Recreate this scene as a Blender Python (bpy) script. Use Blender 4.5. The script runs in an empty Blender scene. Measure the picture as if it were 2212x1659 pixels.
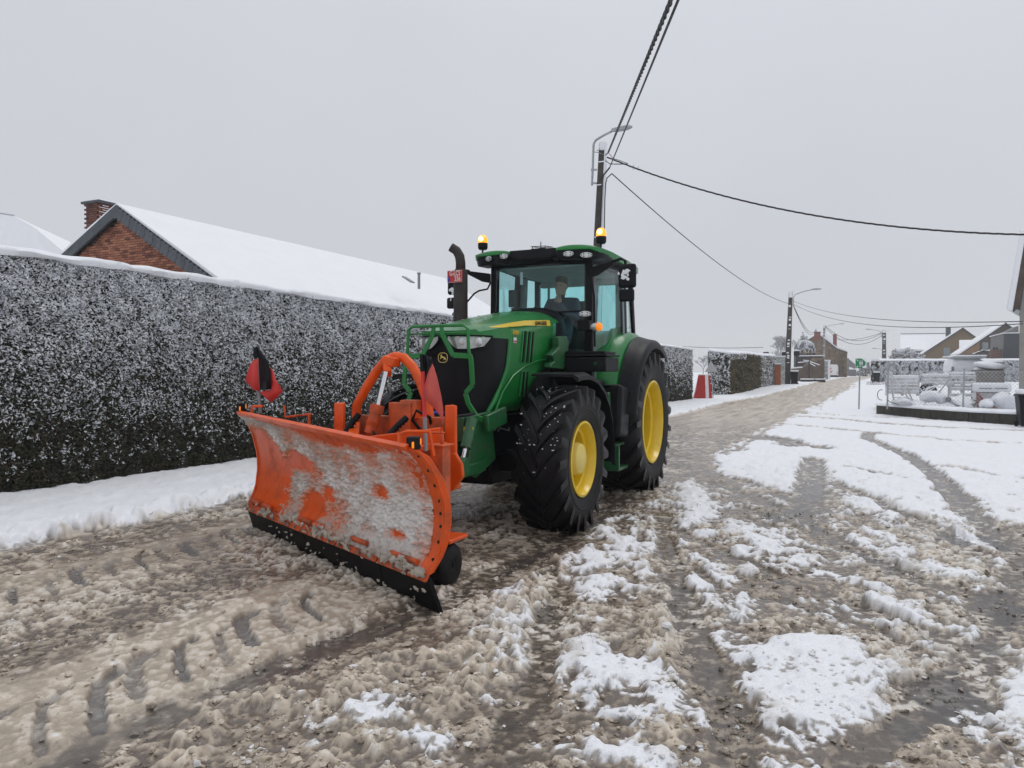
import bpy, math, random
import numpy as np
from mathutils import Vector, Matrix, Euler
random.seed(7); np.random.seed(7)
R = math.radians
scene = bpy.context.scene
C = scene.collection

# ---------------------------------------------------------------- camera
H = 1.6; YAW = math.atan(744 / 1600.0); PITCH = math.atan(26.5 / 1600.0)
cam_d = bpy.data.cameras.new('camera'); cam = bpy.data.objects.new('camera', cam_d); C.objects.link(cam)
cam.location = (0, 0, H); cam.rotation_euler = (R(90) - PITCH, 0, YAW)
cam_d.sensor_width = 36; cam_d.lens = 1600 / 2212 * 36; cam_d.clip_start = .05; cam_d.clip_end = 3000
scene.camera = cam
# ---------------------------------------------------------------- sky: overcast, brighter towards the zenith
SUN_EL, SUN_ROT = R(58), R(200)
w = bpy.data.worlds.new('World'); scene.world = w; w.use_nodes = True
nt = w.node_tree; N = nt.nodes; L = nt.links; N.clear()
out = N.new('ShaderNodeOutputWorld')
sky = N.new('ShaderNodeTexSky'); sky.sky_type = 'NISHITA'; sky.sun_disc = False
sky.sun_elevation = SUN_EL; sky.sun_rotation = SUN_ROT
bg1 = N.new('ShaderNodeBackground'); bg1.inputs[1].default_value = .08
L.new(sky.outputs[0], bg1.inputs[0])
tc = N.new('ShaderNodeTexCoord'); sp = N.new('ShaderNodeSeparateXYZ'); L.new(tc.outputs['Generated'], sp.inputs[0])
rp = N.new('ShaderNodeValToRGB'); L.new(sp.outputs[2], rp.inputs[0])
el = rp.color_ramp.elements
el[0].position = 0; el[0].color = (.585, .598, .632, 1); el[1].position = 1; el[1].color = (.93, .95, .99, 1)
for p_, c_ in ((.14, (.605, .62, .66, 1)), (.42, (.665, .685, .735, 1)), (.6, (.76, .78, .83, 1))):
    e = el.new(p_); e.color = c_
nz = N.new('ShaderNodeTexNoise'); nz.inputs['Scale'].default_value = 1.3; nz.inputs['Detail'].default_value = 4
L.new(tc.outputs['Generated'], nz.inputs['Vector'])
mr = N.new('ShaderNodeMapRange'); mr.inputs[1].default_value = .3; mr.inputs[2].default_value = .7
mr.inputs[3].default_value = .97; mr.inputs[4].default_value = 1.07
L.new(nz.outputs[0], mr.inputs[0])
vm = N.new('ShaderNodeVectorMath'); vm.operation = 'SCALE'; L.new(rp.outputs[0], vm.inputs[0]); L.new(mr.outputs[0], vm.inputs['Scale'])
bg2 = N.new('ShaderNodeBackground'); bg2.inputs[1].default_value = 1.0; L.new(vm.outputs[0], bg2.inputs[0])
mx = N.new('ShaderNodeMixShader'); mx.inputs[0].default_value = .93
L.new(bg1.outputs[0], mx.inputs[1]); L.new(bg2.outputs[0], mx.inputs[2]); L.new(mx.outputs[0], out.inputs[0])
# ---------------------------------------------------------------- veiled sun
sd = bpy.data.lights.new('sun', 'SUN'); sd.energy = .6; sd.angle = R(25); sd.color = (1, .97, .93)
so = bpy.data.objects.new('sun', sd); C.objects.link(so); so.rotation_euler = (R(90) - SUN_EL, 0, R(160))
vs = scene.view_settings; vs.view_transform = 'Standard'; vs.look = 'None'; vs.gamma = 1; vs.exposure = 0; vs.use_curve_mapping = False
scene.cycles.max_bounces = 7; scene.cycles.transparent_max_bounces = 16

# ================================================================ helpers
_s, _c = math.sin(YAW), math.cos(YAW)
def P(px, py, x=None, y=None, z=None):
    """point of the place seen along one line of sight, on a plane x=, y= or z="""
    u = (px - 1106) / 1600.; v = -(py - 829.5) / 1600.
    d = math.cos(PITCH) + v * math.sin(PITCH); zz = -math.sin(PITCH) + v * math.cos(PITCH)
    r = (u * _c - d * _s, u * _s + d * _c, zz)
    t = x / r[0] if x is not None else y / r[1] if y is not None else (z - H) / r[2]
    return Vector((r[0] * t, r[1] * t, H + r[2] * t))
def zf(x0, y0, k):
    return lambda a, b, **kw: P((x0 + a * k) * .86406, (y0 + b * k) * .86406, **kw)
Z1 = zf(1040, 560, .31646); Z2 = zf(560, 820, .28933); Z4 = zf(1000, 760, .34965)
Z5 = zf(1660, 680, .22901); Z6 = zf(2110, 680, .25309); Z7 = zf(0, 440, .31646); Z8 = zf(1420, 280, .21705); Z9 = zf(2000, 760, .1326)

def tag(o, label=None, cat=None, group=None, kind=None):
    if label: o['label'] = label
    if cat: o['category'] = cat
    if group: o['group'] = group
    if kind: o['kind'] = kind
    return o
def thing(name, label, cat, loc=(0, 0, 0), rz=0, group=None):
    o = bpy.data.objects.new(name, None); C.objects.link(o); o.location = loc; o.rotation_euler = (0, 0, rz)
    o.empty_display_size = .2
    return tag(o, label, cat, group)
def copy_tree(o, parent=None):
    c = o.copy(); C.objects.link(c)
    if parent: c.parent = parent
    for ch in list(o.children): copy_tree(ch, c)
    return c
def rootloc(o):
    while o.parent: o = o.parent
    return o.location
class MB:
    def __init__(s): s.v = []; s.f = []
    def add(s, vs, fs):
        b = len(s.v); s.v += [tuple(q) for q in vs]; s.f += [tuple(i + b for i in f) for f in fs]; return s
    def box(s, x0, x1, y0, y1, z0, z1):
        return s.add([(x, y, z) for z in (z0, z1) for y in (y0, y1) for x in (x0, x1)],
                     [(0, 2, 3, 1), (4, 5, 7, 6), (0, 1, 5, 4), (2, 6, 7, 3), (0, 4, 6, 2), (1, 3, 7, 5)])
    def obox(s, c, size, rot=(0, 0, 0)):
        M = Euler(rot).to_matrix(); c = Vector(c)
        vs = [c + M @ Vector((x * size[0] / 2, y * size[1] / 2, z * size[2] / 2)) for z in (-1, 1) for y in (-1, 1) for x in (-1, 1)]
        return s.add(vs, [(0, 2, 3, 1), (4, 5, 7, 6), (0, 1, 5, 4), (2, 6, 7, 3), (0, 4, 6, 2), (1, 3, 7, 5)])
    def beam(s, a, b, w, h, up=(0, 0, 1)):
        a = Vector(a); b = Vector(b); d = (b - a).normalized(); u = Vector(up)
        r = d.cross(u)
        if r.length < 1e-4: r = d.cross(Vector((1, 0, 0)))
        r.normalize(); u = r.cross(d).normalized()
        vs = [p + r * (i * w / 2) + u * (j * h / 2) for p in (a, b) for i, j in ((-1, -1), (1, -1), (1, 1), (-1, 1))]
        return s.add(vs, [(0, 1, 2, 3), (7, 6, 5, 4), (0, 4, 5, 1), (1, 5, 6, 2), (2, 6, 7, 3), (3, 7, 4, 0)])
    def tube(s, pts, r, n=8, closed=False, cap=True):
        pts = [Vector(p) for p in pts]; m = len(pts)
        rs = r if isinstance(r, (list, tuple)) else [r] * m
        t0 = (pts[1] - pts[0]).normalized()
        nrm = t0.orthogonal().normalized(); rings = []
        for i in range(m):
            if closed: t = (pts[(i + 1) % m] - pts[i - 1])
            else: t = pts[min(i + 1, m - 1)] - pts[max(i - 1, 0)]
            t.normalize()
            nrm = (nrm - t * nrm.dot(t)); nrm = nrm.normalized() if nrm.length > 1e-6 else t.orthogonal().normalized()
            bn = t.cross(nrm)
            rings.append([pts[i] + (nrm * math.cos(2 * math.pi * k / n) + bn * math.sin(2 * math.pi * k / n)) * rs[i] for k in range(n)])
        vs = [q for rg in rings for q in rg]; fs = []
        for i in range(m if closed else m - 1):
            j = (i + 1) % m
            for k in range(n):
                fs.append((i * n + k, i * n + (k + 1) % n, j * n + (k + 1) % n, j * n + k))
        if cap and not closed: fs += [tuple(range(n))[::-1], tuple((m - 1) * n + k for k in range(n))]
        return s.add(vs, fs)
    def prism(s, pts, vec):
        n = len(pts); vec = Vector(vec); pts = [Vector(p) for p in pts]
        return s.add(pts + [p + vec for p in pts], [tuple(range(n))[::-1], tuple(range(n, 2 * n))] + [(i, (i + 1) % n, (i + 1) % n + n, i + n) for i in range(n)])
    def loft(s, rings, closed=True, cap=True):
        n = len(rings[0]); vs = [q for rg in rings for q in rg]; fs = []
        for i in range(len(rings) - 1):
            for k in range(n if closed else n - 1):
                fs.append((i * n + k, i * n + (k + 1) % n, (i + 1) * n + (k + 1) % n, (i + 1) * n + k))
        if cap and closed: fs += [tuple(range(n))[::-1], tuple((len(rings) - 1) * n + k for k in range(n))]
        return s.add(vs, fs)
    def lathe(s, prof, o, n=48, axis='x', a0=0, a1=None, closed=False):
        """prof = [(along, radius)]"""
        full = a1 is None; m = n if full else n + 1; a1 = 2 * math.pi if full else a1
        rings = []
        for k in range(m):
            a = a0 + (a1 - a0) * k / n
            if axis == 'x': rings.append([(o[0] + p, o[1] - q * math.sin(a), o[2] + q * math.cos(a)) for p, q in prof])
            elif axis == 'z': rings.append([(o[0] + q * math.cos(a), o[1] + q * math.sin(a), o[2] + p) for p, q in prof])
            else: rings.append([(o[0] + q * math.cos(a), o[1] + p, o[2] + q * math.sin(a)) for p, q in prof])
        if full: rings.append(rings[0])
        return s.loft(rings, closed=closed, cap=False)
    def ell(s, c, r, nu=12, nv=8, rot=None, jit=0):
        vs = []; fs = []; M = Euler(rot).to_matrix() if rot else Matrix.Identity(3); c = Vector(c)
        for j in range(nv + 1):
            t = math.pi * j / nv
            for i in range(nu):
                a = 2 * math.pi * i / nu; k = 1 + (random.uniform(-jit, jit) if jit and 0 < j < nv else 0)
                vs.append(c + M @ Vector((r[0] * math.sin(t) * math.cos(a) * k, r[1] * math.sin(t) * math.sin(a) * k, r[2] * math.cos(t) * k)))
        for j in range(nv):
            for i in range(nu): fs.append((j * nu + i, (j + 1) * nu + i, (j + 1) * nu + (i + 1) % nu, j * nu + (i + 1) % nu))
        return s.add(vs, fs)
    def mesh(s, name, mat, off=(0, 0, 0), smooth=None):
        me = bpy.data.meshes.new(name); ox, oy, oz = off
        me.from_pydata([(a - ox, b - oy, c - oz) for a, b, c in s.v], [], s.f); me.update()
        if mat: me.materials.append(mat)
        return me
    def build(s, name, mat, parent=None, smooth=None, bevel=0, seg=2, label=None, kind=None, sub=0, recalc=True):
        off = rootloc(parent) if parent else (0, 0, 0)
        me = s.mesh(name, mat, off)
        if recalc and len(s.f) < 60000:
            import bmesh
            bm = bmesh.new(); bm.from_mesh(me); bmesh.ops.recalc_face_normals(bm, faces=bm.faces); bm.to_mesh(me); bm.free()
        o = bpy.data.objects.new(name, me); C.objects.link(o)
        if parent: o.parent = parent
        if smooth is None and bevel: smooth = 40
        if smooth is not None:
            me.polygons.foreach_set('use_smooth', [True] * len(me.polygons)); me.set_sharp_from_angle(angle=R(smooth))
        if bevel:
            b = o.modifiers.new('bevel', 'BEVEL'); b.width = bevel; b.segments = seg; b.limit_method = 'ANGLE'; b.angle_limit = R(35)
        if sub:
            q = o.modifiers.new('sub', 'SUBSURF'); q.levels = sub; q.render_levels = sub
        if label: o['label'] = label
        if kind: o['kind'] = kind
        return o

# ---- procedural materials
def mat(name, col, rough=.5, metal=0, var=.12, vscale=6, bump=0, bscale=40, dirt=None, dscale=3, dlo=.5, dhi=.7, coat=0, emit=None, estr=0, spec=.5):
    m = bpy.data.materials.new(name); m.use_nodes = True; nt = m.node_tree; N = nt.nodes; L = nt.links
    b = N['Principled BSDF']; b.inputs['Roughness'].default_value = rough; b.inputs['Metallic'].default_value = metal
    b.inputs['Coat Weight'].default_value = coat; b.inputs['Specular IOR Level'].default_value = spec
    tc = N.new('ShaderNodeTexCoord')
    n1 = N.new('ShaderNodeTexNoise'); n1.inputs['Scale'].default_value = vscale; n1.inputs['Detail'].default_value = 6
    L.new(tc.outputs['Object'], n1.inputs['Vector'])
    r = N.new('ShaderNodeMapRange'); r.inputs[1].default_value = .3; r.inputs[2].default_value = .7; r.inputs[3].default_value = 1 - var; r.inputs[4].default_value = 1 + var
    L.new(n1.outputs[0], r.inputs[0])
    v = N.new('ShaderNodeVectorMath'); v.operation = 'SCALE'; v.inputs[0].default_value = col; L.new(r.outputs[0], v.inputs['Scale'])
    src = v.outputs[0]
    if dirt:
        n2 = N.new('ShaderNodeTexNoise'); n2.inputs['Scale'].default_value = dscale; n2.inputs['Detail'].default_value = 9; n2.inputs['Roughness'].default_value = .65
        L.new(tc.outputs['Object'], n2.inputs['Vector'])
        r2 = N.new('ShaderNodeMapRange'); r2.inputs[1].default_value = dlo; r2.inputs[2].default_value = dhi; L.new(n2.outputs[0], r2.inputs[0])
        mxx = N.new('ShaderNodeMix'); mxx.data_type = 'RGBA'; L.new(r2.outputs[0], mxx.inputs[0]); L.new(src, mxx.inputs[6]); mxx.inputs[7].default_value = (*dirt, 1)
        src = mxx.outputs[2]
        r3 = N.new('ShaderNodeMapRange'); r3.inputs[3].default_value = rough; r3.inputs[4].default_value = .75; L.new(r2.outputs[0], r3.inputs[0]); L.new(r3.outputs[0], b.inputs['Roughness'])
    L.new(src, b.inputs['Base Color'])
    if bump:
        n3 = N.new('ShaderNodeTexNoise'); n3.inputs['Scale'].default_value = bscale; n3.inputs['Detail'].default_value = 5
        L.new(tc.outputs['Object'], n3.inputs['Vector'])
        bp = N.new('ShaderNodeBump'); bp.inputs['Strength'].default_value = bump; bp.inputs['Distance'].default_value = .02
        L.new(n3.outputs[0], bp.inputs['Height']); L.new(bp.outputs[0], b.inputs['Normal'])
    if emit:
        b.inputs['Emission Color'].default_value = (*emit, 1); b.inputs['Emission Strength'].default_value = estr
    return m
def attr_mat(name, rough=.5, rattr=None, bump=0, bscale=60, sss=0):
    m = bpy.data.materials.new(name); m.use_nodes = True; nt = m.node_tree; N = nt.nodes; L = nt.links; b = N['Principled BSDF']
    a = N.new('ShaderNodeAttribute'); a.attribute_name = 'col'; b.inputs['Roughness'].default_value = rough
    tc = N.new('ShaderNodeTexCoord'); n = N.new('ShaderNodeTexNoise'); n.inputs['Scale'].default_value = bscale; n.inputs['Detail'].default_value = 6
    L.new(tc.outputs['Object'], n.inputs['Vector'])
    r = N.new('ShaderNodeMapRange'); r.inputs[1].default_value = .3; r.inputs[2].default_value = .7; r.inputs[3].default_value = .9; r.inputs[4].default_value = 1.08
    L.new(n.outputs[0], r.inputs[0]); v = N.new('ShaderNodeVectorMath'); v.operation = 'SCALE'
    L.new(a.outputs['Color'], v.inputs[0]); L.new(r.outputs[0], v.inputs['Scale']); L.new(v.outputs[0], b.inputs['Base Color'])
    if rattr:
        q = N.new('ShaderNodeAttribute'); q.attribute_name = rattr; L.new(q.outputs['Fac'], b.inputs['Roughness'])
    if bump:
        bp = N.new('ShaderNodeBump'); bp.inputs['Strength'].default_value = bump; bp.inputs['Distance'].default_value = .012
        L.new(n.outputs[0], bp.inputs['Height']); L.new(bp.outputs[0], b.inputs['Normal'])
    return m
def glass_mat(name, tint, refl=.9):
    m = bpy.data.materials.new(name); m.use_nodes = True; nt = m.node_tree; N = nt.nodes; L = nt.links
    N.remove(N['Principled BSDF']); o = N['Material Output']
    t = N.new('ShaderNodeBsdfTransparent'); t.inputs[0].default_value = (*tint, 1)
    g = N.new('ShaderNodeBsdfGlossy'); g.inputs['Roughness'].default_value = .03; g.inputs[0].default_value = (refl, refl, refl, 1)
    lw = N.new('ShaderNodeLayerWeight'); lw.inputs[0].default_value = .5
    f = N.new('ShaderNodeMath'); f.operation = 'POWER'; f.inputs[1].default_value = 4.5; L.new(lw.outputs['Facing'], f.inputs[0])
    nn = N.new('ShaderNodeTexNoise'); nn.inputs['Scale'].default_value = 5
    mm = N.new('ShaderNodeMath'); mm.operation = 'MULTIPLY_ADD'; mm.inputs[1].default_value = .07; L.new(nn.outputs[0], mm.inputs[0]); L.new(f.outputs[0], mm.inputs[2])
    x = N.new('ShaderNodeMixShader'); L.new(mm.outputs[0], x.inputs[0]); L.new(t.outputs[0], x.inputs[1]); L.new(g.outputs[0], x.inputs[2]); L.new(x.outputs[0], o.inputs[0])
    return m
M = {}
M['snow'] = mat('snow', (.84, .855, .89), .7, var=.03, bump=.25, bscale=14)
M['roofsnow'] = mat('roof_snow', (.86, .87, .895), .75, var=.02, vscale=1.5, bump=.15, bscale=3)
M['green'] = mat('green_paint', (.008, .185, .034), .3, var=.1, coat=.2, spec=.35, dirt=(.035, .085, .04), dscale=4, dlo=.55, dhi=.85)
M['greenchassis'] = mat('green_frame_paint', (.012, .12, .035), .35, var=.15, coat=.2, dirt=(.04, .05, .035), dscale=6, dlo=.45, dhi=.75)
M['black'] = mat('black_plastic', (.008, .0085, .011), .42, var=.2, dirt=(.035, .035, .037), dscale=5, dlo=.55, dhi=.9, spec=.15)
M['blackgloss'] = mat('black_gloss', (.004, .004, .006), .35, var=.1, spec=.15)
M['rubber'] = mat('tyre_rubber', (.005, .005, .0065), .36, var=.25, dirt=(.02, .019, .019), dscale=3.5, dlo=.5, dhi=.85, bump=.2, bscale=60, spec=.2)
M['rubberblade'] = mat('blade_rubber', (.004, .004, .005), .5, var=.2, spec=.12, dirt=(.03, .027, .024), dscale=6, dlo=.55, dhi=.8)
M['sidewall'] = mat('tyre_sidewall_rubber', (.013, .013, .0145), .55, var=.2, dirt=(.042, .039, .037), dscale=3, dlo=.45, dhi=.8, bump=.15, spec=.18)
M['yellow'] = mat('yellow_paint', (.83, .56, .012), .3, var=.06, coat=.3, dirt=(.42, .30, .05), dscale=4, dlo=.6, dhi=.85)
M['paleyellow'] = mat('pale_yellow_paint', (.78, .62, .16), .4, var=.08)
M['orange'] = mat('orange_paint', (.74, .092, .006), .38, var=.12, coat=.08, spec=.3, dirt=(.33, .075, .03), dscale=5, dlo=.5, dhi=.8, bump=.12, bscale=18)
M['orangedirty'] = mat('worn_orange_paint', (.66, .1, .014), .45, var=.2, dirt=(.14, .05, .025), dscale=4, dlo=.42, dhi=.7, bump=.2, bscale=18)
M['steel'] = mat('steel', (.3, .3, .3), .35, .8, var=.2)
M['chrome'] = mat('chrome_rod', (.75, .76, .78), .15, 1, var=.05)
M['exhaust'] = mat('sooty_exhaust', (.035, .03, .028), .6, .3, var=.3, dirt=(.07, .045, .035), dscale=5)
M['redflag'] = mat('red_flag', (.6, .035, .03), .6, var=.12)
M['lens'] = mat('lamp_lens', (.62, .64, .64), .12, .25, var=.15, vscale=30)
M['lensgrey'] = mat('lamp_reflector', (.42, .44, .42), .2, .5, var=.3, vscale=12)
M['amber'] = mat('amber_lens', (.8, .2, .01), .2, emit=(1, .28, .01), estr=.6)
M['beaconlit'] = mat('lit_beacon', (.9, .35, .02), .2, emit=(1, .36, .02), estr=1.1)
M['beaconcore'] = mat('beacon_core', (1, .8, .3), .2, emit=(1, .62, .16), estr=9)
M['redplate'] = mat('red_plate', (.5, .02, .02), .35, var=.05)
M['white'] = mat('white_paint', (.75, .75, .75), .4, var=.05)
M['blue'] = mat('blue_print', (.02, .05, .4), .4)
M['grey'] = mat('grey_metal', (.25, .26, .27), .45, .5, var=.15)
M['greypaint'] = mat('galvanised', (.38, .4, .42), .5, .3, var=.15)
M['concrete'] = mat('concrete', (.2, .185, .17), .8, var=.2, bump=.4, bscale=30)
M['wetconcrete'] = mat('wet_concrete_pole', (.055, .045, .038), .7, var=.3, bump=.4, bscale=20)
M['cable'] = mat('cable', (.02, .02, .023), .6)
M['headliner'] = mat('headliner', (.3, .33, .32), .9, var=.1)
M['cabdark'] = mat('cab_interior', (.035, .04, .04), .6, var=.15)
M['glass'] = glass_mat('tinted_glass', (.72, .95, .95))
M['sideglass'] = glass_mat('side_glass', (.84, .975, .975))
M['mortar'] = mat('mortar', (.075, .045, .035), .9, var=.15, bump=.3)
M['slate'] = mat('slate', (.055, .065, .075), .5, var=.25, vscale=3)
M['skin'] = mat('skin', (.45, .25, .18), .6)
M['jacket'] = mat('navy_jacket', (.06, .08, .105), .8, var=.2)
M['leaf'] = attr_mat('leaf', .6)
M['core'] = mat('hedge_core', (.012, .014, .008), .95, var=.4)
M['twig'] = mat('twig', (.1, .075, .055), .9)
M['frost'] = mat('frosted_twigs', (.42, .42, .43), .9, var=.25)

# ---- numpy noise
_perm = np.random.permutation(512).astype(np.int64)
def _h(ix, iy): return _perm[(_perm[ix & 511] + iy) & 511]
_ga = np.random.rand(512) * 2 * np.pi; _gx = np.cos(_ga); _gy = np.sin(_ga)
def perlin(x, y):
    ix = np.floor(x).astype(np.int64); iy = np.floor(y).astype(np.int64); fx = x - ix; fy = y - iy
    u = fx * fx * fx * (fx * (fx * 6 - 15) + 10); v = fy * fy * fy * (fy * (fy * 6 - 15) + 10)
    def g(a, b, dx, dy):
        h = _h(a, b); return _gx[h] * dx + _gy[h] * dy
    n00 = g(ix, iy, fx, fy); n10 = g(ix + 1, iy, fx - 1, fy); n01 = g(ix, iy + 1, fx, fy - 1); n11 = g(ix + 1, iy + 1, fx - 1, fy - 1)
    return 1.5 * ((n00 * (1 - u) + n10 * u) * (1 - v) + (n01 * (1 - u) + n11 * u) * v)
def fbm(x, y, s, o=4, g=.5):
    t = 0; a = 1; f = 1 / s; k = 0
    for i in range(o):
        t = t + a * perlin(x * f + 17.3 * i, y * f - 9.1 * i); k += a; a *= g; f *= 2.03
    return t / k * 1.6
def sstep(a, b, x):
    t = np.clip((x - a) / (b - a), 0, 1); return t * t * (3 - 2 * t)
def gz(x, y):
    t = max(0, min(1, (y - 42) / 32.)); return .6 * t * t * (3 - 2 * t)
def pdist(X, Y, pts, closed=False):
    d = np.full(X.shape, 1e9); n = len(pts)
    for i in range(n if closed else n - 1):
        ax, ay = pts[i]; bx, by = pts[(i + 1) % n]; dx, dy = bx - ax, by - ay; l2 = dx * dx + dy * dy + 1e-12
        t = np.clip(((X - ax) * dx + (Y - ay) * dy) / l2, 0, 1)
        d = np.minimum(d, np.hypot(X - ax - t * dx, Y - ay - t * dy))
    return d
def inpoly(X, Y, pts):
    r = np.zeros(X.shape, bool); n = len(pts); j = n - 1
    for i in range(n):
        xi, yi = pts[i]; xj, yj = pts[j]
        r ^= ((yi > Y) != (yj > Y)) & (X < (xj - xi) * (Y - yi) / (yj - yi + 1e-12) + xi); j = i
    return r
def sdpoly(X, Y, pts):
    d = pdist(X, Y, pts, True); return np.where(inpoly(X, Y, pts), d, -d)
def np_mesh(name, V, F, mt, cols=None, extra=None, smooth=False):
    me = bpy.data.meshes.new(name); nv = len(V); nf, k = F.shape
    me.vertices.add(nv); me.vertices.foreach_set('co', V.astype(np.float32).ravel())
    me.loops.add(nf * k); me.loops.foreach_set('vertex_index', F.astype(np.int32).ravel())
    me.polygons.add(nf); me.polygons.foreach_set('loop_start', np.arange(0, nf * k, k, dtype=np.int32))
    me.polygons.foreach_set('use_smooth', np.full(nf, smooth)); me.update(calc_edges=True)
    if cols is not None:
        a = me.color_attributes.new('col', 'FLOAT_COLOR', 'POINT'); a.data.foreach_set('color', np.c_[cols, np.ones(nv)].astype(np.float32).ravel())
    for kx, vv in (extra or {}).items():
        a = me.attributes.new(kx, 'FLOAT', 'POINT'); a.data.foreach_set('value', vv.astype(np.float32))
    me.materials.append(mt); return me
def mixc(a, b, t): return a * (1 - t)[..., None] + b * t[..., None]

# ================================================================ ground
def road_shift(y): return .0008 * np.clip(y - 50, 0, 100) ** 2
def ground_fields(X, Y):
    Xr = X
    wx = fbm(X, Y, .55, 4) * .16; wy = fbm(X + 50, Y + 20, .55, 4) * .16
    far = sstep(9, 14, Y)
    n_big = fbm(X, Y, 1.3, 4); n_mid = fbm(X + 9, Y + 3, .35, 4); n_st = fbm(X * 3.2, Y * .3, .8, 4)
    # white: verge on the left, field on the right
    edgeL = np.interp(Y, [0, 8, 26, 40, 54, 65, 88, 125, 145, 200], [-6.78, -6.72, -5.85, -6.0, -4.7, -3.6, -2.6, -2.2, -.9, 2.5]) 
    white = sstep(-.1, .32, (edgeL - Xr) + wx * .8)
    edgeR = np.interp(Y, [0, 10, 17, 41, 60, 94, 116, 145, 200], [-2.35, -2.35, -2.4, -1.8, -.6, .3, 1.2, 2.6, 6])
    rightw = sstep(-.1, .5, (Xr - edgeR) + wx * 2.2 + n_st * .35)
    base_r = rightw * far * sstep(-.75, .1, n_big + (X > -1) * .5 + (Y - 12) * .12)
    white = np.maximum(white, base_r)
    near = 1 - far
    patch = np.zeros_like(X)
    polys = [[(-.622, 4.262), (-.377, 4.694), (.026, 4.757), (.094, 4.522), (.296, 4.346), (.082, 3.843), (-.068, 3.441), (-.398, 3.422), (-.534, 3.897)],
             [(-2.355, 14.0), (-1.68, 16.1), (-.826, 13.26), (-.64, 9.9), (-1.305, 11.06), (-1.873, 11.57)],
             [(-.516, 15.73), (.071, 19.6), (.658, 15.8), (1.01, 12.9), (1.026, 8.5), (.771, 8.98), (.044, 10.8), (-.391, 12)],
             [(.393, 20.8), (9, 21), (9, 9), (1.572, 9.09), (1.326, 9.24), (1.292, 11.4), (1.134, 14.5)],
             [(-2.176, 9.76), (-2.116, 10.7), (-1.291, 8.3), (-1.597, 7.38)],
             [(.592, 4.27), (.754, 4.69), (3, 4.9), (3, 3.0), (.687, 3.4), (.551, 4.04)],
             [(-.15, 10.7), (.376, 9.51), (.338, 8.52), (-.111, 9.78)],
             [(-.95, 7.75), (-.45, 7.35), (-.2, 7.0), (-.7, 7.3)], [(-.1, 7.9), (.45, 7.2), (.3, 7.0), (-.15, 7.6)],
             [(-.3, 6.5), (.2, 6.1), (.25, 5.9), (-.25, 6.2)], [(.0, 5.75), (.45, 5.5), (.42, 5.3), (-.05, 5.5)], [(.55, 7.0), (.85, 6.6), (.8, 6.4), (.5, 6.7)]]
    for i, pl in enumerate(polys):
        d = sdpoly(X + wx * .8, Y + wy * .8, pl); patch = np.maximum(patch, sstep(-.12, .12, d + n_mid * .05) * (.82 + .18 * sstep(-.4, .2, n_mid)))
    semis = [[(-2.3, 6.6), (-2.47, 8.04), (-1.78, 6.65), (-1.4, 5.25), (-1.576, 4.8), (-1.78, 4.77), (-2.1, 5.78)], [(-1.45, 7.3), (-1.0, 7.9), (-.2, 6.5), (-.6, 6.2), (-1.1, 6.6)],
             [(-1.3, 6.4), (-1.1, 5.2), (-.8, 5.4), (-1.0, 6.3)], [(-1.5, 4.2), (-1.1, 4.1), (-1.0, 3.4), (-1.4, 3.5)], [(-2.1, 4.0), (-1.9, 4.4), (-1.7, 4.0), (-1.8, 3.7)], [(-1.2, 3.3), (-.8, 3.5), (-.75, 2.9), (-1.15, 2.8)]]
    for pl in semis:
        d = sdpoly(X + wx, Y + wy, pl); patch = np.maximum(patch, sstep(-.1, .12, d) * sstep(-.35, .25, n_mid + .15 * n_big))
    al = X * .45 - Y * .89; ac = X * .89 + Y * .45
    nfan = fbm(ac * 1.0, al * .32, .34, 4); ngen = fbm(X + 70, Y + 11, .5, 5)
    reg = sstep(-2.5, -2.0, X + wx * 2) * (1 - sstep(9, 12, Y)); mixr = sstep(-.9, .2, X)
    rw = reg * (sstep(.16, .52, (nfan * mixr + ngen * (1 - mixr)) + .25 * n_mid))
    patch = np.maximum(patch, rw * .8)
    patch = np.maximum(patch, reg * .30 * sstep(-.1, .3, ngen))
    white = np.maximum(white, patch)
    # slush depth 0..1 (1 = full slush)
    sl = np.ones_like(X)
    bare = np.zeros_like(X)
    road = sstep(-.1, .1, Xr - edgeL) * sstep(.1, -.3, Xr - edgeR)
    bare += road * sstep(.25, .75, n_st + .1 * n_mid) * .55
    def track(pts, wd, b, j=.5, cut=1.0):
        nonlocal white, bare
        d = pdist(X + wx * j, Y + wy * j, pts)
        k = 1 - sstep(wd * .55, wd * 1.1, d)
        white = white * (1 - k * cut); bare = np.maximum(bare, k * b)
    for xx, y0, y1, wd, b in ((-5.6, 14, 90, .1, .5), (-2.75, 13, 80, .1, .45), (-4.35, 1.5, 5.2, .2, .5), (-6.45, 3, 9, .08, .7), (-5.9, 2, 6, .1, .4), (-5.15, 12, 120, .25, .35), (-3.3, 12, 120, .25, .4), (-4.9, 6, 12, .3, .3), (-3.0, 4.2, 12, .28, .35)):
        d = np.abs(Xr - xx + wx * .5 + .05 * np.sin(Y * .5)); k = (1 - sstep(wd * .4, wd, d)) * sstep(y0 - .4, y0 + .4, Y) * (1 - sstep(y1 - .4, y1 + .6, Y)); bare = np.maximum(bare, k * b)
    track([(-2.95, 1.8), (-2.84, 2.61), (-2.79, 3.2), (-2.67, 3.7), (-2.56, 4.34), (-2.53, 5.4), (-2.5, 7), (-2.6, 9)], .18, .8)
    track([(-2.0, 8.26), (-1.43, 6.25), (-1.02, 4.86), (-.68, 3.99), (-.46, 3.26), (-.3, 2.5)], .12, .76)
    track([(-2.32, 5.67), (-1.72, 4.29), (-1.48, 3.46), (-1.32, 2.99), (-1.2, 2.4)], .12, .74)
    track([(-.70, 14.4), (-.57, 11.2), (-.53, 8.94)], .24, .75, .2)
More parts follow.
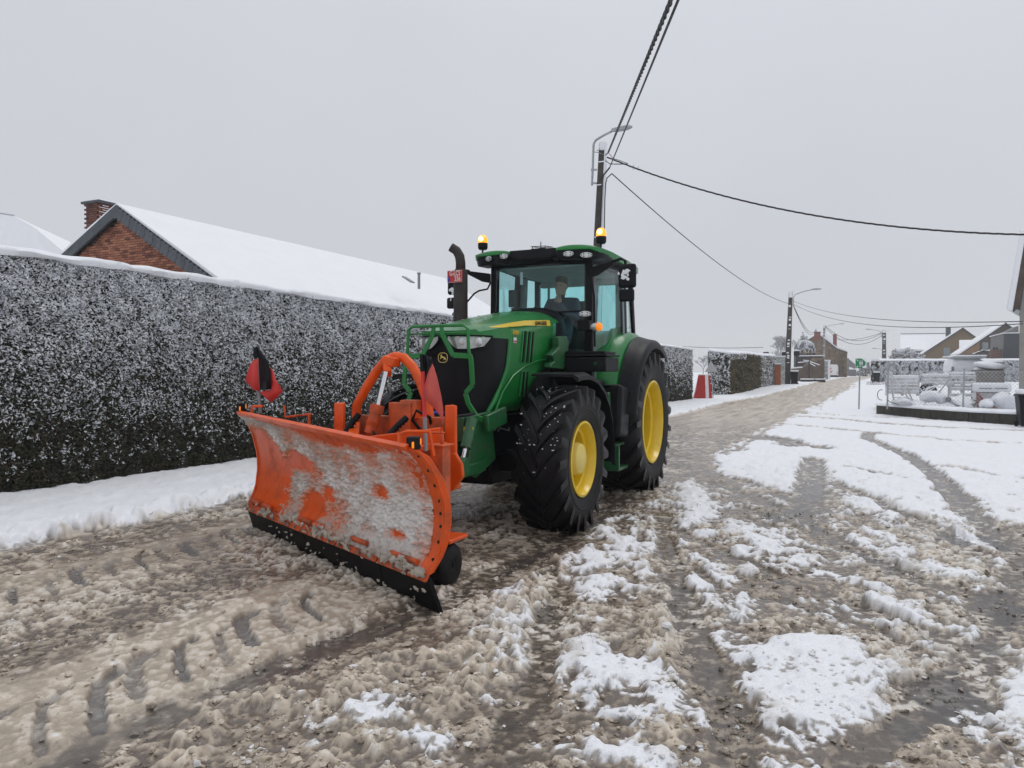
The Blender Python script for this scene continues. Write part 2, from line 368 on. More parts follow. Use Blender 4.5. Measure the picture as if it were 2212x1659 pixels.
    track([(.3, 21), (.22, 19.3), (.86, 15.9), (1.1, 13), (1.15, 9.7), (1.25, 8.5), (1.3, 7.5), (1.35, 6.4)], .19, .8, .2)
    track([(-1.82, 10.8), (-.67, 8.87), (.03, 7.1), (.5, 6.3), (.77, 6.07)], .15, .7)
    track([(-.3, 11.5), (.2, 10.1), (.6, 8.9), (.83, 8.06), (1.01, 7.39)], .12, .66)
    track([(-1.6, 7.38), (-.95, 6.48), (-.44, 5.89), (-.04, 5.53), (.41, 5.15), (.61, 4.84)], .1, .7)
    track([(-1.29, 6.15), (-.88, 5.5), (-.48, 5.43), (.03, 5.1), (.38, 4.73)], .07, .7)
    track([(-1.3, 9.1), (-.5, 7.9), (.15, 6.7), (.6, 5.8)], .08, .62)
    track([(1.35, 8), (1.3, 7.17), (1.0, 6.2), (.8, 5.7), (.62, 4.76), (.46, 4.2), (.2, 3.65), (-.05, 3.1)], .15, .8, 1.1)
    track([(2.4, 6.8), (1.5, 6.2), (1.0, 5.6)], .4, .6, 1.4)
    track([(.2, 3.7), (.1, 3.5), (.0, 3.3)], .14, .85, .6)
    track([(-1.7, 27.8), (-.98, 27.3), (.85, 25.1), (2.4, 23.9), (7, 23)], .3, .6)
    track([(-1.8, 23.5), (-1.1, 22.7), (.6, 20.9), (1.98, 19.5), (6, 18.6)], .22, .35, 1, .75)
    track([(-1.9, 18.6), (-1.5, 17.6), (-.9, 16.6)], .5, .75, 1.5)
    track([(-.1, 13.4), (.4, 12.6)], .12, .5)
    track([(.9, 14.5), (2.5, 12.6), (5, 11.5)], .1, .35, .6, .6)
    track([(-2.2, 31), (-.2, 28.8), (3, 27.3)], .16, .3, 1, .6)
    return dict(Xr=Xr, white=np.clip(white, 0, 1), bare=np.clip(bare, 0, 1), road=road, wx=wx, n_big=n_big, n_mid=n_mid, n_st=n_st, far=far, edgeL=edgeL)
def ground_eval(X, Y):
    f = ground_fields(X, Y); W = f['white']; B = f['bare']; D = np.hypot(X, Y)
    lod = 1 - sstep(14, 30, D)
    c1 = fbm(X, Y, .13, 2, .5); c2 = fbm(X + 5, Y - 3, .062, 2, .5) * (1 - sstep(9, 15, D)); c3 = fbm(X - 7, Y + 2, .034, 2, .45) * (1 - sstep(5, 8, D))
    c0 = fbm(X + 31, Y - 8, .42, 3)
    sm = sstep(-.25, .35, f['n_big'] + .5 * c0)      # smooth, water-soaked stretches between the rough ones
    wr = np.zeros_like(X)
    for pl, wd in (([(-2.46, 2.0), (-2.65, 2.4), (-2.66, 2.59), (-2.57, 2.69), (-2.38, 2.745), (-2.14, 2.7)], .10), ([(-2.2, 2.8), (-2.28, 3.2), (-2.15, 3.47), (-1.93, 3.8), (-2.0, 4.3), (-2.15, 5.0), (-2.2, 5.8)], .13), ([(-1.9, 2.4), (-1.75, 3.2), (-1.85, 3.9)], .14), ([(-.8, 2.6), (-.75, 3.2), (-.95, 4.0), (-1.15, 4.6)], .10)):
        wr = np.maximum(wr, 1 - sstep(wd * .5, wd * 1.3, pdist(X + f['wx'] * .4, Y, pl)))
    clod = (sstep(-.15, .4, c1 * .8 + c2 * .5 + c0 * .6) * .44 + sstep(-.08, .28, c2 + c3 * .4 + c1 * .4) * .38 + sstep(-.12, .3, c3 + .3 * c2) * .16) * (.55 + .45 * sm)
    clod = np.clip(clod * (1 + .25 * wr), 0, 1.2)
    # lugs pressed into the slush by the tractor's own wheels
    press = np.zeros_like(X); rib = np.zeros_like(X)
    for x0, ya, yb, sc in ((-3.494, 1.6, 4.3, 1.0), (-5.55, 1.9, 6.2, .75)):
        ys = np.arange(ya, yb, .25)
        for q, yy in enumerate(ys):
            jx = .04 * math.sin(q * 2.1)
            pts = [(x0 + jx, yy), (x0 + .03 + jx, yy - .124 * sc), (x0 + .14 + jx, yy - .22 * sc), (x0 + .255 + jx, yy - .307 * sc), (x0 + .42 + jx, yy - .41 * sc)]
            box = (X > x0 - .3) & (X < x0 + .75) & (Y > yy - .75) & (Y < yy + .25)
            if not box.any(): continue
            d = pdist(X[box], Y[box], pts); wd = .036 + .010 * math.sin(q * 1.7)
            kk = 1 - sstep(wd * .7, wd * 1.25, d + c2[box] * .012); press[box] = np.maximum(press[box], kk * (.75 + .25 * math.sin(q * 3.3)))
        zx = sstep(x0 - .7, x0 - .4, X) * sstep(x0 + .1, x0 - .02, X) * sstep(ya - .2, ya, Y) * sstep(yb + .1, yb - .1, Y)
        rib = np.maximum(rib, zx)
    zone = sstep(-3.95, -3.75, X) * sstep(-2.75, -2.95, X) * sstep(4.6, 4.2, Y)
    zone = np.maximum(zone, .7 * sstep(-5.95, -5.75, X) * sstep(-4.9, -5.1, X) * sstep(6.6, 6.0, Y))
    ribh = np.abs(np.sin(np.pi * (Y - 1.3 * (X + 3.5) + .10 * c0) / .25)) ** .8 * (.7 + .5 * c0)
    Bn = np.clip(B + c0 * .18 * (B > .05), 0, 1)
    amp = (.033 * (1 - .55 * f['far'])) * (1 - .72 * Bn) * (1 - .55 * rib) * (1 - .55 * zone)
    thick = .016 * (1 - Bn * .9) + .022 * zone
    h_sl = thick + amp * clod * (.5 + .6 * sstep(-.6, .6, f['n_big'])) * lod + .012 * f['n_mid'] * (1 - lod) + rib * ribh * .034 * (1 - Bn) + wr * (.022 + .03 * sstep(-.2, .5, c1) + .012 * c2)
    smoothroad = f['road'] * sstep(11, 15, Y); h_sl = h_sl * (1 - .5 * smoothroad)
    bank = np.exp(-((f['Xr'] - (f['edgeL'] - .28)) / .3) ** 2)
    lump = sstep(-.3, .7, c0 + c1 * .4) * .05 + sstep(-.2, .6, c2) * .009
    h_w = (.048 + .03 * (X < -6.5)) + .012 * f['n_big'] + .018 * f['n_mid'] + lump * (.35 + 1.4 * bank) * (.3 + .7 * lod) + .03 * bank + .02 * sstep(0, .5, fbm(X, Y, .2, 3)) * lod * (X > -4) * (Y < 22)
    Wq = W + (c2 * .5 + c3 * .35 + c1 * .45) * (.3 + .9 * np.exp(-((W - .5) / .45) ** 2)) * np.where(X < -6, .4, 1)
    Ws = sstep(.4, .62, Wq); Wq2 = W + (c1 * .35 + c0 * .3) * np.exp(-((W - .5) / .45) ** 2); Wh = sstep(.15, 1.0, Wq2)
    h = h_sl * (1 - Wh) + h_w * Wh
    h = h * (1 - .85 * press) + .002 * press
    wetf = sstep(.45, .85, Bn) * (1 - Ws)
    h = np.where(wetf > .6, np.minimum(h, .004 + np.maximum(h - .02, 0) * .8), h)
    # colour
    slush_lo = np.array([.17, .13, .098]); slush_hi = np.array([.66, .565, .445]); slush_w = np.array([.70, .675, .63])
    asph = np.array([.05, .043, .04]); snow = np.array([.84, .85, .88])
    t = np.clip(clod * .95 + .02 + .3 * wr + f['n_mid'] * .2 + f['n_big'] * .16 + c3 * .1, 0, 1)
    t = t * lod + (1 - lod) * np.clip(.62 + f['n_st'] * .5 + f['n_mid'] * .2, 0, 1)
    col = mixc(slush_lo, slush_hi, np.clip(t, 0, 1))
    whiter = sstep(.12, .7, W + c1 * .3 + c2 * .2 + .25 * f['n_big'] * (X > -2.2)) * (1 - Ws)
    col = mixc(col, slush_w, whiter * .9)
    pale = sstep(.62, .95, clod + .15 * c3 + .25 * f['n_big']); col = mixc(col, slush_w, pale * .55 * lod)
    gap = (1 - sstep(.02, .16, clod)) * lod * (1 - rib * .7) * (1 - zone * .8); col = mixc(col, asph * 2.1, gap * .5)
    grim = sstep(.35, .95, Bn * (1.15 - .75 * clod))
    col = mixc(col, np.array([.088, .068, .053]), grim * (1 - Ws) * .85)
    col = mixc(col, slush_hi * .92, zone * (1 - press) * .45)
    col = mixc(col, np.array([.15, .142, .138]), press * .9)
    puddle = wetf * sstep(.1, .4, f['n_mid'] + .3 * f['n_big'])
    for px_, py_, ra, rb_ in ((-.8, 8.5, .14, .3), (-.57, 8.95, .12, .3), (.85, 8.1, .16, .3), (1.1, 8.05, .18, .35), (-.52, 10.6, .14, .9), (.45, 4.1, .14, .3), (.9, 5.9, .12, .4), (-2.75, 3.4, .08, .4), (-2.5, 5.6, .07, .5)):
        puddle = np.maximum(puddle, sstep(1.1, .8, np.hypot((X - px_ + f['wx'] * .5) / ra, (Y - py_) / rb_) + c1 * .5))
    h = h * (1 - puddle) + .004 * puddle
    col = mixc(col, asph, puddle * .8)
    dirt = sstep(.15, .7, c0 * .5 + f['n_mid'] * .4 + .12) * (X > -3) * (Y < 22) * .6 * (1 - sstep(.75, 1, W))
    sc = mixc(snow + 0 * X[..., None], np.array([.6, .57, .52]), np.clip(dirt, 0, 1))
    col = col * (1 - Ws)[..., None] + sc * Ws[..., None]
    rough = (.34 - .16 * gap) * (1 - Ws) + .7 * Ws - .15 * wetf - .32 * puddle - .36 * press; rough = np.clip(rough, .07, .8)
    gzv = .6 * sstep(42, 74, Y)
    rough = np.where(puddle > .5, .06, rough); return h + gzv, col, rough
rr = [3.2]
while rr[-1] < 900:
    q = rr[-1]; rr.append(q * (1.0023 if q < 9.5 else 1.0055 if q < 30 else 1.02 if q < 300 else 1.08))
rr = np.array(rr); aa = np.linspace(-R(50), R(50), 1100) + YAW
ox, oy = 1.5 * math.sin(YAW), -1.5 * math.cos(YAW)
RR, AA = np.meshgrid(rr, aa, indexing='ij')
GX = ox - RR * np.sin(AA); GY = oy + RR * np.cos(AA)
GH, GC, GR = ground_eval(GX, GY)
nr, na = GX.shape; idx = np.arange(nr * na).reshape(nr, na)
F = np.stack([idx[:-1, :-1], idx[:-1, 1:], idx[1:, 1:], idx[1:, :-1]], -1).reshape(-1, 4)[:, ::-1]
M['ground'] = attr_mat('slush_and_snow', .5, 'rough', .35, 90)
me = np_mesh('ground', np.stack([GX, GY, GH], -1).reshape(-1, 3), F, M['ground'], GC.reshape(-1, 3), {'rough': GR.ravel()}, True)
g = bpy.data.objects.new('ground', me); C.objects.link(g); g['kind'] = 'structure'
# the rest of the ground, outside the detailed fan
ms = MB(); ms.add([(-1500, -300, -.06), (1500, -300, -.06), (1500, 1500, -.06), (-1500, 1500, -.06)], [(0, 1, 2, 3)])
o = ms.build('snowfield', M['roofsnow']); o['kind'] = 'structure'

# ================================================================ foliage
def leaves(n, pos, size, snowp, cols, up, aspect=.5, seed=0):
    """n kite-shaped leaves at pos; snow-laden ones lie flatter; returns V,F,col"""
    rng = np.random.default_rng(seed)
    sn = rng.random(n) < snowp
    nz = rng.normal(size=(n, 3)); nz += up * np.where(sn, 1.3, .5)[:, None]
    nz[:, 2] += np.where(sn, 1.35, .1); nz /= np.linalg.norm(nz, axis=1)[:, None]
    t = rng.normal(size=(n, 3)); t -= (t * nz).sum(1)[:, None] * nz; t /= np.linalg.norm(t, axis=1)[:, None]
    b = np.cross(nz, t); s = (size * rng.uniform(.6, 1.35, n))[:, None]; wd = s * aspect * np.where(sn, 1.15, 1)[:, None]
    V = np.stack([pos - t * s * .5, pos + b * wd * .5 - nz * s * .08, pos + t * s * .5, pos - b * wd * .5 - nz * s * .08], 1).reshape(-1, 3)
    Fc = np.arange(4 * n).reshape(n, 4)
    ci = rng.integers(0, len(cols), n); col = np.array(cols)[ci] * rng.uniform(.6, 1.4, n)[:, None]
    wc = np.array([.80, .815, .85]) * rng.uniform(.72, 1.03, n)[:, None]
    col = np.where(sn[:, None], wc, col)
    return V, Fc, np.repeat(col, 4, 0)
GREENS = [(.022, .03, .012), (.035, .04, .014), (.05, .035, .02), (.016, .022, .012), (.06, .045, .025)]
def hedge(name, label, path, heights, depth, dens, size, snow_hi, snow_lo, cols=GREENS, cap=.09, group=None, seed=1, side=1, snowfun=None, zb=None, mean_rough=.06, ends=True, aspect=.5):
    """hedge whose visible face follows path; the body lies on the side given by side"""
    rng = np.random.default_rng(seed)
    root = thing(name, label, 'hedge', (path[0][0], path[0][1], gz(*path[0])), group=group)
    off = rootloc(root); core = MB(); capm = MB()
    n = len(path); P3 = [Vector((p[0], p[1], 0)) for p in path]
    nrm = []
    for i in range(n):
        d = (P3[min(i + 1, n - 1)] - P3[max(i - 1, 0)]).normalized(); nrm.append(Vector((d.y, -d.x, 0)) * side)
    zs = [gz(*p) for p in path]
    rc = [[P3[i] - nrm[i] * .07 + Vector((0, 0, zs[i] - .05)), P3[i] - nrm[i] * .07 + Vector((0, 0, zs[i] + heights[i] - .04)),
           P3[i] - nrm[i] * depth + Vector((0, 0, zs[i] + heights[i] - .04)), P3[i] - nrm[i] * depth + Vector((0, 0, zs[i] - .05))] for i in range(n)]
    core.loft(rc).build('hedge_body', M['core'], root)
    AV, AF, AC = [], [], []; b = 0
    segs = [(P3[i], P3[i + 1], nrm[i], zs[i], zs[i + 1], heights[i], heights[i + 1]) for i in range(n - 1)]
    if ends:
        segs.append((P3[0] - nrm[0] * depth, P3[0], (P3[0] - P3[1]).normalized(), zs[0], zs[0], heights[0], heights[0]))
        segs.append((P3[-1] - nrm[-1] * depth, P3[-1], (P3[-1] - P3[-2]).normalized(), zs[-1], zs[-1], heights[-1], heights[-1]))
    for si, (p, q, nn, z0, z1, h0, h1) in enumerate(segs):
        ln = (q - p).length; mid = (p + q) / 2; D = math.hypot(mid.x, mid.y)
        dd = dens(D) if callable(dens) else dens; sz = size(D) if callable(size) else size
        k = int(ln * (h0 + h1) / 2 * dd)
        if k < 5: continue
        u = rng.random(k); v = rng.random(k)
        px = p.x + (q.x - p.x) * u; py = p.y + (q.y - p.y) * u; zz = z0 + (z1 - z0) * u; hh = h0 + (h1 - h0) * u
        s_ = u * ln + p.y * 1.3; lum = fbm(s_, v * hh, .5, 3) * mean_rough + fbm(s_ + 40, v * hh, .16, 2) * .025
        inn = -rng.random(k) ** 1.6 * .09 + lum
        pos = np.stack([px + nn.x * inn, py + nn.y * inn, zz + v * hh], 1)
        ns = fbm(s_, v * hh + 7, .38, 3) * .35 + fbm(s_ + 9, v * hh, .12, 2) * .25
        if snowfun: sp_ = snowfun(u, v, si, ns)
        else: sp_ = snow_lo + (snow_hi - snow_lo) * v ** 1.0 + ns * .55
        V, Fc, cc = leaves(k, pos, sz, np.clip(sp_, 0, .97), cols, np.array([nn.x, nn.y, 0]), aspect, seed=seed * 10 + si)
        AV.append(V); AF.append(Fc + b); AC.append(cc); b += len(V)
    V = np.concatenate(AV) - np.array(off); me = np_mesh('foliage', V, np.concatenate(AF), M['leaf'], np.concatenate(AC))
    o = bpy.data.objects.new('foliage', me); C.objects.link(o); o.parent = root; o['kind'] = 'stuff'
    if cap:  # snow lying along the top
        rings = []; tot = 0
        for i in range(n - 1):
            ln = (P3[i + 1] - P3[i]).length; D = math.hypot(P3[i].x, P3[i].y); st = max(2, int(ln / max(.07, D * .006)))
            for j in range(st + (i == n - 2)):
                t = j / st; p = P3[i].lerp(P3[i + 1], t); nn = nrm[i]; z = zs[i] + (zs[i + 1] - zs[i]) * t + heights[i] + (heights[i + 1] - heights[i]) * t
                s_ = tot + ln * t; pr = []
                for a_, b_ in ((.03, -.035), (.055, .015), (.03, .06), (-.08, cap), (-depth * .5, cap * 1.25), (-depth + .08, cap), (-depth - .02, .0), (-depth * .5, -.05)):
                    jx = float(perlin(np.array(s_ * 4.), np.array(a_ * 9 + 3.))) * .035; jz = float(perlin(np.array(s_ * 2.2 + 9), np.array(b_ * 9.))) * .03
                    pr.append(p + nn * (a_ + jx) + Vector((0, 0, z + b_ + jz)))
                rings.append(pr)
            tot += ln
        capm.loft(rings).build('snow_cap', M['snow'], root, smooth=60)
    return root
hedge('tall_hedge', 'long tall snow dusted hedge running from the left edge behind the tractor', [(-9.66, 2.2), (-9.6, 6), (-9.6, 10), (-9.45, 14), (-9.25, 19), (-9.0, 26), (-8.7, 34), (-8.3, 41.9)],
      [3.12, 3.1, 3.08, 3.05, 3.0, 2.95, 2.9, 2.85], 1.3, lambda D: 5400 if D < 13 else 3400 if D < 17 else 1500 if D < 23 else 550 if D < 32 else 420,
      lambda D: .055 if D < 13 else .064 if D < 17 else .085 if D < 23 else .12, 1.15, -.13, seed=3, aspect=.38)

# ---- loose clods of slush lying on the ground, each a small lump
def clods():
    rng = np.random.default_rng(11); n = 260000
    r_ = 3.0 + 7.5 * rng.random(n) ** 1.5; a_ = YAW + R(46) * (rng.random(n) * 2 - 1)
    x = ox - r_ * np.sin(a_); y = oy + r_ * np.cos(a_)
    f = ground_fields(x, y)
    c0 = fbm(x + 31, y - 8, .42, 3); c1 = fbm(x, y, .13, 2, .5); c2 = fbm(x + 5, y - 3, .055, 2, .55)
    keep = (f['Xr'] > f['edgeL'] + .1) & (rng.random(n) < sstep(-.1, .45, c1 + c0 * .7 + c2 * .5) * .9 + .03) & (rng.random(n) > f['bare'] * .6) & (rng.random(n) > (f['white'] > .6) * .7)
    inrow = (np.abs(x + 3.45) < .5) & (y < 4.6) & (rng.random(n) < .85); keep &= ~inrow
    inrow = (np.abs(x + 5.4) < .4) & (rng.random(n) < .6); keep &= ~inrow
    x = x[keep][:26000]; y = y[keep][:26000]; c0 = c0[keep][:26000]; n = len(x)
    h, c, rg = ground_eval(x, y); f = ground_fields(x, y)
    t = (1 + 5 ** .5) / 2
    ico = np.array([(-1, t, 0), (1, t, 0), (-1, -t, 0), (1, -t, 0), (0, -1, t), (0, 1, t), (0, -1, -t), (0, 1, -t), (t, 0, -1), (t, 0, 1), (-t, 0, -1), (-t, 0, 1)]) / 1.9
    top = [(0, 11, 5), (0, 5, 1), (0, 10, 11), (1, 5, 9), (5, 11, 4), (11, 10, 2), (3, 9, 4), (3, 4, 2), (4, 9, 5), (2, 4, 11), (9, 8, 1), (3, 8, 9)]
    fc = np.array(top)
    s = .0045 + .013 * rng.random(n) ** 3 + .02 * (rng.random(n) < .012) * rng.random(n)
    V = ico[None] * (1 + rng.uniform(-.5, .5, (n, 12, 1))) * s[:, None, None] * rng.uniform(.55, 1.45, (n, 1, 3)) * np.array([1, 1, .7])
    an = rng.random(n) * 6.28; ca, sa = np.cos(an)[:, None], np.sin(an)[:, None]
    V = np.stack([V[..., 0] * ca - V[..., 1] * sa, V[..., 0] * sa + V[..., 1] * ca, V[..., 2]], -1)
    V += np.stack([x, y, h + s * .3], -1)[:, None]
    F = (fc[None] + 12 * np.arange(n)[:, None, None]).reshape(-1, 3)
    base = c * .8 + np.array([.6, .52, .43]) * .25 * rng.uniform(.5, 1.5, n)[:, None]
    wh = (f['white'] > .5) | (rng.random(n) < .02 + .1 * (x > -2.4) * (c0 > .1)); base = np.where(wh[:, None], np.array([.74, .73, .73]), base)
    bc = np.repeat(base, 12, 0) * rng.uniform(.9, 1.1, (12 * n, 1))
    me = np_mesh('slush_clods', V.reshape(-1, 3), F, M['ground'], np.clip(bc, 0, .85), {'rough': np.full(12 * n, .35)}, False)
    o = bpy.data.objects.new('slush_clods', me); C.objects.link(o); o['kind'] = 'stuff'
    tag(o, 'loose brown and white clods of slush strewn over the road', 'slush')
clods()

# ================================================================ tractor
XC = -3.6
T = thing('tractor', 'green farm tractor with yellow wheel rims and lit orange beacons on the slushy road', 'tractor', (XC, 8.4, 0))
def text(name, s, size, loc, rot, mt, parent, sx=1, sy=1, ext=.001, align='CENTER', bold=0):
    cu = bpy.data.curves.new(name, 'FONT'); cu.body = s; cu.size = size; cu.extrude = ext; cu.offset = bold
    cu.align_x = align; cu.align_y = 'CENTER'; cu.resolution_u = 3
    tmp = bpy.data.objects.new(name, cu); C.objects.link(tmp); bpy.context.view_layer.update()
    me = bpy.data.meshes.new_from_object(tmp.evaluated_get(bpy.context.evaluated_depsgraph_get()))
    bpy.data.objects.remove(tmp); bpy.data.curves.remove(cu)
    Mx = Matrix.Translation(Vector(loc) - Vector(rootloc(parent))) @ Euler(rot).to_matrix().to_4x4() @ Matrix.Diagonal((sx, sy, 1, 1))
    me.transform(Mx); me.materials.clear(); me.materials.append(mt); me.name = name
    o = bpy.data.objects.new(name, me); C.objects.link(o); o.parent = parent; return o
FRONT = (R(90), 0, 0); LEFT = (R(90), 0, R(90))

def tyre_r(a, Rr, w, rim):
    """outer radius of the carcass at lateral position a (|a|<=w/2)"""
    k = abs(a) / (w / 2)
    return Rr - .045 - .055 * k ** 3
def make_wheel(yc, zc, xs, Rr, w, rim, nl, front, side):
    cx = XC + side * xs; root = T
    wh = MB()
    o = (cx, yc, zc); h = w / 2; sg = side
    # carcass: tread band and sidewalls
    pr = [(-h * .80, rim + .0), (-h * .93, rim + .05), (-h * 1.0, rim + (Rr - rim) * .45), (-h * .98, Rr - .15), (-h * .93, Rr - .105)]
    pr += [(a * h, tyre_r(a * h, Rr, w, rim)) for a in (-.85, -.6, -.3, 0, .3, .6, .85)]
    pr += [(h * .93, Rr - .105), (h * .98, Rr - .15), (h * 1.0, rim + (Rr - rim) * .45), (h * .93, rim + .05), (h * .80, rim + .0)]
    hub = MB().lathe([(sg * h * .2, .17), (sg * h * .2, .05)], o, 24)
    ty = MB().lathe(pr, o, 72).build('wheel', M['sidewall'], root, smooth=50)
    # lugs
    lug = MB(); pitch = 2 * math.pi / nl
    for sd_ in (-1, 1):
        for i in range(nl):
            ph0 = i * pitch + (pitch / 2 if sd_ > 0 else 0); rings = []
            K = 9
            for k in range(K + 1):
                t = k / K; a = (-.04 + 1.045 * t) * h; ph = ph0 - (.50 * t ** .85 * (.745 / Rr))
                base = tyre_r(min(a, h * .93), Rr, w, rim) - .02
                top = Rr - .012 * t * t; 
                if t > .93: base = Rr - .17; 
                wd = (.030 + .014 * t) / Rr; tw = wd * .72
                rg = []
                for (dp, rad) in ((-wd, base), (-tw, top), (tw, top), (wd, base)):
                    q = ph + dp; rg.append((cx + sd_ * a, yc - rad * math.sin(q), zc + rad * math.cos(q)))
                rings.append(rg)
            # shoulder end, running down the sidewall
            rg = []
            for (dp, rad) in ((-wd, base - .02), (-tw, Rr - .1), (tw, Rr - .1), (wd, base - .02)):
                q = ph - .02 + dp; rg.append((cx + sd_ * (h * 1.02), yc - rad * math.sin(q), zc + rad * math.cos(q)))
            rings.append(rg)
            lug.loft(rings)
    lug.build('tyre', M['rubber'], ty, smooth=30)
    # rim
    dd = sg * h
    if front: pr = [(dd * .80, rim + .005), (dd * .92, rim + .012), (dd * .94, rim - .01), (dd * .82, rim - .03), (dd * .55, rim - .045), (dd * .50, rim - .075), (dd * .1, rim - .085), (dd * .0, rim - .11), (dd * .0, rim - .16), (dd * .12, rim - .18), (dd * .18, .1)]
    else: pr = [(dd * .80, rim + .005), (dd * .92, rim + .014), (dd * .94, rim - .012), (dd * .82, rim - .035), (dd * .5, rim - .05), (dd * .44, rim - .085), (dd * -.05, rim - .095), (dd * -.15, rim - .13), (dd * -.15, .22), (dd * -.05, .18), (dd * -.05, .06)]
    MB().lathe(pr, o, 64).build('rim', M['yellow'], ty, smooth=35)
    if side > 0:
        if front:
            MB().lathe([(dd * .15, .17), (dd * .6, .165), (dd * .78, .15), (dd * .84, .12), (dd * .86, 0)], o, 32).build('hub', M['paleyellow'], ty, smooth=40)
        else:
            MB().lathe([(dd * -.1, .2), (dd * .15, .19), (dd * .2, .15), (dd * .22, 0)], o, 32).build('hub', M['paleyellow'], ty, smooth=40)
        rb = .235 if front else .25
        b = MB()
        for i in range(10):
            a = 2 * math.pi * i / 10; b.lathe([(dd * -.15, .014), (dd * (.22 if front else -.02), .014), (dd * (.22 if front else -.02), 0)], (cx, yc - rb * math.sin(a), zc + rb * math.cos(a)), 6)
        b.build('wheel_nut', M['steel'], ty, kind='stuff')
    # back of the rim
    MB().lathe([(-dd * .8, rim), (-dd * .5, rim - .06), (0, rim - .1), (0, .05)], o, 40).build('rim_back', M['black'], ty, smooth=40)
    if front:  # size lettering moulded on the sidewall is left as raised ring marks
        ring = MB()
        ring.lathe([(dd * .985, rim + (Rr - rim) * .33), (dd * 1.012, rim + (Rr - rim) * .36), (dd * .995, rim + (Rr - rim) * .39)], o, 64)
        ring.build('bead_ring', M['sidewall'], ty, smooth=30)
    return ty
FY, FZ, RY, RZ = 7.03, .725, 9.87, .925
make_wheel(FY, FZ, .905, .74, .49, .37, 20, True, 1)
make_wheel(FY, FZ, .905, .74, .49, .37, 20, True, -1)
make_wheel(RY, RZ, .82, .945, .65, .545, 21, False, 1)
make_wheel(RY, RZ, .82, .945, .65, .545, 21, False, -1)

# slush thrown on the treads
for sg in (1, -1):
    ts_ = MB()
    for k in range(75):
        a = random.uniform(-.4, 1.75); x = XC + sg * (.905 + random.uniform(-.22, .22)); r_ = .74 - random.uniform(.0, .035); q = random.uniform(.002, .0065)
        ts_.ell((x, FY - r_ * math.sin(a), FZ + r_ * math.cos(a)), (q * random.uniform(.6, 2.5), q, q), 6, 4, jit=.5)
    ts_.build('stuck_slush', M['snow'], T, kind='stuff', smooth=80)
# ---- nose and hood
NP = [(0, 6.18), (.08, 6.182), (.15, 6.19), (.25, 6.23), (.33, 6.33), (.385, 6.47), (.41, 6.62), (.42, 6.76)]
def nose_pt(s, off=0):
    """s in -1..1 across the nose; off = how proud"""
    a = abs(s) * (len(NP) - 1); i = min(int(a), len(NP) - 2); t = a - i
    x = NP[i][0] + (NP[i + 1][0] - NP[i][0]) * t; y = NP[i][1] + (NP[i + 1][1] - NP[i][1]) * t
    dx = NP[i + 1][0] - NP[i][0]; dy = NP[i + 1][1] - NP[i][1]; l = math.hypot(dx, dy); nx, ny = dy / l, -dx / l
    sg = 1 if s >= 0 else -1
    return XC + sg * (x + nx * off), y + ny * off
def ztop(y, x=0):
    c = np.interp(y, [6.15, 6.4, 6.8, 7.3, 7.75, 8.2], [1.985, 2.06, 2.135, 2.23, 2.295, 2.32])
    e = np.interp(y, [6.15, 6.75, 7.84, 8.2], [1.955, 2.06, 2.16, 2.18]); k = min(1, abs(x) / .42)
    return c - (c - e) * k ** 3.2
def zlow(y): return np.interp(y, [6.15, 7.1, 7.35, 7.6, 8.05], [1.2, 1.2, 1.42, 1.6, 1.70])
# hood top shell
hood = MB(); rings = []
ys = [6.18, 6.19, 6.23, 6.33, 6.47, 6.62, 6.76, 7.0, 7.25, 7.5, 7.75, 8.0, 8.15]
def hw(y): return float(np.interp(y, [p[1] for p in NP], [p[0] for p in NP])) if y < 6.76 else .42
for y in ys:
    wv = max(hw(y), .12); rg = []
    for k in range(-10, 11):
        x = wv * math.sin(k / 10 * math.pi / 2); rg.append((XC + x, y - (.0 if y > 6.2 else 0), float(ztop(y, x * .42 / max(wv, .3)))))
    rings.append(rg)
hood.loft(rings, closed=False)
# front lip and sides of the top shell
lip = [[(p[0], p[1], z) for p in [nose_pt(s, .012) for s in np.linspace(-1, 1, 41)]] for z in (1.93, 1.975)]
for i in range(41):
    p = lip[1][i]; lip[1][i] = (p[0], p[1], float(ztop(p[1], .42 if abs(i - 20) > 10 else abs(p[0] - XC))))
hood.loft(lip, closed=False)
hood_o = hood.build('hood', M['green'], T, smooth=40)
for sg in (1, -1):
    side = MB(); zs = np.linspace(0, 1, 9); yn = 14; rings = []
    for t in zs:
        rg = []
        for j in range(yn):
            u = j / (yn - 1)
            # front edge follows the grille, rear edge is upright
            zt = 2.07; z0 = 1.2 + (zt - 1.2) * t
            yf = float(np.interp(z0, [1.15, 1.28, 1.42, 1.62, 1.8, 2.1], [6.36, 6.45, 6.56, 6.68, 6.72, 6.76])); y = yf + (8.05 - yf) * u
            z = float(zlow(y)) + (float(ztop(y, .42)) - float(zlow(y))) * t
            x = .42 + .008 * math.sin(u * 3.1) - .03 * (1 - t) ** 2 + (.018 if 0 < t < .62 and z < 1.72 - .9 * (7.3 - y) * 0 else 0) * 0
            if y < 6.76: x = min(x, hw(y) + .012)
            rg.append((XC + sg * x, y, z))
        rings.append(rg)
    side.loft(rings, closed=False); so_ = side.build('side_panel', M['green'], T, smooth=40)
    sd_m = so_.modifiers.new('thick', 'SOLIDIFY'); sd_m.thickness = .012
core = MB(); core.box(XC - .36, XC + .36, 6.45, 8.1, 1.15, 2.02); core.box(XC - .28, XC + .28, 6.3, 6.5, 1.15, 1.9); core.box(XC - .30, XC + .30, 6.6, 8.2, .75, 1.2)
core.build('engine_block', M['black'], T, bevel=.03)
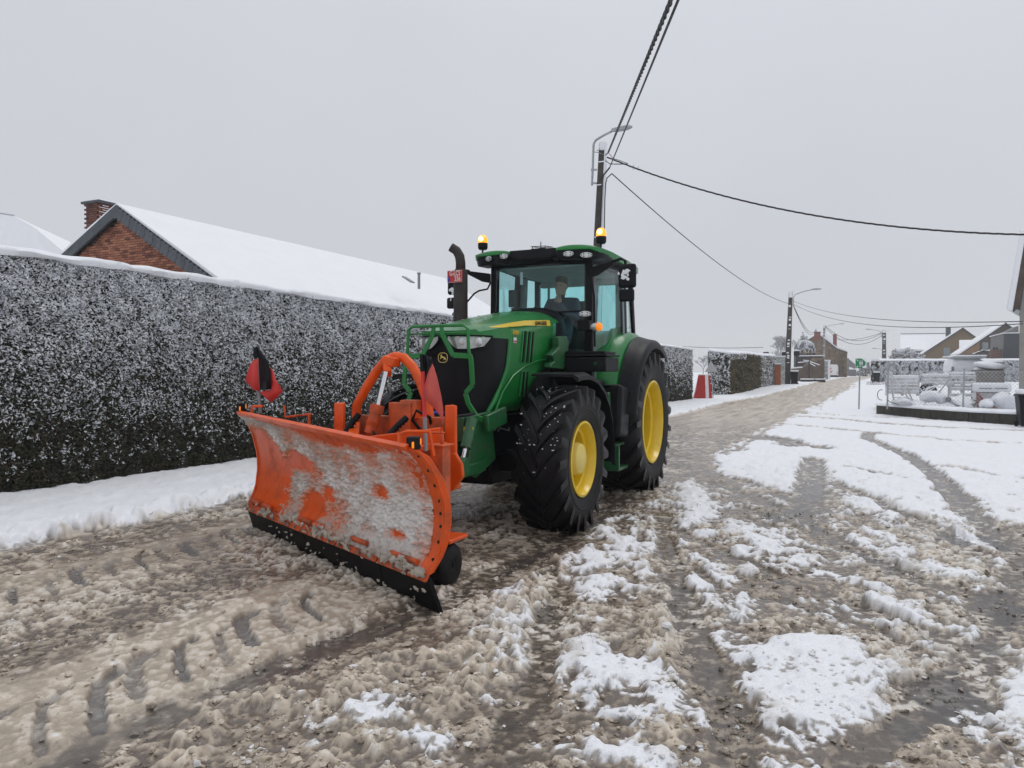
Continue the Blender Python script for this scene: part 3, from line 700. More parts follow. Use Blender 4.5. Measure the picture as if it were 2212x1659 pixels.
# grille wrap
gr = []
for z in np.linspace(1.15, 1.955, 12):
    smax = float(np.interp(z, [1.15, 1.28, 1.42, 1.62, 1.8, 2.0], [.60, .70, .80, .93, .97, 1.0])); gr.append([(*nose_pt(s * smax, .002), z) for s in np.linspace(-1, 1, 31)])
MB().loft(gr, closed=False).build('grille', M['blackgloss'], T, smooth=50)
gs = MB()
for z in np.arange(1.2, 1.62, .03):
    gs.tube([(*nose_pt(s, .003), z) for s in np.linspace(-.42, .42, 13)], .003, 4)
gs.build('grille_bar', M['blackgloss'], T, kind='stuff')
acc = MB()   # green rim that borders the grille on both sides
for sg in (1, -1):
    pts = []
    for z in np.linspace(1.13, 1.9, 14):
        sm = float(np.interp(z, [1.15, 1.28, 1.42, 1.62, 1.8, 2.0], [.60, .70, .80, .93, .97, 1.0])); pts.append((*nose_pt(sg * (sm + .0), .008), z))
    acc.tube(pts, [.026] * 5 + [.02] * 4 + [.012] * 5, 8)
acc.tube([(*nose_pt(s, .008), 1.13) for s in np.linspace(-.6, .6, 15)], .022, 8)
acc.build('grille_surround', M['green'], T, smooth=50)
for sg in (1, -1):   # headlights
    hl = MB(); top = []; bot = []
    for k in range(13):
        t = k / 12; s = .08 + (.70 - .08) * t
        zb = 1.965 - .028 - np.interp(t, [0, .12, .3, .6, .85, 1], [.03, .085, .125, .125, .095, .0]); top.append((*nose_pt(sg * s, .012), 1.945)); bot.append((*nose_pt(sg * s, .012), float(zb)))
    hl.loft([top, bot], closed=False)
    h_o = hl.build('headlight', M['lensgrey'], T, smooth=60)
    fr = MB(); fr.tube(top + bot[::-1], .008, 6, closed=True); fr.build('lamp_trim', M['blackgloss'], h_o, smooth=60)
    ln = MB(); c_ = nose_pt(sg * .52, .0); ln.ell((c_[0], c_[1] + .012, 1.885), (.05, .035, .05), 16, 10); ln.build('projector_lens', M['lens'], h_o, smooth=60)
    rf = MB(); c_ = nose_pt(sg * .28, .0); rf.ell((c_[0], c_[1] + .012, 1.885), (.075, .02, .05), 16, 10); rf.build('reflector', M['lens'], h_o, smooth=60)
# stripe, lettering and emblem on the near side
xs_ = XC + .42
st = MB(); up = []; lo = []
for k in range(15):
    t = k / 14; y = 6.42 + (7.86 - 6.42) * t; zt = float(np.interp(t, [0, .2, .5, 1], [2.035, 2.085, 2.14, 2.19])); hh_ = float(np.interp(t, [0, .15, .4, 1], [.004, .034, .05, .066]))
    xx = (XC + hw(y) + .0145) if y < 6.76 else xs_ + .011; up.append((xx - .012, y, zt)); lo.append((xx, y, zt - hh_))
st.loft([up, lo], closed=False).build('stripe', M['yellow'], T)
text('maker_lettering', 'JOHN DEERE', .062, (xs_ + .0125, 7.58, 2.135), (R(90), R(-3.2), R(90)), M['black'], T, sx=.92, bold=.0008)
text('model_lettering', '6195M', .062, (xs_ + .011, 6.91, 2.00), (R(90), 0, R(90)), M['yellow'], T, sx=.85, bold=.001)
MB().box(xs_ + .006, xs_ + .010, 6.86, 6.93, 1.895, 1.95).build('sticker', M['white'], T)
MB().box(xs_ + .0105, xs_ + .0115, 6.865, 6.925, 1.90, 1.92).build('sticker_print', M['redplate'], T)
def louvre(y0, z0, z1, n, dy, sl):
    m_ = MB()
    for i in range(n):
        y = y0 + i * dy; m_.prism([(xs_ - .004, y, z0), (xs_ - .004, y + .026, z0), (xs_ - .004, y + .026 + sl, z1), (xs_ - .004, y + sl, z1)], (.022, 0, 0))
    return m_
louvre(7.02, 1.70, 2.03, 3, .105, .07).build('louvre', M['green'], T, bevel=.004)
louvre(7.07, 1.70, 2.03, 3, .105, .07).build('louvre_gap', M['black'], T)
louvre(7.0, 1.34, 1.60, 2, .09, .06).build('louvre', M['green'], T, bevel=.004)
louvre(7.045, 1.34, 1.60, 2, .09, .06).build('louvre_gap', M['black'], T)
cr = MB(); cr.tube([(xs_ + .008, y, z) for y, z in ((6.44, 1.22), (6.6, 1.40), (6.85, 1.56), (7.15, 1.66), (7.5, 1.72), (7.95, 1.755))], .011, 6); cr.build('panel_crease', M['green'], T, smooth=60)
def deer(loc, sc, rotf, parent, mt, ring=True, rmat=None):
    body = [(-.46, -.05), (-.30, .10), (-.10, .13), (.10, .20), (.20, .36), (.12, .50), (.20, .47), (.26, .40), (.40, .36), (.46, .30), (.34, .27), (.30, .14), (.36, .0), (.50, -.16), (.44, -.20), (.26, -.06), (.10, -.02), (-.12, -.06), (-.22, -.16), (-.14, -.34), (-.24, -.33), (-.36, -.14), (-.50, -.36), (-.56, -.30)]
    f = (lambda u, v, d=0: (loc[0] + u * sc, loc[1] - d, loc[2] + v * sc)) if rotf == 'F' else (lambda u, v, d=0: (loc[0] + d, loc[1] + u * sc, loc[2] + v * sc))
    m_ = MB(); vec = (0, -.003, 0) if rotf == 'F' else (.003, 0, 0)
    b_ = m_.prism([f(-u if rotf == 'F' else -u, v) for u, v in body], vec).build('emblem', mt, parent)
    if ring:
        pts = [f(.75 * math.cos(a) * (1 + .12 * abs(math.sin(2 * a))), .68 * math.sin(a) * (1 + .12 * abs(math.sin(2 * a)))) for a in np.linspace(0, 2 * math.pi, 25)[:-1]]
        MB().tube(pts, sc * .05, 5, closed=True).build('emblem_ring', mt, b_)
deer((XC + .0, 6.168, 1.735), .066, 'F', T, M['paleyellow'])

# ---- tubular guard in front of the grille
gd = MB(); YG = 6.07
def gp_(a, b): q = Z4(a, b, y=YG); return q
def mir(q): return Vector((2 * XC - q.x, q.y, q.z))
right = [Vector((XC, YG, 2.035)), Vector((XC + .28, YG, 2.035)), Vector((XC + .325, YG, 2.0)), Vector((XC + .335, YG, 1.80)), Vector((XC + .345, YG, 1.755))]
low = [(.345, 1.755), (.36, 1.70), (.375, 1.48), (.30, 1.40), (.33, 1.30), (.42, 1.18), (.50, 1.12)]
for f_ in (lambda q: q, mir):
    gd.tube([f_(q) for q in right], .017, 6)
    for a_, b_ in zip(low[:-1], low[1:]): gd.beam(f_(Vector((XC + a_[0], YG, a_[1]))), f_(Vector((XC + b_[0], YG + (.12 if b_[1] < 1.15 else 0), b_[1]))), .045, .02, up=(0, 1, 0))
    gd.beam(f_(Vector((XC + .33, YG, 1.745))), f_(Vector((XC + .17, YG, 1.755))), .02, .05)
    gd.beam(f_(Vector((XC + .04, YG, 2.03))), f_(Vector((XC + .06, YG, 1.93))), .04, .015, up=(0, 1, 0)); gd.beam(f_(Vector((XC + .06, YG, 1.94))), f_(Vector((XC + .17, YG, 1.75))), .045, .015, up=(0, 1, 0))
gd.tube([(XC - .33, YG + .03, 1.965), (XC + .32, YG + .03, 1.965)], .009, 6)
gd.build('grille_guard', M['green'], T, bevel=.003)
# ---- chassis, front linkage
ch = MB(); ch.box(XC - .26, XC + .26, 6.0, 6.9, .78, 1.14); ch.box(XC - .33, XC + .33, 5.98, 6.12, .95, 1.18)
ch.box(XC - .2, XC + .2, 6.9, 9.6, .55, 1.1)
for sg in (1, -1):
    ch.prism([(XC + sg * .38, 5.95, 1.2), (XC + sg * .38, 6.35, 1.22), (XC + sg * .38, 6.45, .75), (XC + sg * .38, 6.05, .62), (XC + sg * .38, 5.9, .72)], (sg * .05, 0, 0))
    ch.beam((XC + sg * .42, 6.2, .72), (XC + sg * .5, 5.42, .72), .06, .10)
    ch.beam((XC + sg * .50, 6.5, 1.18), (XC + sg * .50, 6.1, 1.12), .05, .16)
ch.build('front_linkage', M['greenchassis'], T, bevel=.01)
for sg in (1, -1):
    cy = MB(); cp = MB()
    cy.tube([(XC + sg * .49, 5.85, 1.18), (XC + sg * .49, 5.72, .93)], .05, 14); cp.tube([(XC + sg * .49, 5.72, .93), (XC + sg * .49, 5.64, .78)], .02, 10)
    cy.obox((XC + sg * .49, 5.58, .76), (.13, .2, .12), (R(25), 0, 0)); lk = cy.build('lift_cylinder', M['greenchassis'], T, smooth=40); cp.build('piston_rod', M['chrome'], lk, smooth=40)

MB().box(XC + .44, XC + .535, 5.775, 5.785, 1.0, 1.11).build('warning_sticker', M['yellow'], T)
dk = MB(); dk.beam((XC - .62, FY, FZ - .05), (XC + .62, FY, FZ - .05), .2, .22); dk.box(XC - .25, XC + .25, 6.7, 7.6, .45, .8)
dk.box(XC - .45, XC + .45, 8.3, 9.6, .6, 1.35); dk.beam((XC - .6, RY, RZ), (XC + .6, RY, RZ), .3, .3)
dk.build('axle_housing', M['black'], T, bevel=.02, kind='stuff')
for x_ in (.38, -.78): MB().box(XC + x_, XC + x_ + .4, 8.25, 9.0, .52, 1.5).build('tank', M['black'], T, bevel=.04)
hz = MB()
for k, (a, b) in enumerate((((610, 1050), (700, 830)), ((625, 1050), (720, 850)), ((700, 910), (780, 905)), ((700, 830), (760, 815)))):
    p_, q_ = Z4(*a, y=6.6), Z4(*b, y=6.75); m_ = (p_ + q_) / 2 + Vector((-.02, -.04, .03)); hz.tube([p_, m_, q_, q_ + Vector((-.05, .1, .02))], .008, 6)
hz.build('brake_pipe', M['steel'], T, kind='stuff')
bl = MB(); bl.tube([(XC - .1, 6.02, 1.2), (XC + .1, 6.0, 1.22)], .02, 8); bl.build('hydraulic_coupler', M['blue'], T)

# ---- front fenders, toolbox, steps
fpr = [(6.93, 1.575), (7.05, 1.59), (7.3, 1.595), (7.55, 1.55), (7.8, 1.43), (7.98, 1.27), (8.09, 1.08), (8.16, .85), (8.18, .60)]
for sg in (1, -1):
    fd = MB(); rings = []
    for (y, z) in fpr:
        rings.append([(XC + sg * .58, y, z - .02), (XC + sg * .60, y, z), (XC + sg * 1.04, y, z), (XC + sg * 1.10, y, z - .03), (XC + sg * 1.10, y + .01, z - .075), (XC + sg * 1.08, y, z - .07), (XC + sg * 1.04, y, z - .03), (XC + sg * .60, y, z - .02)])
    fo = fd.loft(rings).build('front_mudguard', M['black'], T, smooth=45)
tb = MB(); tb.box(XC + .5, XC + 1.045, 8.0, 8.5, 1.6, 1.765).build('toolbox', M['black'], T, bevel=.015)
t2 = MB(); t2.box(XC + .49, XC + 1.055, 7.99, 8.51, 1.775, 1.80); t2.box(XC + .53, XC + 1.02, 8.03, 8.45, 1.80, 1.835); t2.build('toolbox_lid', M['black'], T, bevel=.008)
deer((XC + .92, 7.998, 1.695), .025, 'F', T, M['green'])
sp_ = MB()
sp_.beam((XC + .93, 8.42, 1.35), (XC + .93, 8.62, .72), .05, .08); sp_.box(XC + .62, XC + 1.02, 8.62, 9.0, .40, .44); sp_.box(XC + .62, XC + 1.02, 8.6, 8.64, .40, .72)
sp_.box(XC + .62, XC + 1.0, 8.55, 8.9, .70, .73)
sp_.build('step', M['greenchassis'], T, bevel=.01)
MB().obox((XC + .93, 8.66, 1.12), (.30, .40, .62), (R(-8), 0, 0)).build('fuel_tank', M['black'], T, bevel=.05, seg=3)
sn = MB()
for k in range(14): sn.ell((XC + random.uniform(.75, 1.02), 8.9 + random.uniform(-.08, .05), random.uniform(.45, .75)), (.03, .03, .035), 6, 5, jit=.2)
# ---- rear fenders
for sg in (1, -1):
    inn = MB(); ou = MB(); r1 = []; r2 = []
    for k in range(17):
        a = R(82 - 117 * k / 16)   # towards the front, over the top, to the rear
        lift = .13 * math.exp(-((a - R(28)) / R(40)) ** 2)
        def fp(x, r_): return (XC + sg * x, RY - r_ * math.sin(a), RZ + r_ * math.cos(a))
        r1.append([fp(.42, 1.14 + lift), fp(.70, 1.15 + lift), fp(.88, 1.13 + lift * .7), fp(.94, 1.10), fp(.94, 1.05), fp(.42, 1.05)])
        r2.append([fp(.935, 1.125 + lift * .3), fp(1.05, 1.115), fp(1.13, 1.10), fp(1.165, 1.06), fp(1.165, .99), fp(1.15, .99), fp(1.13, 1.06), fp(.935, 1.06)])
    inn.loft(r1).build('rear_fender', M['green'], T, smooth=50); ou.loft(r2).build('fender_extension', M['black'], T, smooth=50)
    cb_ = MB(); cb_.prism([(XC + sg * .74, 8.75, 1.2), (XC + sg * .74, 8.95, 1.85), (XC + sg * .74, 9.3, 2.16), (XC + sg * .74, 9.75, 2.22), (XC + sg * .74, 10.2, 2.05), (XC + sg * .74, 10.2, 1.2)], (-sg * .05, 0, 0))
    cb_.build('cab_lower_panel', M['green'], T)
# ---- cab
A1, A2 = (.62, 8.57), (.80, 9.52)
def pillar(m_, x, y0, z0, x1, y1, z1, w_=.08, h_=.08): m_.beam((XC + x, y0, z0), (XC + x1, y1, z1), w_, h_, up=(0, 1, 0))
cf = MB()
for sg in (1, -1):
    pillar(cf, sg * .645, 8.57, 1.2, sg * .635, 8.60, 3.0, .10, .07)
    pillar(cf, sg * .80, 9.55, 1.9, sg * .76, 9.6, 3.0, .07, .09)
    pillar(cf, sg * .74, 10.25, 1.7, sg * .70, 10.15, 3.0, .07, .09)
    cf.beam((XC + sg * .64, 8.6, 2.955), (XC + sg * .76, 9.6, 2.96), .06, .06); cf.beam((XC + sg * .76, 9.6, 2.96), (XC + sg * .7, 10.15, 2.96), .06, .06)
    cf.beam((XC + sg * .64, 8.6, 1.25), (XC + sg * .8, 9.5, 1.3), .06, .08)
cf.beam((XC - .64, 8.585, 2.955), (XC + .64, 8.585, 2.955), .06, .07); cf.beam((XC - .7, 10.15, 2.93), (XC + .7, 10.15, 2.93), .06, .1)
cf.beam((XC - .72, 10.22, 1.95), (XC + .72, 10.22, 1.95), .06, .1)
cf.box(XC - .7, XC + .7, 9.9, 10.2, 1.2, 1.95); cf.box(XC - .62, XC + .62, 8.5, 10.1, 1.1, 1.24)
cf.build('cab_frame', M['black'], T, bevel=.012)
ws = MB(); ws.loft([[(XC + x, 8.56 - .05 * math.cos(x / .62 * 1.4) + (z - 2) * .012, z) for x in np.linspace(-.61, .61, 13)] for z in (1.24, 2.93)], closed=False); ws.build('windscreen', M['glass'], T, smooth=60)
for sg in (1, -1):
    MB().prism([(XC + sg * .645, 8.62, 1.28), (XC + sg * .80, 9.50, 1.60), (XC + sg * .80, 9.50, 2.3), (XC + sg * .765, 9.56, 2.94), (XC + sg * .64, 8.64, 2.94)], (sg * .004, 0, 0)).build('door_glass', M['sideglass'], T)
    MB().prism([(XC + sg * .80, 9.60, 2.16), (XC + sg * .74, 10.2, 2.0), (XC + sg * .705, 10.12, 2.93), (XC + sg * .765, 9.64, 2.93)], (sg * .004, 0, 0)).build('rear_side_glass', M['sideglass'], T)
MB().prism([(XC - .70, 10.2, 2.0), (XC + .70, 10.2, 2.0), (XC + .67, 10.13, 2.9), (XC - .67, 10.13, 2.9)], (0, .004, 0)).build('rear_window', M['glass'], T)
db = MB(); db.beam((XC + .70, 8.66, 1.3), (XC + .675, 8.70, 2.9), .02, .02); db.beam((XC + .83, 9.46, 1.6), (XC + .79, 9.50, 2.9), .025, .02); db.build('door_frame', M['grey'], T)
# roof: black slab with two green shells
rf = MB(); rings = []
for y, wv, z0, z1 in ((8.34, .60, 2.98, 3.03), (8.38, .72, 2.955, 3.06), (8.6, .80, 2.95, 3.075), (9.4, .82, 2.96, 3.08), (10.1, .78, 2.96, 3.06), (10.2, .7, 2.98, 3.03)):
    rings.append([(XC - wv, y, (z0 + z1) / 2 - .01), (XC - wv + .05, y, z1), (XC - .2, y, z1 + .02), (XC + .2, y, z1 + .02), (XC + wv - .05, y, z1), (XC + wv, y, (z0 + z1) / 2 - .01), (XC + wv - .06, y, z0), (XC - wv + .06, y, z0)])
roof = rf.loft(rings).build('roof', M['black'], T, smooth=50)
MB().box(XC - .6, XC + .6, 8.62, 10.1, 2.90, 2.945).build('headliner', M['headliner'], T, bevel=.02)
for sg in (1, -1):
    gm = MB(); rings = []
    for y, xi, xo, zt, zb in ((8.28, .36, .72, 3.085, 3.07), (8.30, .32, .77, 3.115, 3.065), (8.42, .27, .83, 3.135, 3.045), (8.8, .25, .86, 3.14, 3.03), (9.5, .25, .87, 3.125, 3.01), (10.1, .28, .84, 3.11, 2.99), (10.22, .35, .78, 3.06, 3.0)):
        rg = []
        for k in range(9):
            t = k / 8; x = xi + (xo - xi) * t; z = zb + (zt - zb) * math.sin(math.pi * (.12 + .80 * (1 - t * .93))) ** .6 - .03 * t * t; rg.append((XC + sg * x, y, z))
        rg += [(XC + sg * xo * .995, y, zb - .025), (XC + sg * xi, y, zb - .015)]; rings.append(rg)
    gm.loft(rings).build('roof_shell', M['green'], T, smooth=50)
vis = MB()
for sg in (1, -1):
    rings = []
    for x, z0, z1, y in ((.28, 3.0, 3.05, 8.34), (.36, 2.95, 3.08, 8.31), (.55, 2.94, 3.095, 8.30), (.70, 2.935, 3.08, 8.33), (.80, 2.945, 3.05, 8.42), (.85, 2.97, 3.02, 8.55)):
        rings.append([(XC + sg * x, y, z1), (XC + sg * x, y - .015, (z0 + z1) / 2), (XC + sg * x, y + .01, z0), (XC + sg * x, y + .3, z0 + .01), (XC + sg * x, y + .3, z1)])
    vis.loft(rings)
vis.beam((XC - .3, 8.36, 3.045), (XC + .3, 8.36, 3.045), .06, .10)
for sg in (1, -1): vis.prism([(XC + sg * .22, 8.34, 3.0), (XC + sg * .36, 8.34, 3.0), (XC + sg * .3, 8.34, 2.93)], (0, .05, 0))
vis.build('roof_visor', M['black'], T, smooth=50)
def worklight(c, w_, h_, face=(0, -1, 0), nm='work_light'):
    c = Vector(c); m_ = MB(); m_.lathe([(.09, .85), (0, 1.0), (-.012, 1.0), (-.014, .95)], (0, 0, 0), 28, 'y')
    q = Vector((0, -1, 0)).rotation_difference(Vector(face))
    def tr(mb, name, mt, par, **k):
        mb.v = [tuple(c + q @ Vector((x * w_, y, z * h_))) for x, y, z in mb.v]; return mb.build(name, mt, par, **k)
    b = tr(m_, nm, M['black'], T, smooth=40)
    tr(MB().lathe([(-.008, .92), (-.014, .88), (-.018, .5), (-.019, 0)], (0, 0, 0), 28, 'y'), 'lens', M['lens'], b, smooth=40)
    d = MB()
    for dx, dz in ((-.72, 0), (-.38, .42), (-.38, -.42), (.38, .42), (.38, -.42), (.72, 0)): d.ell((dx, -.02, dz), (.10, .006, .19), 10, 6)
    tr(d, 'led', M['blackgloss'], b, smooth=60, kind='stuff')
for (a, b), ww in (((578, 275), .062), ((697, 255), .066), ((1205, 235), .072), ((1345, 245), .078)):
    q = Z1(a, b, y=8.265 if 600 < a < 1300 else 8.285); sgn = 1 if a > 900 else -1
    worklight((q.x, q.y, q.z), ww, .036, Vector((sgn * (.35 if a in (578, 1345) else .1), -1, -.05)).normalized())
q = Z1(1335, 710, y=8.40); worklight(q, .082, .038, Vector((.2, -1, 0)).normalized())
q = Z1(330, 712, y=8.30); worklight(q, .082, .038, Vector((-.1, -1, 0)).normalized())
wb = MB(); q = Z1(1325, 800, y=8.45); wb.box(q.x - .07, q.x + .08, 8.42, 8.52, q.z - .06, q.z + .06); wb.beam((q.x + .02, 8.45, q.z), (q.x + .03, 8.43, q.z + .18), .03, .03); wb.beam((q.x + .10, 8.45, q.z - .05), (q.x + .10, 8.45, q.z - .45), .02, .02)
wb.build('lamp_bracket', M['black'], T, bevel=.006)
q = Z1(1420, 812, y=8.38); ind = MB().ell((q.x, 8.40, q.z), (.075, .05, .05), 20, 12).build('indicator_lamp', M['lens'], T, smooth=60)
MB().ell((q.x + .033, 8.395, q.z), (.045, .051, .051), 20, 12).build('amber_lens', M['amber'], ind, smooth=60)
# antenna box on the roof
an = MB(); an.box(XC - .10, XC + .10, 8.5, 8.7, 3.09, 3.135); an.build('antenna', M['black'], T, bevel=.01)
am = MB(); am.tube([(XC - .09, 8.5, 3.16), (XC + .11, 8.48, 3.15), (XC + .13, 8.68, 3.165), (XC - .07, 8.7, 3.175)], .005, 5, closed=True); am.tube([(XC, 8.6, 3.13), (XC, 8.6, 3.23)], .006, 6)
for x, y in ((-.08, 8.52), (.1, 8.5)): am.tube([(XC + x, y, 3.13), (XC + x, y, 3.16)], .005, 5)
am.build('antenna_rod', M['black'], T)
# beacons
for sg, px, zt in ((-1, 528, 85), (1, 1462, 28)):
    q = Z1(px, zt, y=8.62); bx = q.x; top = q.z
    st = MB().tube([(bx, 8.62, top - .19), (bx, 8.60, top - .30), (bx - sg * .02, 8.58, top - .36)], .012, 8).build('beacon_stalk', M['black'], T)
    bb = MB().lathe([(0, .0), (0, .05), (.02, .063), (.075, .065), (.085, .062)], (bx, 8.62, top - .195), 24, 'z').build('beacon', M['black'], T, smooth=40, label='lit orange beacon')
    MB().lathe([(0, .061), (.04, .062), (.075, .055), (.10, .035), (.112, .0)], (bx, 8.62, top - .112), 24, 'z').build('dome', M['beaconlit'], bb, smooth=60)
    MB().ell((bx, 8.62 - .055, top - .062), (.032, .012, .034), 14, 10).build('bulb', M['beaconcore'], bb, smooth=60)
# mirrors and arms
for sg in (1, -1):
    ar = MB(); X = lambda v: XC + sg * v
    ar.prism([(X(.68), 8.52, 2.86), (X(.68), 8.52, 2.74), (X(.78), 8.50, 2.76), (X(.98), 8.46, 2.865), (X(1.0), 8.46, 2.91)], (0, .04, 0))
    ar.tube([(X(.95), 8.48, 2.90), (X(1.08), 8.46, 2.93), (X(1.135), 8.45, 2.90), (X(1.14), 8.45, 2.70)], .018, 8)
    ar.build('mirror_arm', M['black'], T, smooth=40, bevel=.004)
    mm_ = MB(); mm_.box(X(1.06), X(1.06) + sg * .21, 8.40, 8.47, 2.58, 2.86) if sg > 0 else mm_.box(X(1.24), X(1.04), 8.40, 8.47, 2.60, 2.84)
    mo = mm_.build('mirror', M['black'], T, bevel=.03, seg=3, smooth=50)
    m2 = MB(); m2.box(min(X(1.07), X(1.25)), max(X(1.07), X(1.25)), 8.40, 8.46, 2.42, 2.565); m2.build('wide_angle_mirror', M['black'], T, bevel=.025, seg=3, smooth=50)
    s_ = MB()
    for k in range(22):
        a_ = random.gauss(0, 1); s_.ell((X(1.145) + random.gauss(0, .03), 8.399, (2.79 if sg > 0 else 2.68) - abs(a_) * .06), (random.uniform(.01, .028), .003, random.uniform(.008, .02)), 9, 5, jit=.35)
    s_.build('stuck_snow', M['snow'], mo, smooth=60)
gb = MB(); gb.tube([(XC - .66, 8.52, 2.75), (XC - .70, 8.50, 2.66), (XC - .80, 8.46, 2.64), (XC - .85, 8.42, 2.60), (XC - 1.03, 8.20, 2.28)], .012, 8); gb.build('grab_rail', M['black'], T, smooth=50)
g2 = MB(); g2.tube([(XC + .70, 8.50, 2.72), (XC + .735, 8.5, 2.5), (XC + .745, 8.5, 1.9)], .014, 8)
wp = MB(); wp.beam((XC + .18, 8.49, 2.33), (XC + .58, 8.51, 2.335), .012, .02); wp.beam((XC + .10, 8.5, 2.33), (XC + .2, 8.49, 2.34), .03, .03); wp.build('windscreen_wiper', M['black'], T)
g2.build('grab_rail', M['black'], T, smooth=50)
# cowl between hood and windscreen
cw = MB(); rings = []
for y, wv, zt in ((8.02, .40, 2.20), (8.12, .42, 2.34), (8.3, .42, 2.38), (8.47, .40, 2.37)):
    rings.append([(XC + wv * math.sin(k / 6 * math.pi / 2) + .0, y, zt - (zt - 2.0) * (abs(k) / 6) ** 3) for k in range(-6, 7)] + [(XC + wv, y, 1.3), (XC - wv, y, 1.3)])
cw.loft(rings).build('cowl', M['black'], T, smooth=45)
# loader bracket on the near side
lb = MB(); bx0 = XC + .46
lb.prism([(bx0, *(Z1(a, b, x=bx0 + .05).yz)) for a, b in ((1105, 890), (1165, 885), (1185, 930), (1180, 1000), (1150, 1035), (1185, 1060), (1140, 1150), (1040, 1135), (1045, 1100), (1075, 1085), (1065, 1060), (1045, 1035), (1110, 975), (1105, 940))], (.09, 0, 0))
lb.build('loader_bracket', M['greenchassis'], T, bevel=.012)
# exhaust and number plate
EX, EY = -4.46, 8.08
ex = MB(); ex.tube([(EX, EY, 1.95), (EX, EY, 2.84), (EX, EY, 2.87)], [.088, .088, .07], 24); ex.build('exhaust_silencer', M['exhaust'], T, smooth=40)
e2 = MB(); e2.tube([(EX, EY, 2.85), (EX, EY, 2.95), (EX - .01, EY - .005, 3.03), (EX - .045, EY - .02, 3.10), (EX - .11, EY - .05, 3.145)], [.062, .06, .06, .058, .056], 18, cap=False)
e3 = e2.build('exhaust_pipe', M['exhaust'], T, smooth=60); qm = e3.modifiers.new('thick', 'SOLIDIFY'); qm.thickness = .006
px0 = EX - .125; pl = MB().box(px0, px0 + .21, EY - .115, EY - .105, 2.695, 2.845).build('number_plate', M['redplate'], T, bevel=.003)
pf = MB(); yy = EY - .117
pf.tube([(px0 + .005, yy, 2.70), (px0 + .205, yy, 2.70), (px0 + .205, yy, 2.84), (px0 + .005, yy, 2.84)], .002, 4, closed=True); pf.build('plate_border', M['white'], pl)
MB().box(px0 + .008, px0 + .034, yy, EY - .1145, 2.705, 2.765).build('plate_flag', M['blue'], pl)
text('plate_lettering', 'G-LCS', .082, (px0 + .108, yy, 2.805), FRONT, M['white'], pl, sx=.68, bold=.001)
text('plate_lettering', '336', .082, (px0 + .145, yy, 2.738), FRONT, M['white'], pl, sx=.72, bold=.001)
# inside the cab
it = MB(); it.box(XC - .27, XC + .27, 9.2, 9.7, 1.75, 1.9); it.build('seat', M['cabdark'], T, bevel=.04)
MB().obox((XC, 9.72, 2.2), (.5, .12, .75), (R(8), 0, 0)).build('seat_back', M['cabdark'], T, bevel=.05)
dsh = MB(); dsh.box(XC - .2, XC + .16, 8.62, 8.84, 1.3, 2.30); dsh.build('dashboard', M['cabdark'], T, bevel=.05)
sw = MB(); cc_ = Vector((XC - .02, 8.98, 2.30)); up_ = Vector((0, -.55, .83)); rt = Vector((1, 0, 0))
tl = up_.cross(rt)
sw.tube([cc_ + rt * .2 * math.cos(a) + tl * .2 * math.sin(a) for a in np.linspace(0, 2 * math.pi, 25)[:-1]], .014, 6, closed=True); sw.tube([cc_, cc_ - up_ * .2], .03, 8)
for a in (0, 2.1, 4.2): sw.tube([cc_, cc_ + rt * .2 * math.cos(a) + tl * .2 * math.sin(a)], .01, 5)
sw.build('steering_wheel', M['cabdark'], T, smooth=50)
mi = MB(); mi.obox((XC - .46, 8.75, 2.55), (.10, .04, .22)); mi.obox((XC - .42, 8.78, 2.36), (.12, .05, .14)); mi.beam((XC - .42, 8.78, 2.36), (XC - .22, 8.8, 2.40), .02, .02)
mi.obox((XC - .16, 9.0, 2.36), (.22, .05, .16), (0, R(8), 0)); mi.tube([(XC + .0 - .12, 9.2, 2.2), (XC - .10, 9.2, 2.52), (XC - .06, 9.2, 2.58), (XC - .02, 9.2, 2.45)], .008, 6)
mi.build('monitor', M['cabdark'], T, bevel=.01)
ip = MB()
for sg in (1, -1): ip.beam((XC + sg * .72, 9.62, 1.9), (XC + sg * .70, 9.66, 2.92), .10, .08, up=(0, 1, 0)); ip.beam((XC + sg * .50, 10.08, 1.9), (XC + sg * .48, 10.05, 2.92), .04, .04, up=(0, 1, 0)) if sg < 0 else None
ip.box(XC - .6, XC + .6, 10.0, 10.1, 2.82, 2.92)
ip.build('inner_pillar', M['headliner'], T, bevel=.02)
MB().tube([(XC - .32, 8.72, 2.88), (XC - .32, 8.72, 2.72)], .02, 6).build('air_freshener', M['white'], T)
# water drops and snow lying on the hood
dr = MB()
for k in range(90):
    y = random.uniform(6.3, 7.9); x = random.uniform(-.34, .34); z = float(ztop(y, x)); r_ = random.uniform(.006, .016); dr.ell((XC + x, y, z), (r_, r_ * 1.4, r_ * .35), 6, 4, jit=.2)
dr.build('melt_drops', glass_mat('water_drop', (.8, .85, .82)), hood_o, smooth=60, kind='stuff')

# ================================================================ driver
def skin_figure(name, joints, edges, mt, sub=2):
    me = bpy.data.meshes.new(name); me.from_pydata([j[0] for j in joints], edges, []); me.update(); me.materials.append(mt)
    o = bpy.data.objects.new(name, me); C.objects.link(o)
    o.modifiers.new('skin', 'SKIN')
    if not me.skin_vertices:
        bpy.context.view_layer.objects.active = o; o.select_set(True)
        bpy.ops.mesh.customdata_skin_add() if hasattr(bpy.ops.mesh, 'customdata_skin_add') else None
    for sv, j in zip(me.skin_vertices[0].data, joints): sv.radius = (j[1], j[2] if len(j) > 2 else j[1])
    me.skin_vertices[0].data[0].use_root = True
    q = o.modifiers.new('sub', 'SUBSURF'); q.levels = sub; q.render_levels = sub
    me.polygons.foreach_set('use_smooth', [True] * len(me.polygons)); o.modifiers['skin'].use_smooth_shade = True
    return o
D0 = Vector((XC + .02, 9.32, 2.03))
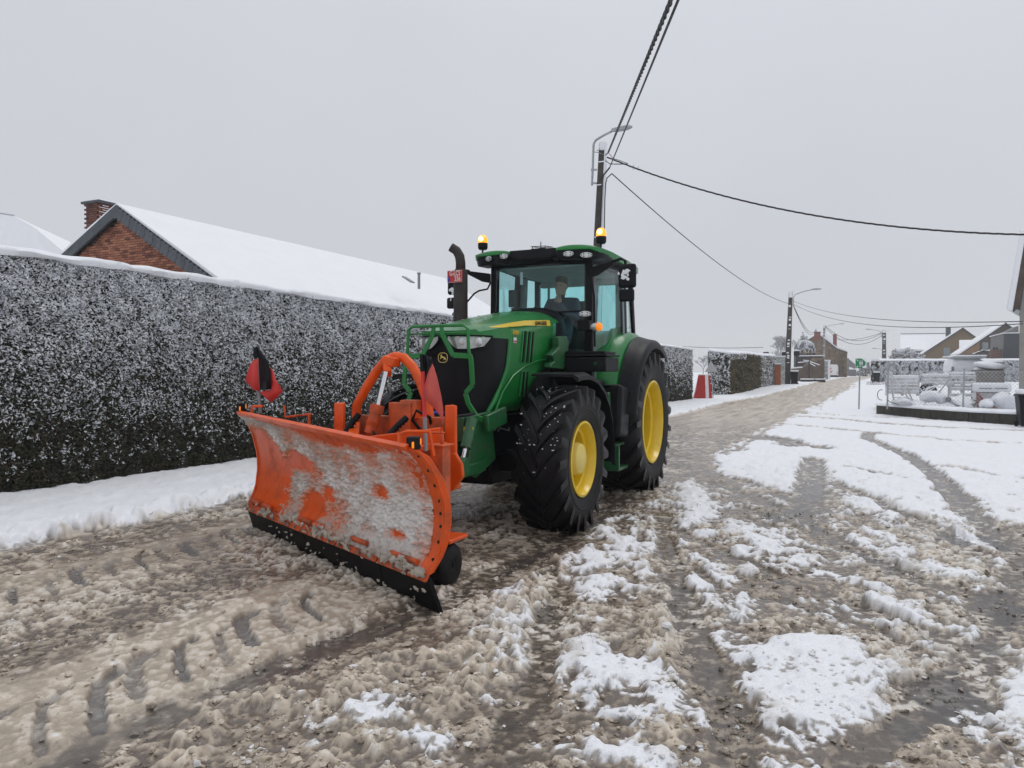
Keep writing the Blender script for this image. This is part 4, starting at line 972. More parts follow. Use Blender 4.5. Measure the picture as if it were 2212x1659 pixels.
dv = thing('person', 'driver in a dark jacket in the tractor cab, one hand at the chin', 'person', tuple(D0))
J = [((0, 0, 0), .15, .12), ((0, .02, .22), .16, .11), ((0, 0, .42), .17, .11), ((0, -.03, .52), .08, .07), ((0, -.05, .60), .055, .055),
     ((.18, -.01, .485), .088), ((.23, -.08, .27), .055), ((.11, -.24, .36), .042), ((.05, -.26, .47), .033),
     ((-.18, -.01, .485), .088), ((-.26, -.10, .24), .055), ((-.18, -.34, .30), .04), ((-.16, -.42, .33), .032),
     ((.10, -.22, -.02), .09), ((.12, -.45, -.02), .07), ((.12, -.5, -.4), .05), ((-.10, -.22, -.02), .09), ((-.12, -.45, -.02), .07), ((-.12, -.5, -.4), .05)]
E_ = [(0, 1), (1, 2), (2, 3), (3, 4), (2, 5), (5, 6), (6, 7), (7, 8), (2, 9), (9, 10), (10, 11), (11, 12), (0, 13), (13, 14), (14, 15), (0, 16), (16, 17), (17, 18)]
b_ = skin_figure('clothed_body', J, E_, M['jacket']); b_.parent = dv
hd = MB(); hc = Vector((-.0, -.07, .715))
rings = []
for z, rx, ry, oy_ in ((-.13, .045, .05, .0), (-.115, .058, .075, -.02), (-.08, .066, .088, -.01), (-.03, .074, .094, 0), (.02, .078, .098, .005), (.06, .076, .096, .01), (.095, .062, .08, .012), (.12, .035, .045, .012), (.128, .005, .008, .012)):
    rings.append([tuple(hc + Vector((rx * math.cos(a), oy_ + ry * math.sin(a) - (.018 * math.exp(-((a - 4.71) / .22) ** 2) * math.exp(-((z + .02) / .03) ** 2)), z))) for a in np.linspace(0, 2 * math.pi, 25)[:-1]])
hd.loft(rings); hd.ell(hc + Vector((.079, .01, -.02)), (.012, .02, .03), 8, 6); hd.ell(hc + Vector((-.079, .01, -.02)), (.012, .02, .03), 8, 6)
def local(mb, name, mt, par, **k):
    mb.v = [tuple(Vector(v) + D0) for v in mb.v]; return mb.build(name, mt, par, **k)
head = local(hd, 'head', M['skin'], dv, smooth=60)
hr = MB(); rings = []
for z, r_ in ((.02, 1.04), (.06, 1.05), (.10, 1.03), (.128, .62), (.135, .05)):
    rings.append([tuple(hc + Vector((.078 * r_ * math.cos(a), .015 + .1 * r_ * math.sin(a), z + (-.05 * max(0, math.sin(a)) if z < .05 else 0)))) for a in np.linspace(0, 2 * math.pi, 21)[:-1]])
local(hr.loft(rings), 'hair', M['twig'], dv, smooth=60)
fm = MB()
for sx in (-.03, .03): fm.ell(hc + Vector((sx, -.088, .0)), (.011, .006, .006), 8, 6)
fm.ell(hc + Vector((0, -.09, -.065)), (.024, .006, .005), 8, 6)
local(fm, 'face_features', M['cabdark'], head, smooth=60)
def hand(base, d, up, name):
    d = Vector(d).normalized(); up = Vector(up).normalized(); sd_ = d.cross(up).normalized(); m_ = MB(); base = Vector(base)
    m_.ell(base + d * .045, (.042, .05, .022), 10, 8, rot=d.to_track_quat('Y', 'Z').to_euler())
    for i, ln in enumerate((.060, .072, .076, .064)):
        o_ = base + d * .08 + sd_ * (-.03 + .02 * i); m_.tube([o_, o_ + d * ln * .5 + up * .006, o_ + d * ln * .8 - up * .012, o_ + d * ln * .9 - up * .03], [.009, .0085, .008, .006], 6)
    o_ = base + d * .03 - sd_ * .038; m_.tube([o_, o_ - sd_ * .02 + d * .03, o_ - sd_ * .01 + d * .06], [.011, .01, .008], 6)
    return local(m_, name, M['skin'], dv, smooth=60)
hand((.045, -.262, .47), (-.25, .45, .9), (0, -1, .3), 'hand'); hand((-.16, -.42, .33), (.1, -1, 0), (0, 0, 1), 'hand')

# ================================================================ snow plough
PA = Vector((-5.524, 5.684, 0)); PB = Vector((-2.508, 4.235, 0)); PL = (PB - PA).length; pd = (PB - PA).normalized(); pn = Vector((pd.y, -pd.x, 0))
def BL(s_, off, z): return PA + pd * s_ + pn * off + Vector((0, 0, z))
PLO = thing('snow_plough', 'orange angled snow plough caked with dirty snow, mounted on the front of the tractor', 'snow plough', (-4.0, 5.0, 0))
def prof(u, t):
    """moldboard: u along 0..1, t up 0..1 -> (offset, z)"""
    zt = 1.185 - .085 * u
    zz = np.interp(t, [0, .12, .35, .55, .75, .92, 1], [.27, .40, .60, .74, .92, 1.07, 1.13]); oo = np.interp(t, [0, .12, .35, .55, .75, .92, 1], [.065, -.03, -.065, -.055, .005, .10, .20])
    return float(oo) * (1 - .25 * (1 - u)), float(zz) * (zt / 1.13)
NU, NV = 40, 16
rings = []
for j in range(NV + 1):
    rings.append([tuple(BL((PL - .05) * (i / NU) + .01, *prof(i / NU, j / NV))) for i in range(NU + 1)])
mbd = MB().loft(rings, closed=False).build('moldboard', M['orange'], PLO, smooth=50); q_ = mbd.modifiers.new('thick', 'SOLIDIFY'); q_.thickness = .012; q_.offset = 0
lipm = MB(); lr = []
for i in range(NU + 1):
    o_, z_ = prof(i / NU, 1); s_ = (PL - .06) * (i / NU) + .01
    lr.append([tuple(BL(s_, o_ - .01, z_ - .025)), tuple(BL(s_, o_ + .012, z_ - .02)), tuple(BL(s_, o_ + .03, z_ + .012)), tuple(BL(s_, o_ - .0, z_ + .03)), tuple(BL(s_, o_ - .05, z_ + .0))])
lipm.loft(lr).build('top_lip', M['orange'], PLO, smooth=30)
# right and left end plates
for u, s0, wd_ in ((1, PL - .035, .02), (0, -.01, .03)):
    pts = []; back = []
    for t in np.linspace(0, 1, 13):
        o_, z_ = prof(u, t); pts.append((o_ + .015, z_)); back.append((o_ - (.04 + .02 * math.sin(t * 3.1)), z_ - .0))
    poly = pts + back[::-1]; e = MB().prism([BL(s0, o_, z_) for o_, z_ in poly], pd * wd_).build('end_plate', M['orange'], PLO, bevel=.006)
# flange strip seen from the front, along the right end
fl = MB(); rg = []
for t in np.linspace(0, 1, 17):
    o_, z_ = prof(1, t); rg.append([tuple(BL(PL - .115, o_ + .012, z_)), tuple(BL(PL - .115, o_ + .024, z_)), tuple(BL(PL - .005, o_ + .006, z_ + (.012 if t == 1 else 0))), tuple(BL(PL - .005, o_ - .014, z_))])
fl.loft(rg); flo = fl.build('edge_flange', M['orange'], PLO, smooth=35)
for t in np.linspace(.08, .93, 8):
    o_, z_ = prof(1, t); c_ = BL(PL - .04, o_ + .014, z_); MB().tube([c_ - pn * .01, c_ + pn * .006], .011, 8).build('bolt', M['black'], flo)
# clamp bar, hinge tubes and rubber blades
cb = MB()
segs_ = 5
for k in range(segs_):
    s0 = PL * k / segs_ + .012; s1 = PL * (k + 1) / segs_ - .012
    cb_ = MB(); cb_.add([BL(s0, .062, .285), BL(s1, .062, .285), BL(s1, .10, .215), BL(s0, .10, .215), BL(s0, .045, .285), BL(s1, .045, .285), BL(s1, .08, .215), BL(s0, .08, .215)], [(0, 1, 2, 3), (7, 6, 5, 4), (0, 4, 5, 1), (1, 5, 6, 2), (2, 6, 7, 3), (3, 7, 4, 0)])
    c_o = cb_.build('clamp_bar', M['orangedirty'], PLO, bevel=.004)
    bb = MB()
    for q in range(4):
        c_ = BL(s0 + (s1 - s0) * (q + .5) / 4, .10, .245); bb.tube([c_, c_ + pn * .012], .014, 6)
    bb.build('bolt', M['grey'], c_o, kind='stuff')
    s0 = PL * k / segs_ + .003; s1 = PL * (k + 1) / segs_ - .003
    if k == segs_ - 1: s1 = PL - .02
    ru = MB(); za = .0; 
    top_ = .235; e0 = .0; 
    ru.add([BL(s0, .075, top_), BL(s1, .075, top_), BL(s1 + (.06 if k == segs_ - 1 else 0), .015, -.01), BL(s0 + (.0 if k else .03), .015, -.01), BL(s0, .04, top_), BL(s1, .04, top_), BL(s1 + (.06 if k == segs_ - 1 else 0), -.02, -.01), BL(s0 + (.0 if k else .03), -.02, -.01)], [(0, 1, 2, 3), (7, 6, 5, 4), (0, 4, 5, 1), (1, 5, 6, 2), (2, 6, 7, 3), (3, 7, 4, 0)])
    ru.build('rubber_blade', M['rubberblade'], PLO, bevel=.004)
for s0, s1 in ((.10, .34), (.42, .62), (1.30, 1.52), (1.56, 1.76), (2.25, 2.5), (2.85, 3.2)):
    hgt = MB(); hgt.tube([BL(s0, .068, .315), BL(s1, .068, .315)], .021, 10); hgt.build('hinge_tube', M['orangedirty'], PLO, smooth=40)
# snow caked on the face: a lumpy layer with real thickness
gu, gv = 360, 130
U, V_ = np.meshgrid(np.linspace(.005, 1.0, gu), np.linspace(-.02, .985, gv), indexing='ij')
nb = fbm(U * 3.3, V_ * 1.15, .35, 4); nf = fbm(U * 3.3 + 4, V_ * 1.15, .055, 3); nm = fbm(U * 3.3 + 8, V_ * 1.15 + 2, .018, 2)
def blob(cu, cv, ru, rv): return np.clip(1 - np.hypot((U - cu) / ru, (V_ - cv) / rv), -3, 1)
msk = np.full(U.shape, .40)
msk = msk - 2.4 * np.clip(blob(.07, .30, .19, .55) + .15, 0, 1)                      # bare lower-left corner
msk = msk - 2.2 * np.clip(blob(.62, 1.0, .32, .17) + .1, 0, 1) - 1.6 * np.clip(blob(.34, .58, .10, .13) + .1, 0, 1)
msk = msk - 1.8 * np.clip(blob(.42, .12, .085, .20) + .1, 0, 1) - 1.3 * np.clip(blob(.78, .48, .07, .12), 0, 1) - 1.2 * np.clip(blob(.27, 1.0, .13, .09), 0, 1)
msk = msk - .55 * np.clip(blob(.97, .78, .10, .28), 0, 1) - 1.0 * np.clip(blob(.50, .33, .05, .12), 0, 1) - 1.2 * np.clip(blob(.86, .16, .06, .06), 0, 1)
msk = msk + .5 * np.clip(blob(.80, .25, .26, .5), 0, 1) + .35 * np.clip(blob(.05, .93, .16, .14), 0, 1) + .25 * np.clip(blob(.48, .7, .2, .2), 0, 1)
msk = msk + nb * .45 + nf * .4 + nm * .15 + .3 * np.clip(blob(.20, .85, .14, .2), 0, 1) + .3 * np.clip(blob(.33, .3, .1, .25), 0, 1)
nc = fbm(U * 3.3 + 1, V_ * 1.15 + 5, .035, 2); th = np.clip(msk, 0, .6) ** .6 * (.030 + .022 * nf + .018 * nc + .012 * nm); th = np.where(msk > 0, np.maximum(th, .002), -.004)
pts = np.zeros((gu, gv, 3)); OO = np.zeros(U.shape); ZZ = np.zeros(U.shape)
tt = np.clip(V_, 0, 1); zt = 1.185 - .085 * U
ZZ = np.interp(tt, [0, .12, .35, .55, .75, .92, 1], [.27, .40, .60, .74, .92, 1.07, 1.13]) * zt / 1.13; OO = np.interp(tt, [0, .12, .35, .55, .75, .92, 1], [.065, -.03, -.065, -.055, .005, .10, .20]) * (1 - .25 * (1 - U))
off = OO + .008 + th
SS = (PL - .118) * U + .01
pts = np.array(PA)[None, None] + SS[..., None] * np.array(pd) + off[..., None] * np.array(pn) + ZZ[..., None] * np.array([0, 0, 1.])
idx = np.arange(gu * gv).reshape(gu, gv); Fq = np.stack([idx[:-1, :-1], idx[1:, :-1], idx[1:, 1:], idx[:-1, 1:]], -1).reshape(-1, 4)
ok = (msk > 0); okf = (ok[:-1, :-1] | ok[1:, :-1] | ok[1:, 1:] | ok[:-1, 1:]).ravel(); Fq = Fq[okf]
thin = np.clip(1 - msk / .6 + nf * .6 + .5 * nc + .3 * nm, 0, 1)
colr = mixc(mixc(np.array([.45, .42, .375]) + 0 * U[..., None], np.array([.76, .73, .70]), np.clip(.42 + nb * .8 + (U - .5) * 1.1 + nc * .5 + nf * .4, 0, 1)), np.array([.68, .20, .09]), np.clip(thin * 1.05, 0, .85))
colr = mixc(colr, np.array([.30, .25, .20]), np.clip(1 - V_ / .16 + nb * .5, 0, 1) * .7)
me = np_mesh('caked_snow', pts.reshape(-1, 3) - np.array(PLO.location), Fq, M['ground'], colr.reshape(-1, 3), {'rough': np.full(gu * gv, .45)}, True)
o = bpy.data.objects.new('caked_snow', me); C.objects.link(o); o.parent = PLO; o['kind'] = 'stuff'
lm = MB()
for k in range(150):   # lumps hanging on the hinge line and rubber
    s_ = random.uniform(0, PL); z_ = random.choice([random.gauss(.29, .03)] * 5 + [random.uniform(.03, .2)] * 2); r_ = random.uniform(.006, .022) * (1 if z_ > .25 else .55)
    lm.ell(BL(s_, .03 + z_ * .27 + .02, z_), (r_ * random.uniform(.8, 2.4), r_ * .35, r_ * random.uniform(.5, 1.5)), 8, 6, rot=(0, random.uniform(-1, 1), 0), jit=.6)
lm.build('stuck_slush', mat('dirty_snow', (.42, .37, .31), .5, var=.3, vscale=8), PLO, smooth=80, kind='stuff')
# frame behind the blade
F1 = MB()
for x in (-4.12, -3.01):
    px_ = MB(); px_.box(x, x + .10, 5.18, 5.22, .80, 1.33); px_.box(x + .0, x + .02, 5.18, 5.32, .78, 1.33)
    px_.prism([(x, 5.215, .95), (x + .10, 5.215, .95), (x + .16, 5.215, .86), (x + .17, 5.215, .76), (x + .06, 5.215, .63), (x, 5.215, .68)], (0, -.04, 0)); px_.build('mast_plate', M['orange'], PLO, bevel=.012)
bx = MB(); bx.box(-4.0, -3.03, 5.34, 5.40, .72, 1.22); bx.box(-3.62, -3.40, 5.28, 5.34, .85, 1.34); bx.box(-4.1, -3.0, 5.3, 5.44, .62, .74)
bx.box(-3.52, -3.36, 5.30, 5.42, 1.2, 1.36); bx.build('back_frame', M['orangedirty'], PLO, bevel=.01)
arc_ = MB(); ap = [(-4.03, 5.42, 1.10), (-4.03, 5.42, 1.28), (-3.99, 5.42, 1.40)] + [(-3.655 - .30 * math.cos(a) * 1.0, 5.42, 1.42 + .31 * math.sin(a)) for a in np.linspace(.35, math.pi - .35, 12)] + [(-3.32, 5.42, 1.40), (-3.28, 5.42, 1.28), (-3.28, 5.42, 1.10)]
ap = [Vector(p) for p in ((-4.06, 5.42, 1.08), (-4.05, 5.42, 1.30), (-3.96, 5.42, 1.44), (-3.84, 5.42, 1.60), (-3.74, 5.42, 1.70), (-3.64, 5.42, 1.735), (-3.55, 5.42, 1.72), (-3.46, 5.42, 1.64), (-3.38, 5.42, 1.50), (-3.32, 5.42, 1.36), (-3.28, 5.42, 1.12))]
arc_.tube(ap, .042, 14); arc_.build('lift_arch', M['orange'], PLO, smooth=70)
cl = MB(); cl.beam((-3.70, 5.38, 1.70), (-3.64, 5.30, 1.58), .07, .09); cl.obox((-3.64, 5.36, 1.69), (.12, .12, .08), (0, .2, 0)); cl.build('cylinder_clevis', M['orange'], PLO, bevel=.01)
MB().tube([(-3.64, 5.28, 1.60), (-3.685, 5.22, 1.30)], .021, 14).build('lift_rod', M['chrome'], PLO, smooth=60)
cy = MB(); cy.tube([(-3.685, 5.22, 1.32), (-3.73, 5.17, 1.08)], .05, 14); cy.tube([(-3.686, 5.218, 1.315), (-3.697, 5.21, 1.25)], .062, 14); cy.tube([(-3.71, 5.19, 1.18), (-3.73, 5.17, 1.06)], [.062, .03], 12); cy.build('lift_cylinder', M['orangedirty'], PLO, smooth=50)
am = MB(); am.beam((-4.10, 5.22, 1.02), (-3.75, 4.98, .98), .09, .09); am.beam((-3.98, 5.3, 1.13), (-3.78, 5.0, 1.03), .09, .07)
am.beam((-3.85, 4.96, .98), (-2.98, 5.1, 1.10), .07, .12); am.beam((-3.2, 4.75, .98), (-2.98, 5.15, 1.02), .06, .05); am.box(-4.1, -3.0, 5.05, 5.13, .78, .9)
am.beam((-5.2, 5.68, .62), (-2.75, 4.52, .56), .10, .12); am.beam((-5.2, 5.72, .95), (-2.75, 4.56, .88), .06, .08)
am.build('push_frame', M['orange'], PLO, bevel=.01)
for k in range(7):
    s_ = .25 + k * .47; rb = MB(); rg = []
    for t in np.linspace(.05, .95, 9):
        o_, z_ = prof(k / 7, t); rg.append((o_ - .02, z_))
    rb.prism([BL(s_, *q) for q in rg] + [BL(s_, q[0] - (.10 if 0 < i < 8 else .03), q[1]) for i, q in list(enumerate(rg))[::-1]], pd * .012); rb.build('rib', M['orangedirty'], PLO)
for p_, q_ in (((-4.0, 5.08, .98), (-3.86, 5.2, 1.24)), ((-3.52, 5.0, 1.0), (-3.38, 5.2, 1.22))):
    h_ = MB(); p_ = Vector(p_); q_ = Vector(q_); h_.tube([p_, p_.lerp(q_, .3), p_.lerp(q_, .7) + Vector((0, 0, .01)), q_], .026, 10)
    for t in np.linspace(.1, .9, 9): c_ = p_.lerp(q_, t); h_.tube([c_, c_ + (q_ - p_) * .03], .031, 10)
    h_.build('hydraulic_hose', M['black'], PLO, smooth=50)
hz = MB(); hz.tube([Vector(p) for p in ((-3.30, 5.3, 1.1), (-3.36, 5.25, 1.2), (-3.3, 5.22, 1.28), (-3.22, 5.3, 1.22), (-3.26, 5.4, 1.1), (-3.2, 5.5, 1.2), (-3.12, 5.9, 1.22))], .014, 8)
hz.tube([Vector(p) for p in ((-3.68, 5.15, 1.1), (-3.6, 5.1, 1.02), (-3.5, 5.15, 1.0), (-3.42, 5.25, 1.1))], .009, 6); hz.build('thin_hose', M['black'], PLO, smooth=50)
rd = MB(); q = BL(1.02, .02, 1.19)
rd.tube([Z2(520, 670, y=5.35), Z2(530, 770, y=5.35), Z2(755, 742, y=5.25)], .010, 8); rd.tube([Z2(735, 745, y=5.25), Z2(735, 840, y=5.25)], .014, 8); rd.build('warning_rod', M['orangedirty'], PLO, smooth=60)
# caster wheel post on the near side
ps = MB(); ps.box(-2.87, -2.77, 4.74, 4.86, .36, 1.045); ps.box(-2.89, -2.75, 4.72, 4.88, 1.045, 1.06); ps.beam((-2.96, 5.0, .85), (-2.8, 4.8, .85), .06, .3); ps.tube([(-2.81, 4.8, 1.06), (-2.81, 4.8, 1.13)], .015, 8)
ps.tube([(-3.02, 4.9, 1.13), (-2.78, 4.78, 1.145)], .010, 6); ps.build('caster_post', M['orangedirty'], PLO, bevel=.008)
fk = MB(); fk.box(-2.92, -2.66, 4.66, 4.94, .345, .375); fk.build('caster_plate', M['orange'], PLO, bevel=.01)
cwh = MB().lathe([(-.06, .02), (-.07, .12), (-.055, .155), (-.03, .168), (.03, .168), (.055, .155), (.07, .12), (.06, .02)], (-2.775, 4.79, .16), 28).build('caster_wheel', M['rubber'], PLO, smooth=50)
MB().lathe([(-.04, .0), (-.065, .05), (.065, .05), (.04, 0)], (-2.775, 4.79, .16), 20).build('hub', M['black'], cwh, smooth=40)
cwh2 = MB().lathe([(-.05, .08), (-.055, .13), (0, .172), (.055, .13), (.05, .08)], (-5.0, 5.95, .168), 24).build('caster_wheel', M['rubber'], PLO, smooth=50)
ps = MB(); ps.box(-5.07, -4.97, 5.85, 5.97, .36, .95); ps.build('caster_post', M['orangedirty'], PLO, bevel=.008)
# side lights
for s_, z_, of in ((PL * .985, 1.135, .16), (.02, 1.245, .13)):
    c_ = BL(s_, of, z_); lt = MB().obox(c_, (.085, .07, .085), (0, 0, R(-25))).build('marker_lamp', M['black'], PLO, bevel=.012)
    MB().obox(c_ + Vector((.008, -.035, -.01)), (.05, .012, .045), (0, 0, R(-25))).build('lens', M['amber'], lt, bevel=.006)
    MB().obox(c_ + Vector((.04, -.0, .01)), (.012, .04, .045), (0, 0, R(-25))).build('lens', M['amber'], lt, bevel=.006)
    if s_ > 1:
        br_ = MB(); br_.tube([c_ + Vector((-.12, .02, -.08)), c_ + Vector((-.14, .05, .05)), c_ + Vector((-.10, .08, .065)), c_ + Vector((.03, .15, .065)), c_ + Vector((.05, .17, -.1))], .016, 6); br_.build('lamp_bracket', M['orange'], PLO, smooth=50)
    else:
        br_ = MB(); br_.tube([c_ + Vector((.12, .02, -.08)), c_ + Vector((.12, .02, .01)), c_ + Vector((.24, .04, .015))], .014, 6); br_.build('lamp_bracket', M['orange'], PLO, smooth=50)
# marker flags
def cloth(name, poly, mt, par, y0, wob=.03, thick=.004):
    """poly: rows of world points -> slightly billowing cloth"""
    m_ = MB(); rows = []
    for r_ in poly: rows.append([tuple(q) for q in r_])
    m_.loft(rows, closed=False); o = m_.build(name, mt, par, smooth=60); q = o.modifiers.new('thick', 'SOLIDIFY'); q.thickness = thick; q.offset = 0
    return o
def Lp(a, b, y=5.76): return Z2(a, b, y=y)
fp_ = MB(); fp_.tube([Lp(312, 735), Lp(300, 560), Lp(285, 180)], .017, 8); po = fp_.build('flag_pole', M['grey'], PLO, smooth=50)
cloth('flag', [[Lp(262, 268, 5.74), Lp(225, 320, 5.72), Lp(205, 380, 5.71), Lp(182, 455, 5.70), Lp(215, 490, 5.71), Lp(245, 530, 5.73)], [Lp(296, 268, 5.73), Lp(296, 320, 5.72), Lp(297, 380, 5.71), Lp(300, 455, 5.71), Lp(303, 500, 5.72), Lp(308, 548, 5.73)]], M['redflag'], PLO, 0)
cloth('flag', [[Lp(296, 175, 5.74), Lp(300, 260, 5.73), Lp(304, 340, 5.72), Lp(308, 430, 5.72), Lp(312, 535, 5.72)], [Lp(318, 200, 5.72), Lp(350, 270, 5.70), Lp(365, 350, 5.69), Lp(368, 430, 5.69), Lp(368, 535, 5.69)], [Lp(325, 205, 5.71), Lp(385, 300, 5.70), Lp(398, 360, 5.70), Lp(402, 440, 5.70), Lp(404, 530, 5.70)]], M['black'], PLO, 0)
cloth('flag', [[Lp(398, 340, 5.73), Lp(402, 440, 5.72), Lp(405, 532, 5.71), Lp(330, 545, 5.72), Lp(310, 560, 5.73)], [Lp(425, 370, 5.72), Lp(450, 450, 5.71), Lp(508, 540, 5.71), Lp(470, 590, 5.72), Lp(408, 645, 5.73)]], M['redflag'], PLO, 0)
MB().tube([Lp(262, 250), Lp(264, 180), Lp(285, 165), Lp(300, 180), Lp(304, 250)], .012, 6).build('flag_sleeve', M['black'], PLO, smooth=50)
MB().tube([Lp(280, 175), Lp(281, 265)], .028, 8).build('flag_sleeve', M['black'], PLO, smooth=50)
def Rp(a, b, y=4.62): return Z2(a, b, y=y)
MB().tube([Rp(1742, 1062), Rp(1735, 765)], .016, 8).build('flag_pole', M['grey'], PLO, smooth=50)
MB().tube([Rp(1735, 770), Rp(1718, 375)], .0165, 10).build('flag_pole', M['redflag'], PLO, smooth=50, label='red painted flag pole')
MB().tube([Rp(1716, 378), Rp(1710, 228)], .0175, 10).build('pole_cap', M['black'], PLO, smooth=50)
cloth('flag', [[Rp(1728, 232), Rp(1732, 300), Rp(1736, 370), Rp(1740, 430), Rp(1738, 480)], [Rp(1770, 245, 4.60), Rp(1778, 290, 4.59), Rp(1775, 345, 4.60), Rp(1765, 400, 4.6), Rp(1752, 450, 4.61)], [Rp(1795, 255, 4.61), Rp(1803, 300, 4.60), Rp(1790, 345, 4.6), Rp(1775, 390, 4.6), Rp(1760, 430, 4.61)]], M['black'], PLO, 0)
cloth('flag', [[Rp(1798, 305, 4.60), Rp(1760, 400, 4.60), Rp(1736, 490, 4.61), Rp(1714, 590, 4.61)], [Rp(1818, 350, 4.58), Rp(1800, 450, 4.58), Rp(1790, 550, 4.58), Rp(1775, 655, 4.59)], [Rp(1840, 420, 4.6), Rp(1852, 520, 4.6), Rp(1850, 620, 4.6), Rp(1835, 715, 4.6)], [Rp(1850, 470, 4.61), Rp(1875, 580, 4.61), Rp(1892, 690, 4.61), Rp(1885, 790, 4.61)], [Rp(1856, 500, 4.62), Rp(1880, 610, 4.62), Rp(1893, 800, 4.62), Rp(1868, 915, 4.62)]], mat('faded_red_flag', (.55, .09, .07), .6, var=.12), PLO, 0)

# ================================================================ house with brick gable, behind the long hedge
GY = 16.0
HB = thing('brick_house', 'red brick house with slate verge and brick chimney behind the long hedge', 'house', (-20.9, GY, 0))
apx = (-20.93, 6.80); le = (-24.6, 4.89); re_ = (-14.6, 2.96)
FARY = 36.0
wall = MB().prism([(-24.2, GY + .06, -.3), (-15.4, GY + .06, -.3), (-15.4, GY + .06, 3.3), (-20.93, GY + .06, 6.62), (-24.2, GY + .06, 4.9)], (0, 19.8, 0)).build('wall', M['mortar'], HB)
def brickmat(name, cols, var=.3):
    m = bpy.data.materials.new(name); m.use_nodes = True; nt = m.node_tree; N = nt.nodes; L = nt.links; b = N['Principled BSDF']; b.inputs['Roughness'].default_value = .85
    oi = N.new('ShaderNodeObjectInfo'); r = N.new('ShaderNodeValToRGB'); L.new(oi.outputs['Random'], r.inputs[0]); r.color_ramp.elements[0].color = (*cols[0], 1); r.color_ramp.elements[1].color = (*cols[-1], 1)
    for i, c in enumerate(cols[1:-1]): e = r.color_ramp.elements.new((i + 1) / (len(cols) - 1)); e.color = (*c, 1)
    tc = N.new('ShaderNodeTexCoord'); n = N.new('ShaderNodeTexNoise'); n.inputs['Scale'].default_value = 18; L.new(tc.outputs['Object'], n.inputs['Vector'])
    mr_ = N.new('ShaderNodeMapRange'); mr_.inputs[3].default_value = 1 - var; mr_.inputs[4].default_value = 1 + var; L.new(n.outputs[0], mr_.inputs[0])
    v = N.new('ShaderNodeVectorMath'); v.operation = 'SCALE'; L.new(r.outputs[0], v.inputs[0]); L.new(mr_.outputs[0], v.inputs['Scale']); L.new(v.outputs[0], b.inputs['Base Color']); return m
BR = brickmat('brick', [(.10, .035, .022), (.27, .10, .055), (.40, .17, .095), (.18, .055, .032), (.33, .125, .07)])
BR2 = brickmat('chimney_brick', [(.05, .025, .02), (.11, .04, .028), (.16, .06, .035), (.08, .035, .025)])
BRJ = mat('brick_mass', (.19, .06, .034), .85, var=.5, vscale=9)
bw, bh, bj = .215, .065, .012
def bricks(root, spots, mt, size, limit=300, center=None):
    me = MB().box(-size[0] / 2, size[0] / 2, -size[1] / 2, size[1] / 2, -size[2] / 2, size[2] / 2).mesh('brick', mt); off = rootloc(root)
    for i, (x, y, z) in enumerate(spots[:limit]):
        o = bpy.data.objects.new('brick', me); C.objects.link(o); o.parent = root; o.location = (x - off[0], y - off[1] + random.uniform(-.003, .003), z - off[2])
    if len(spots) > limit:
        m_ = MB()
        for x, y, z in spots[limit:]: m_.box(x - size[0] / 2, x + size[0] / 2, y - size[1] / 2 + random.uniform(-.003, .003), y + size[1] / 2, z - size[2] / 2, z + size[2] / 2)
        m_.build('brickwork', BRJ, root, kind='stuff', recalc=False)
def roofz(x): return apx[1] - .36 - (.524 * (apx[0] - x) if x < apx[0] else .605 * (x - apx[0]))
vis_, rest = [], []
row = 0; z = 3.6
while z < 6.5:
    x = -24.1 + (bw + bj) * (.5 if row % 2 else 0)
    while x < -15.5:
        if roofz(x - bw / 2) > z + .02 and roofz(x + bw / 2) > z + .02 or roofz(x) > z:
            (vis_ if z > 4.38 + .105 * (-17.2 - x) * 1.0 else rest).append((x, GY + .03, z))
        x += bw + bj
    z += bh + bj; row += 1
vis_.sort(key=lambda q: -q[2])
vis2 = [q for q in vis_ if q[2] > 4.38 + .22 * (-17.2 - q[0])]; other = [q for q in vis_ if q not in vis2]
bricks(HB, vis2 + other + rest, BR, (bw, .09, bh))
# roof body and snow
def roofslab(root, y0, y1, ap, l, r, th, mt, name, lift=0):
    m_ = MB().prism([(l[0], y0, l[1] + lift), (ap[0], y0, ap[1] + lift), (r[0], y0, r[1] + lift), (r[0], y0, r[1] + lift - th), (ap[0], y0, ap[1] + lift - th * 1.1), (l[0], y0, l[1] + lift - th)], (0, y1 - y0, 0)); return m_.build(name, mt, root)
roofo = roofslab(HB, GY - .22, FARY + .2, apx, le, re_, .12, M['slate'], 'roof')
vb = MB()   # dark fascia boards under the verge
for a_, b_ in ((le, apx), (re_, apx)):
    vb.prism([(a_[0], GY - .24, a_[1] - .10), (b_[0], GY - .24, b_[1] - .10), (b_[0], GY - .24, b_[1] - .36), (a_[0], GY - .24, a_[1] - .36)], (0, .08, 0))
vb.build('verge_board', M['slate'], HB)
SL = [mat('slate_a', (.05, .06, .07), .45, var=.3), mat('slate_b', (.07, .08, .09), .5, var=.3)]
sm = MB().box(-.10, .10, -.012, .012, -.18, .18).mesh('slate', SL[0]); sm2 = MB().box(-.10, .10, -.012, .012, -.18, .18).mesh('slate', SL[1])
off = rootloc(HB)
for a_, b_, n in ((apx, re_, 38),):
    dx, dz = b_[0] - a_[0], b_[1] - a_[1]; l_ = math.hypot(dx, dz); ang = math.atan2(dz, dx)
    for k in range(n):
        t = (k + .5) / n; o = bpy.data.objects.new('slate', random.choice((sm, sm2))); C.objects.link(o); o.parent = HB
        o.location = (a_[0] + dx * t - off[0], GY - .262 - .006 * (k % 2) - off[1], a_[1] + dz * t - .215 - off[2]); o.rotation_euler = (0, (-.12 if dx > 0 else .12) + (-ang if dx > 0 else math.pi - ang) * .0 + (0.28 if dx > 0 else -.28), 0)
        o.scale = (l_ / n / .2 * .97, 1, 1)
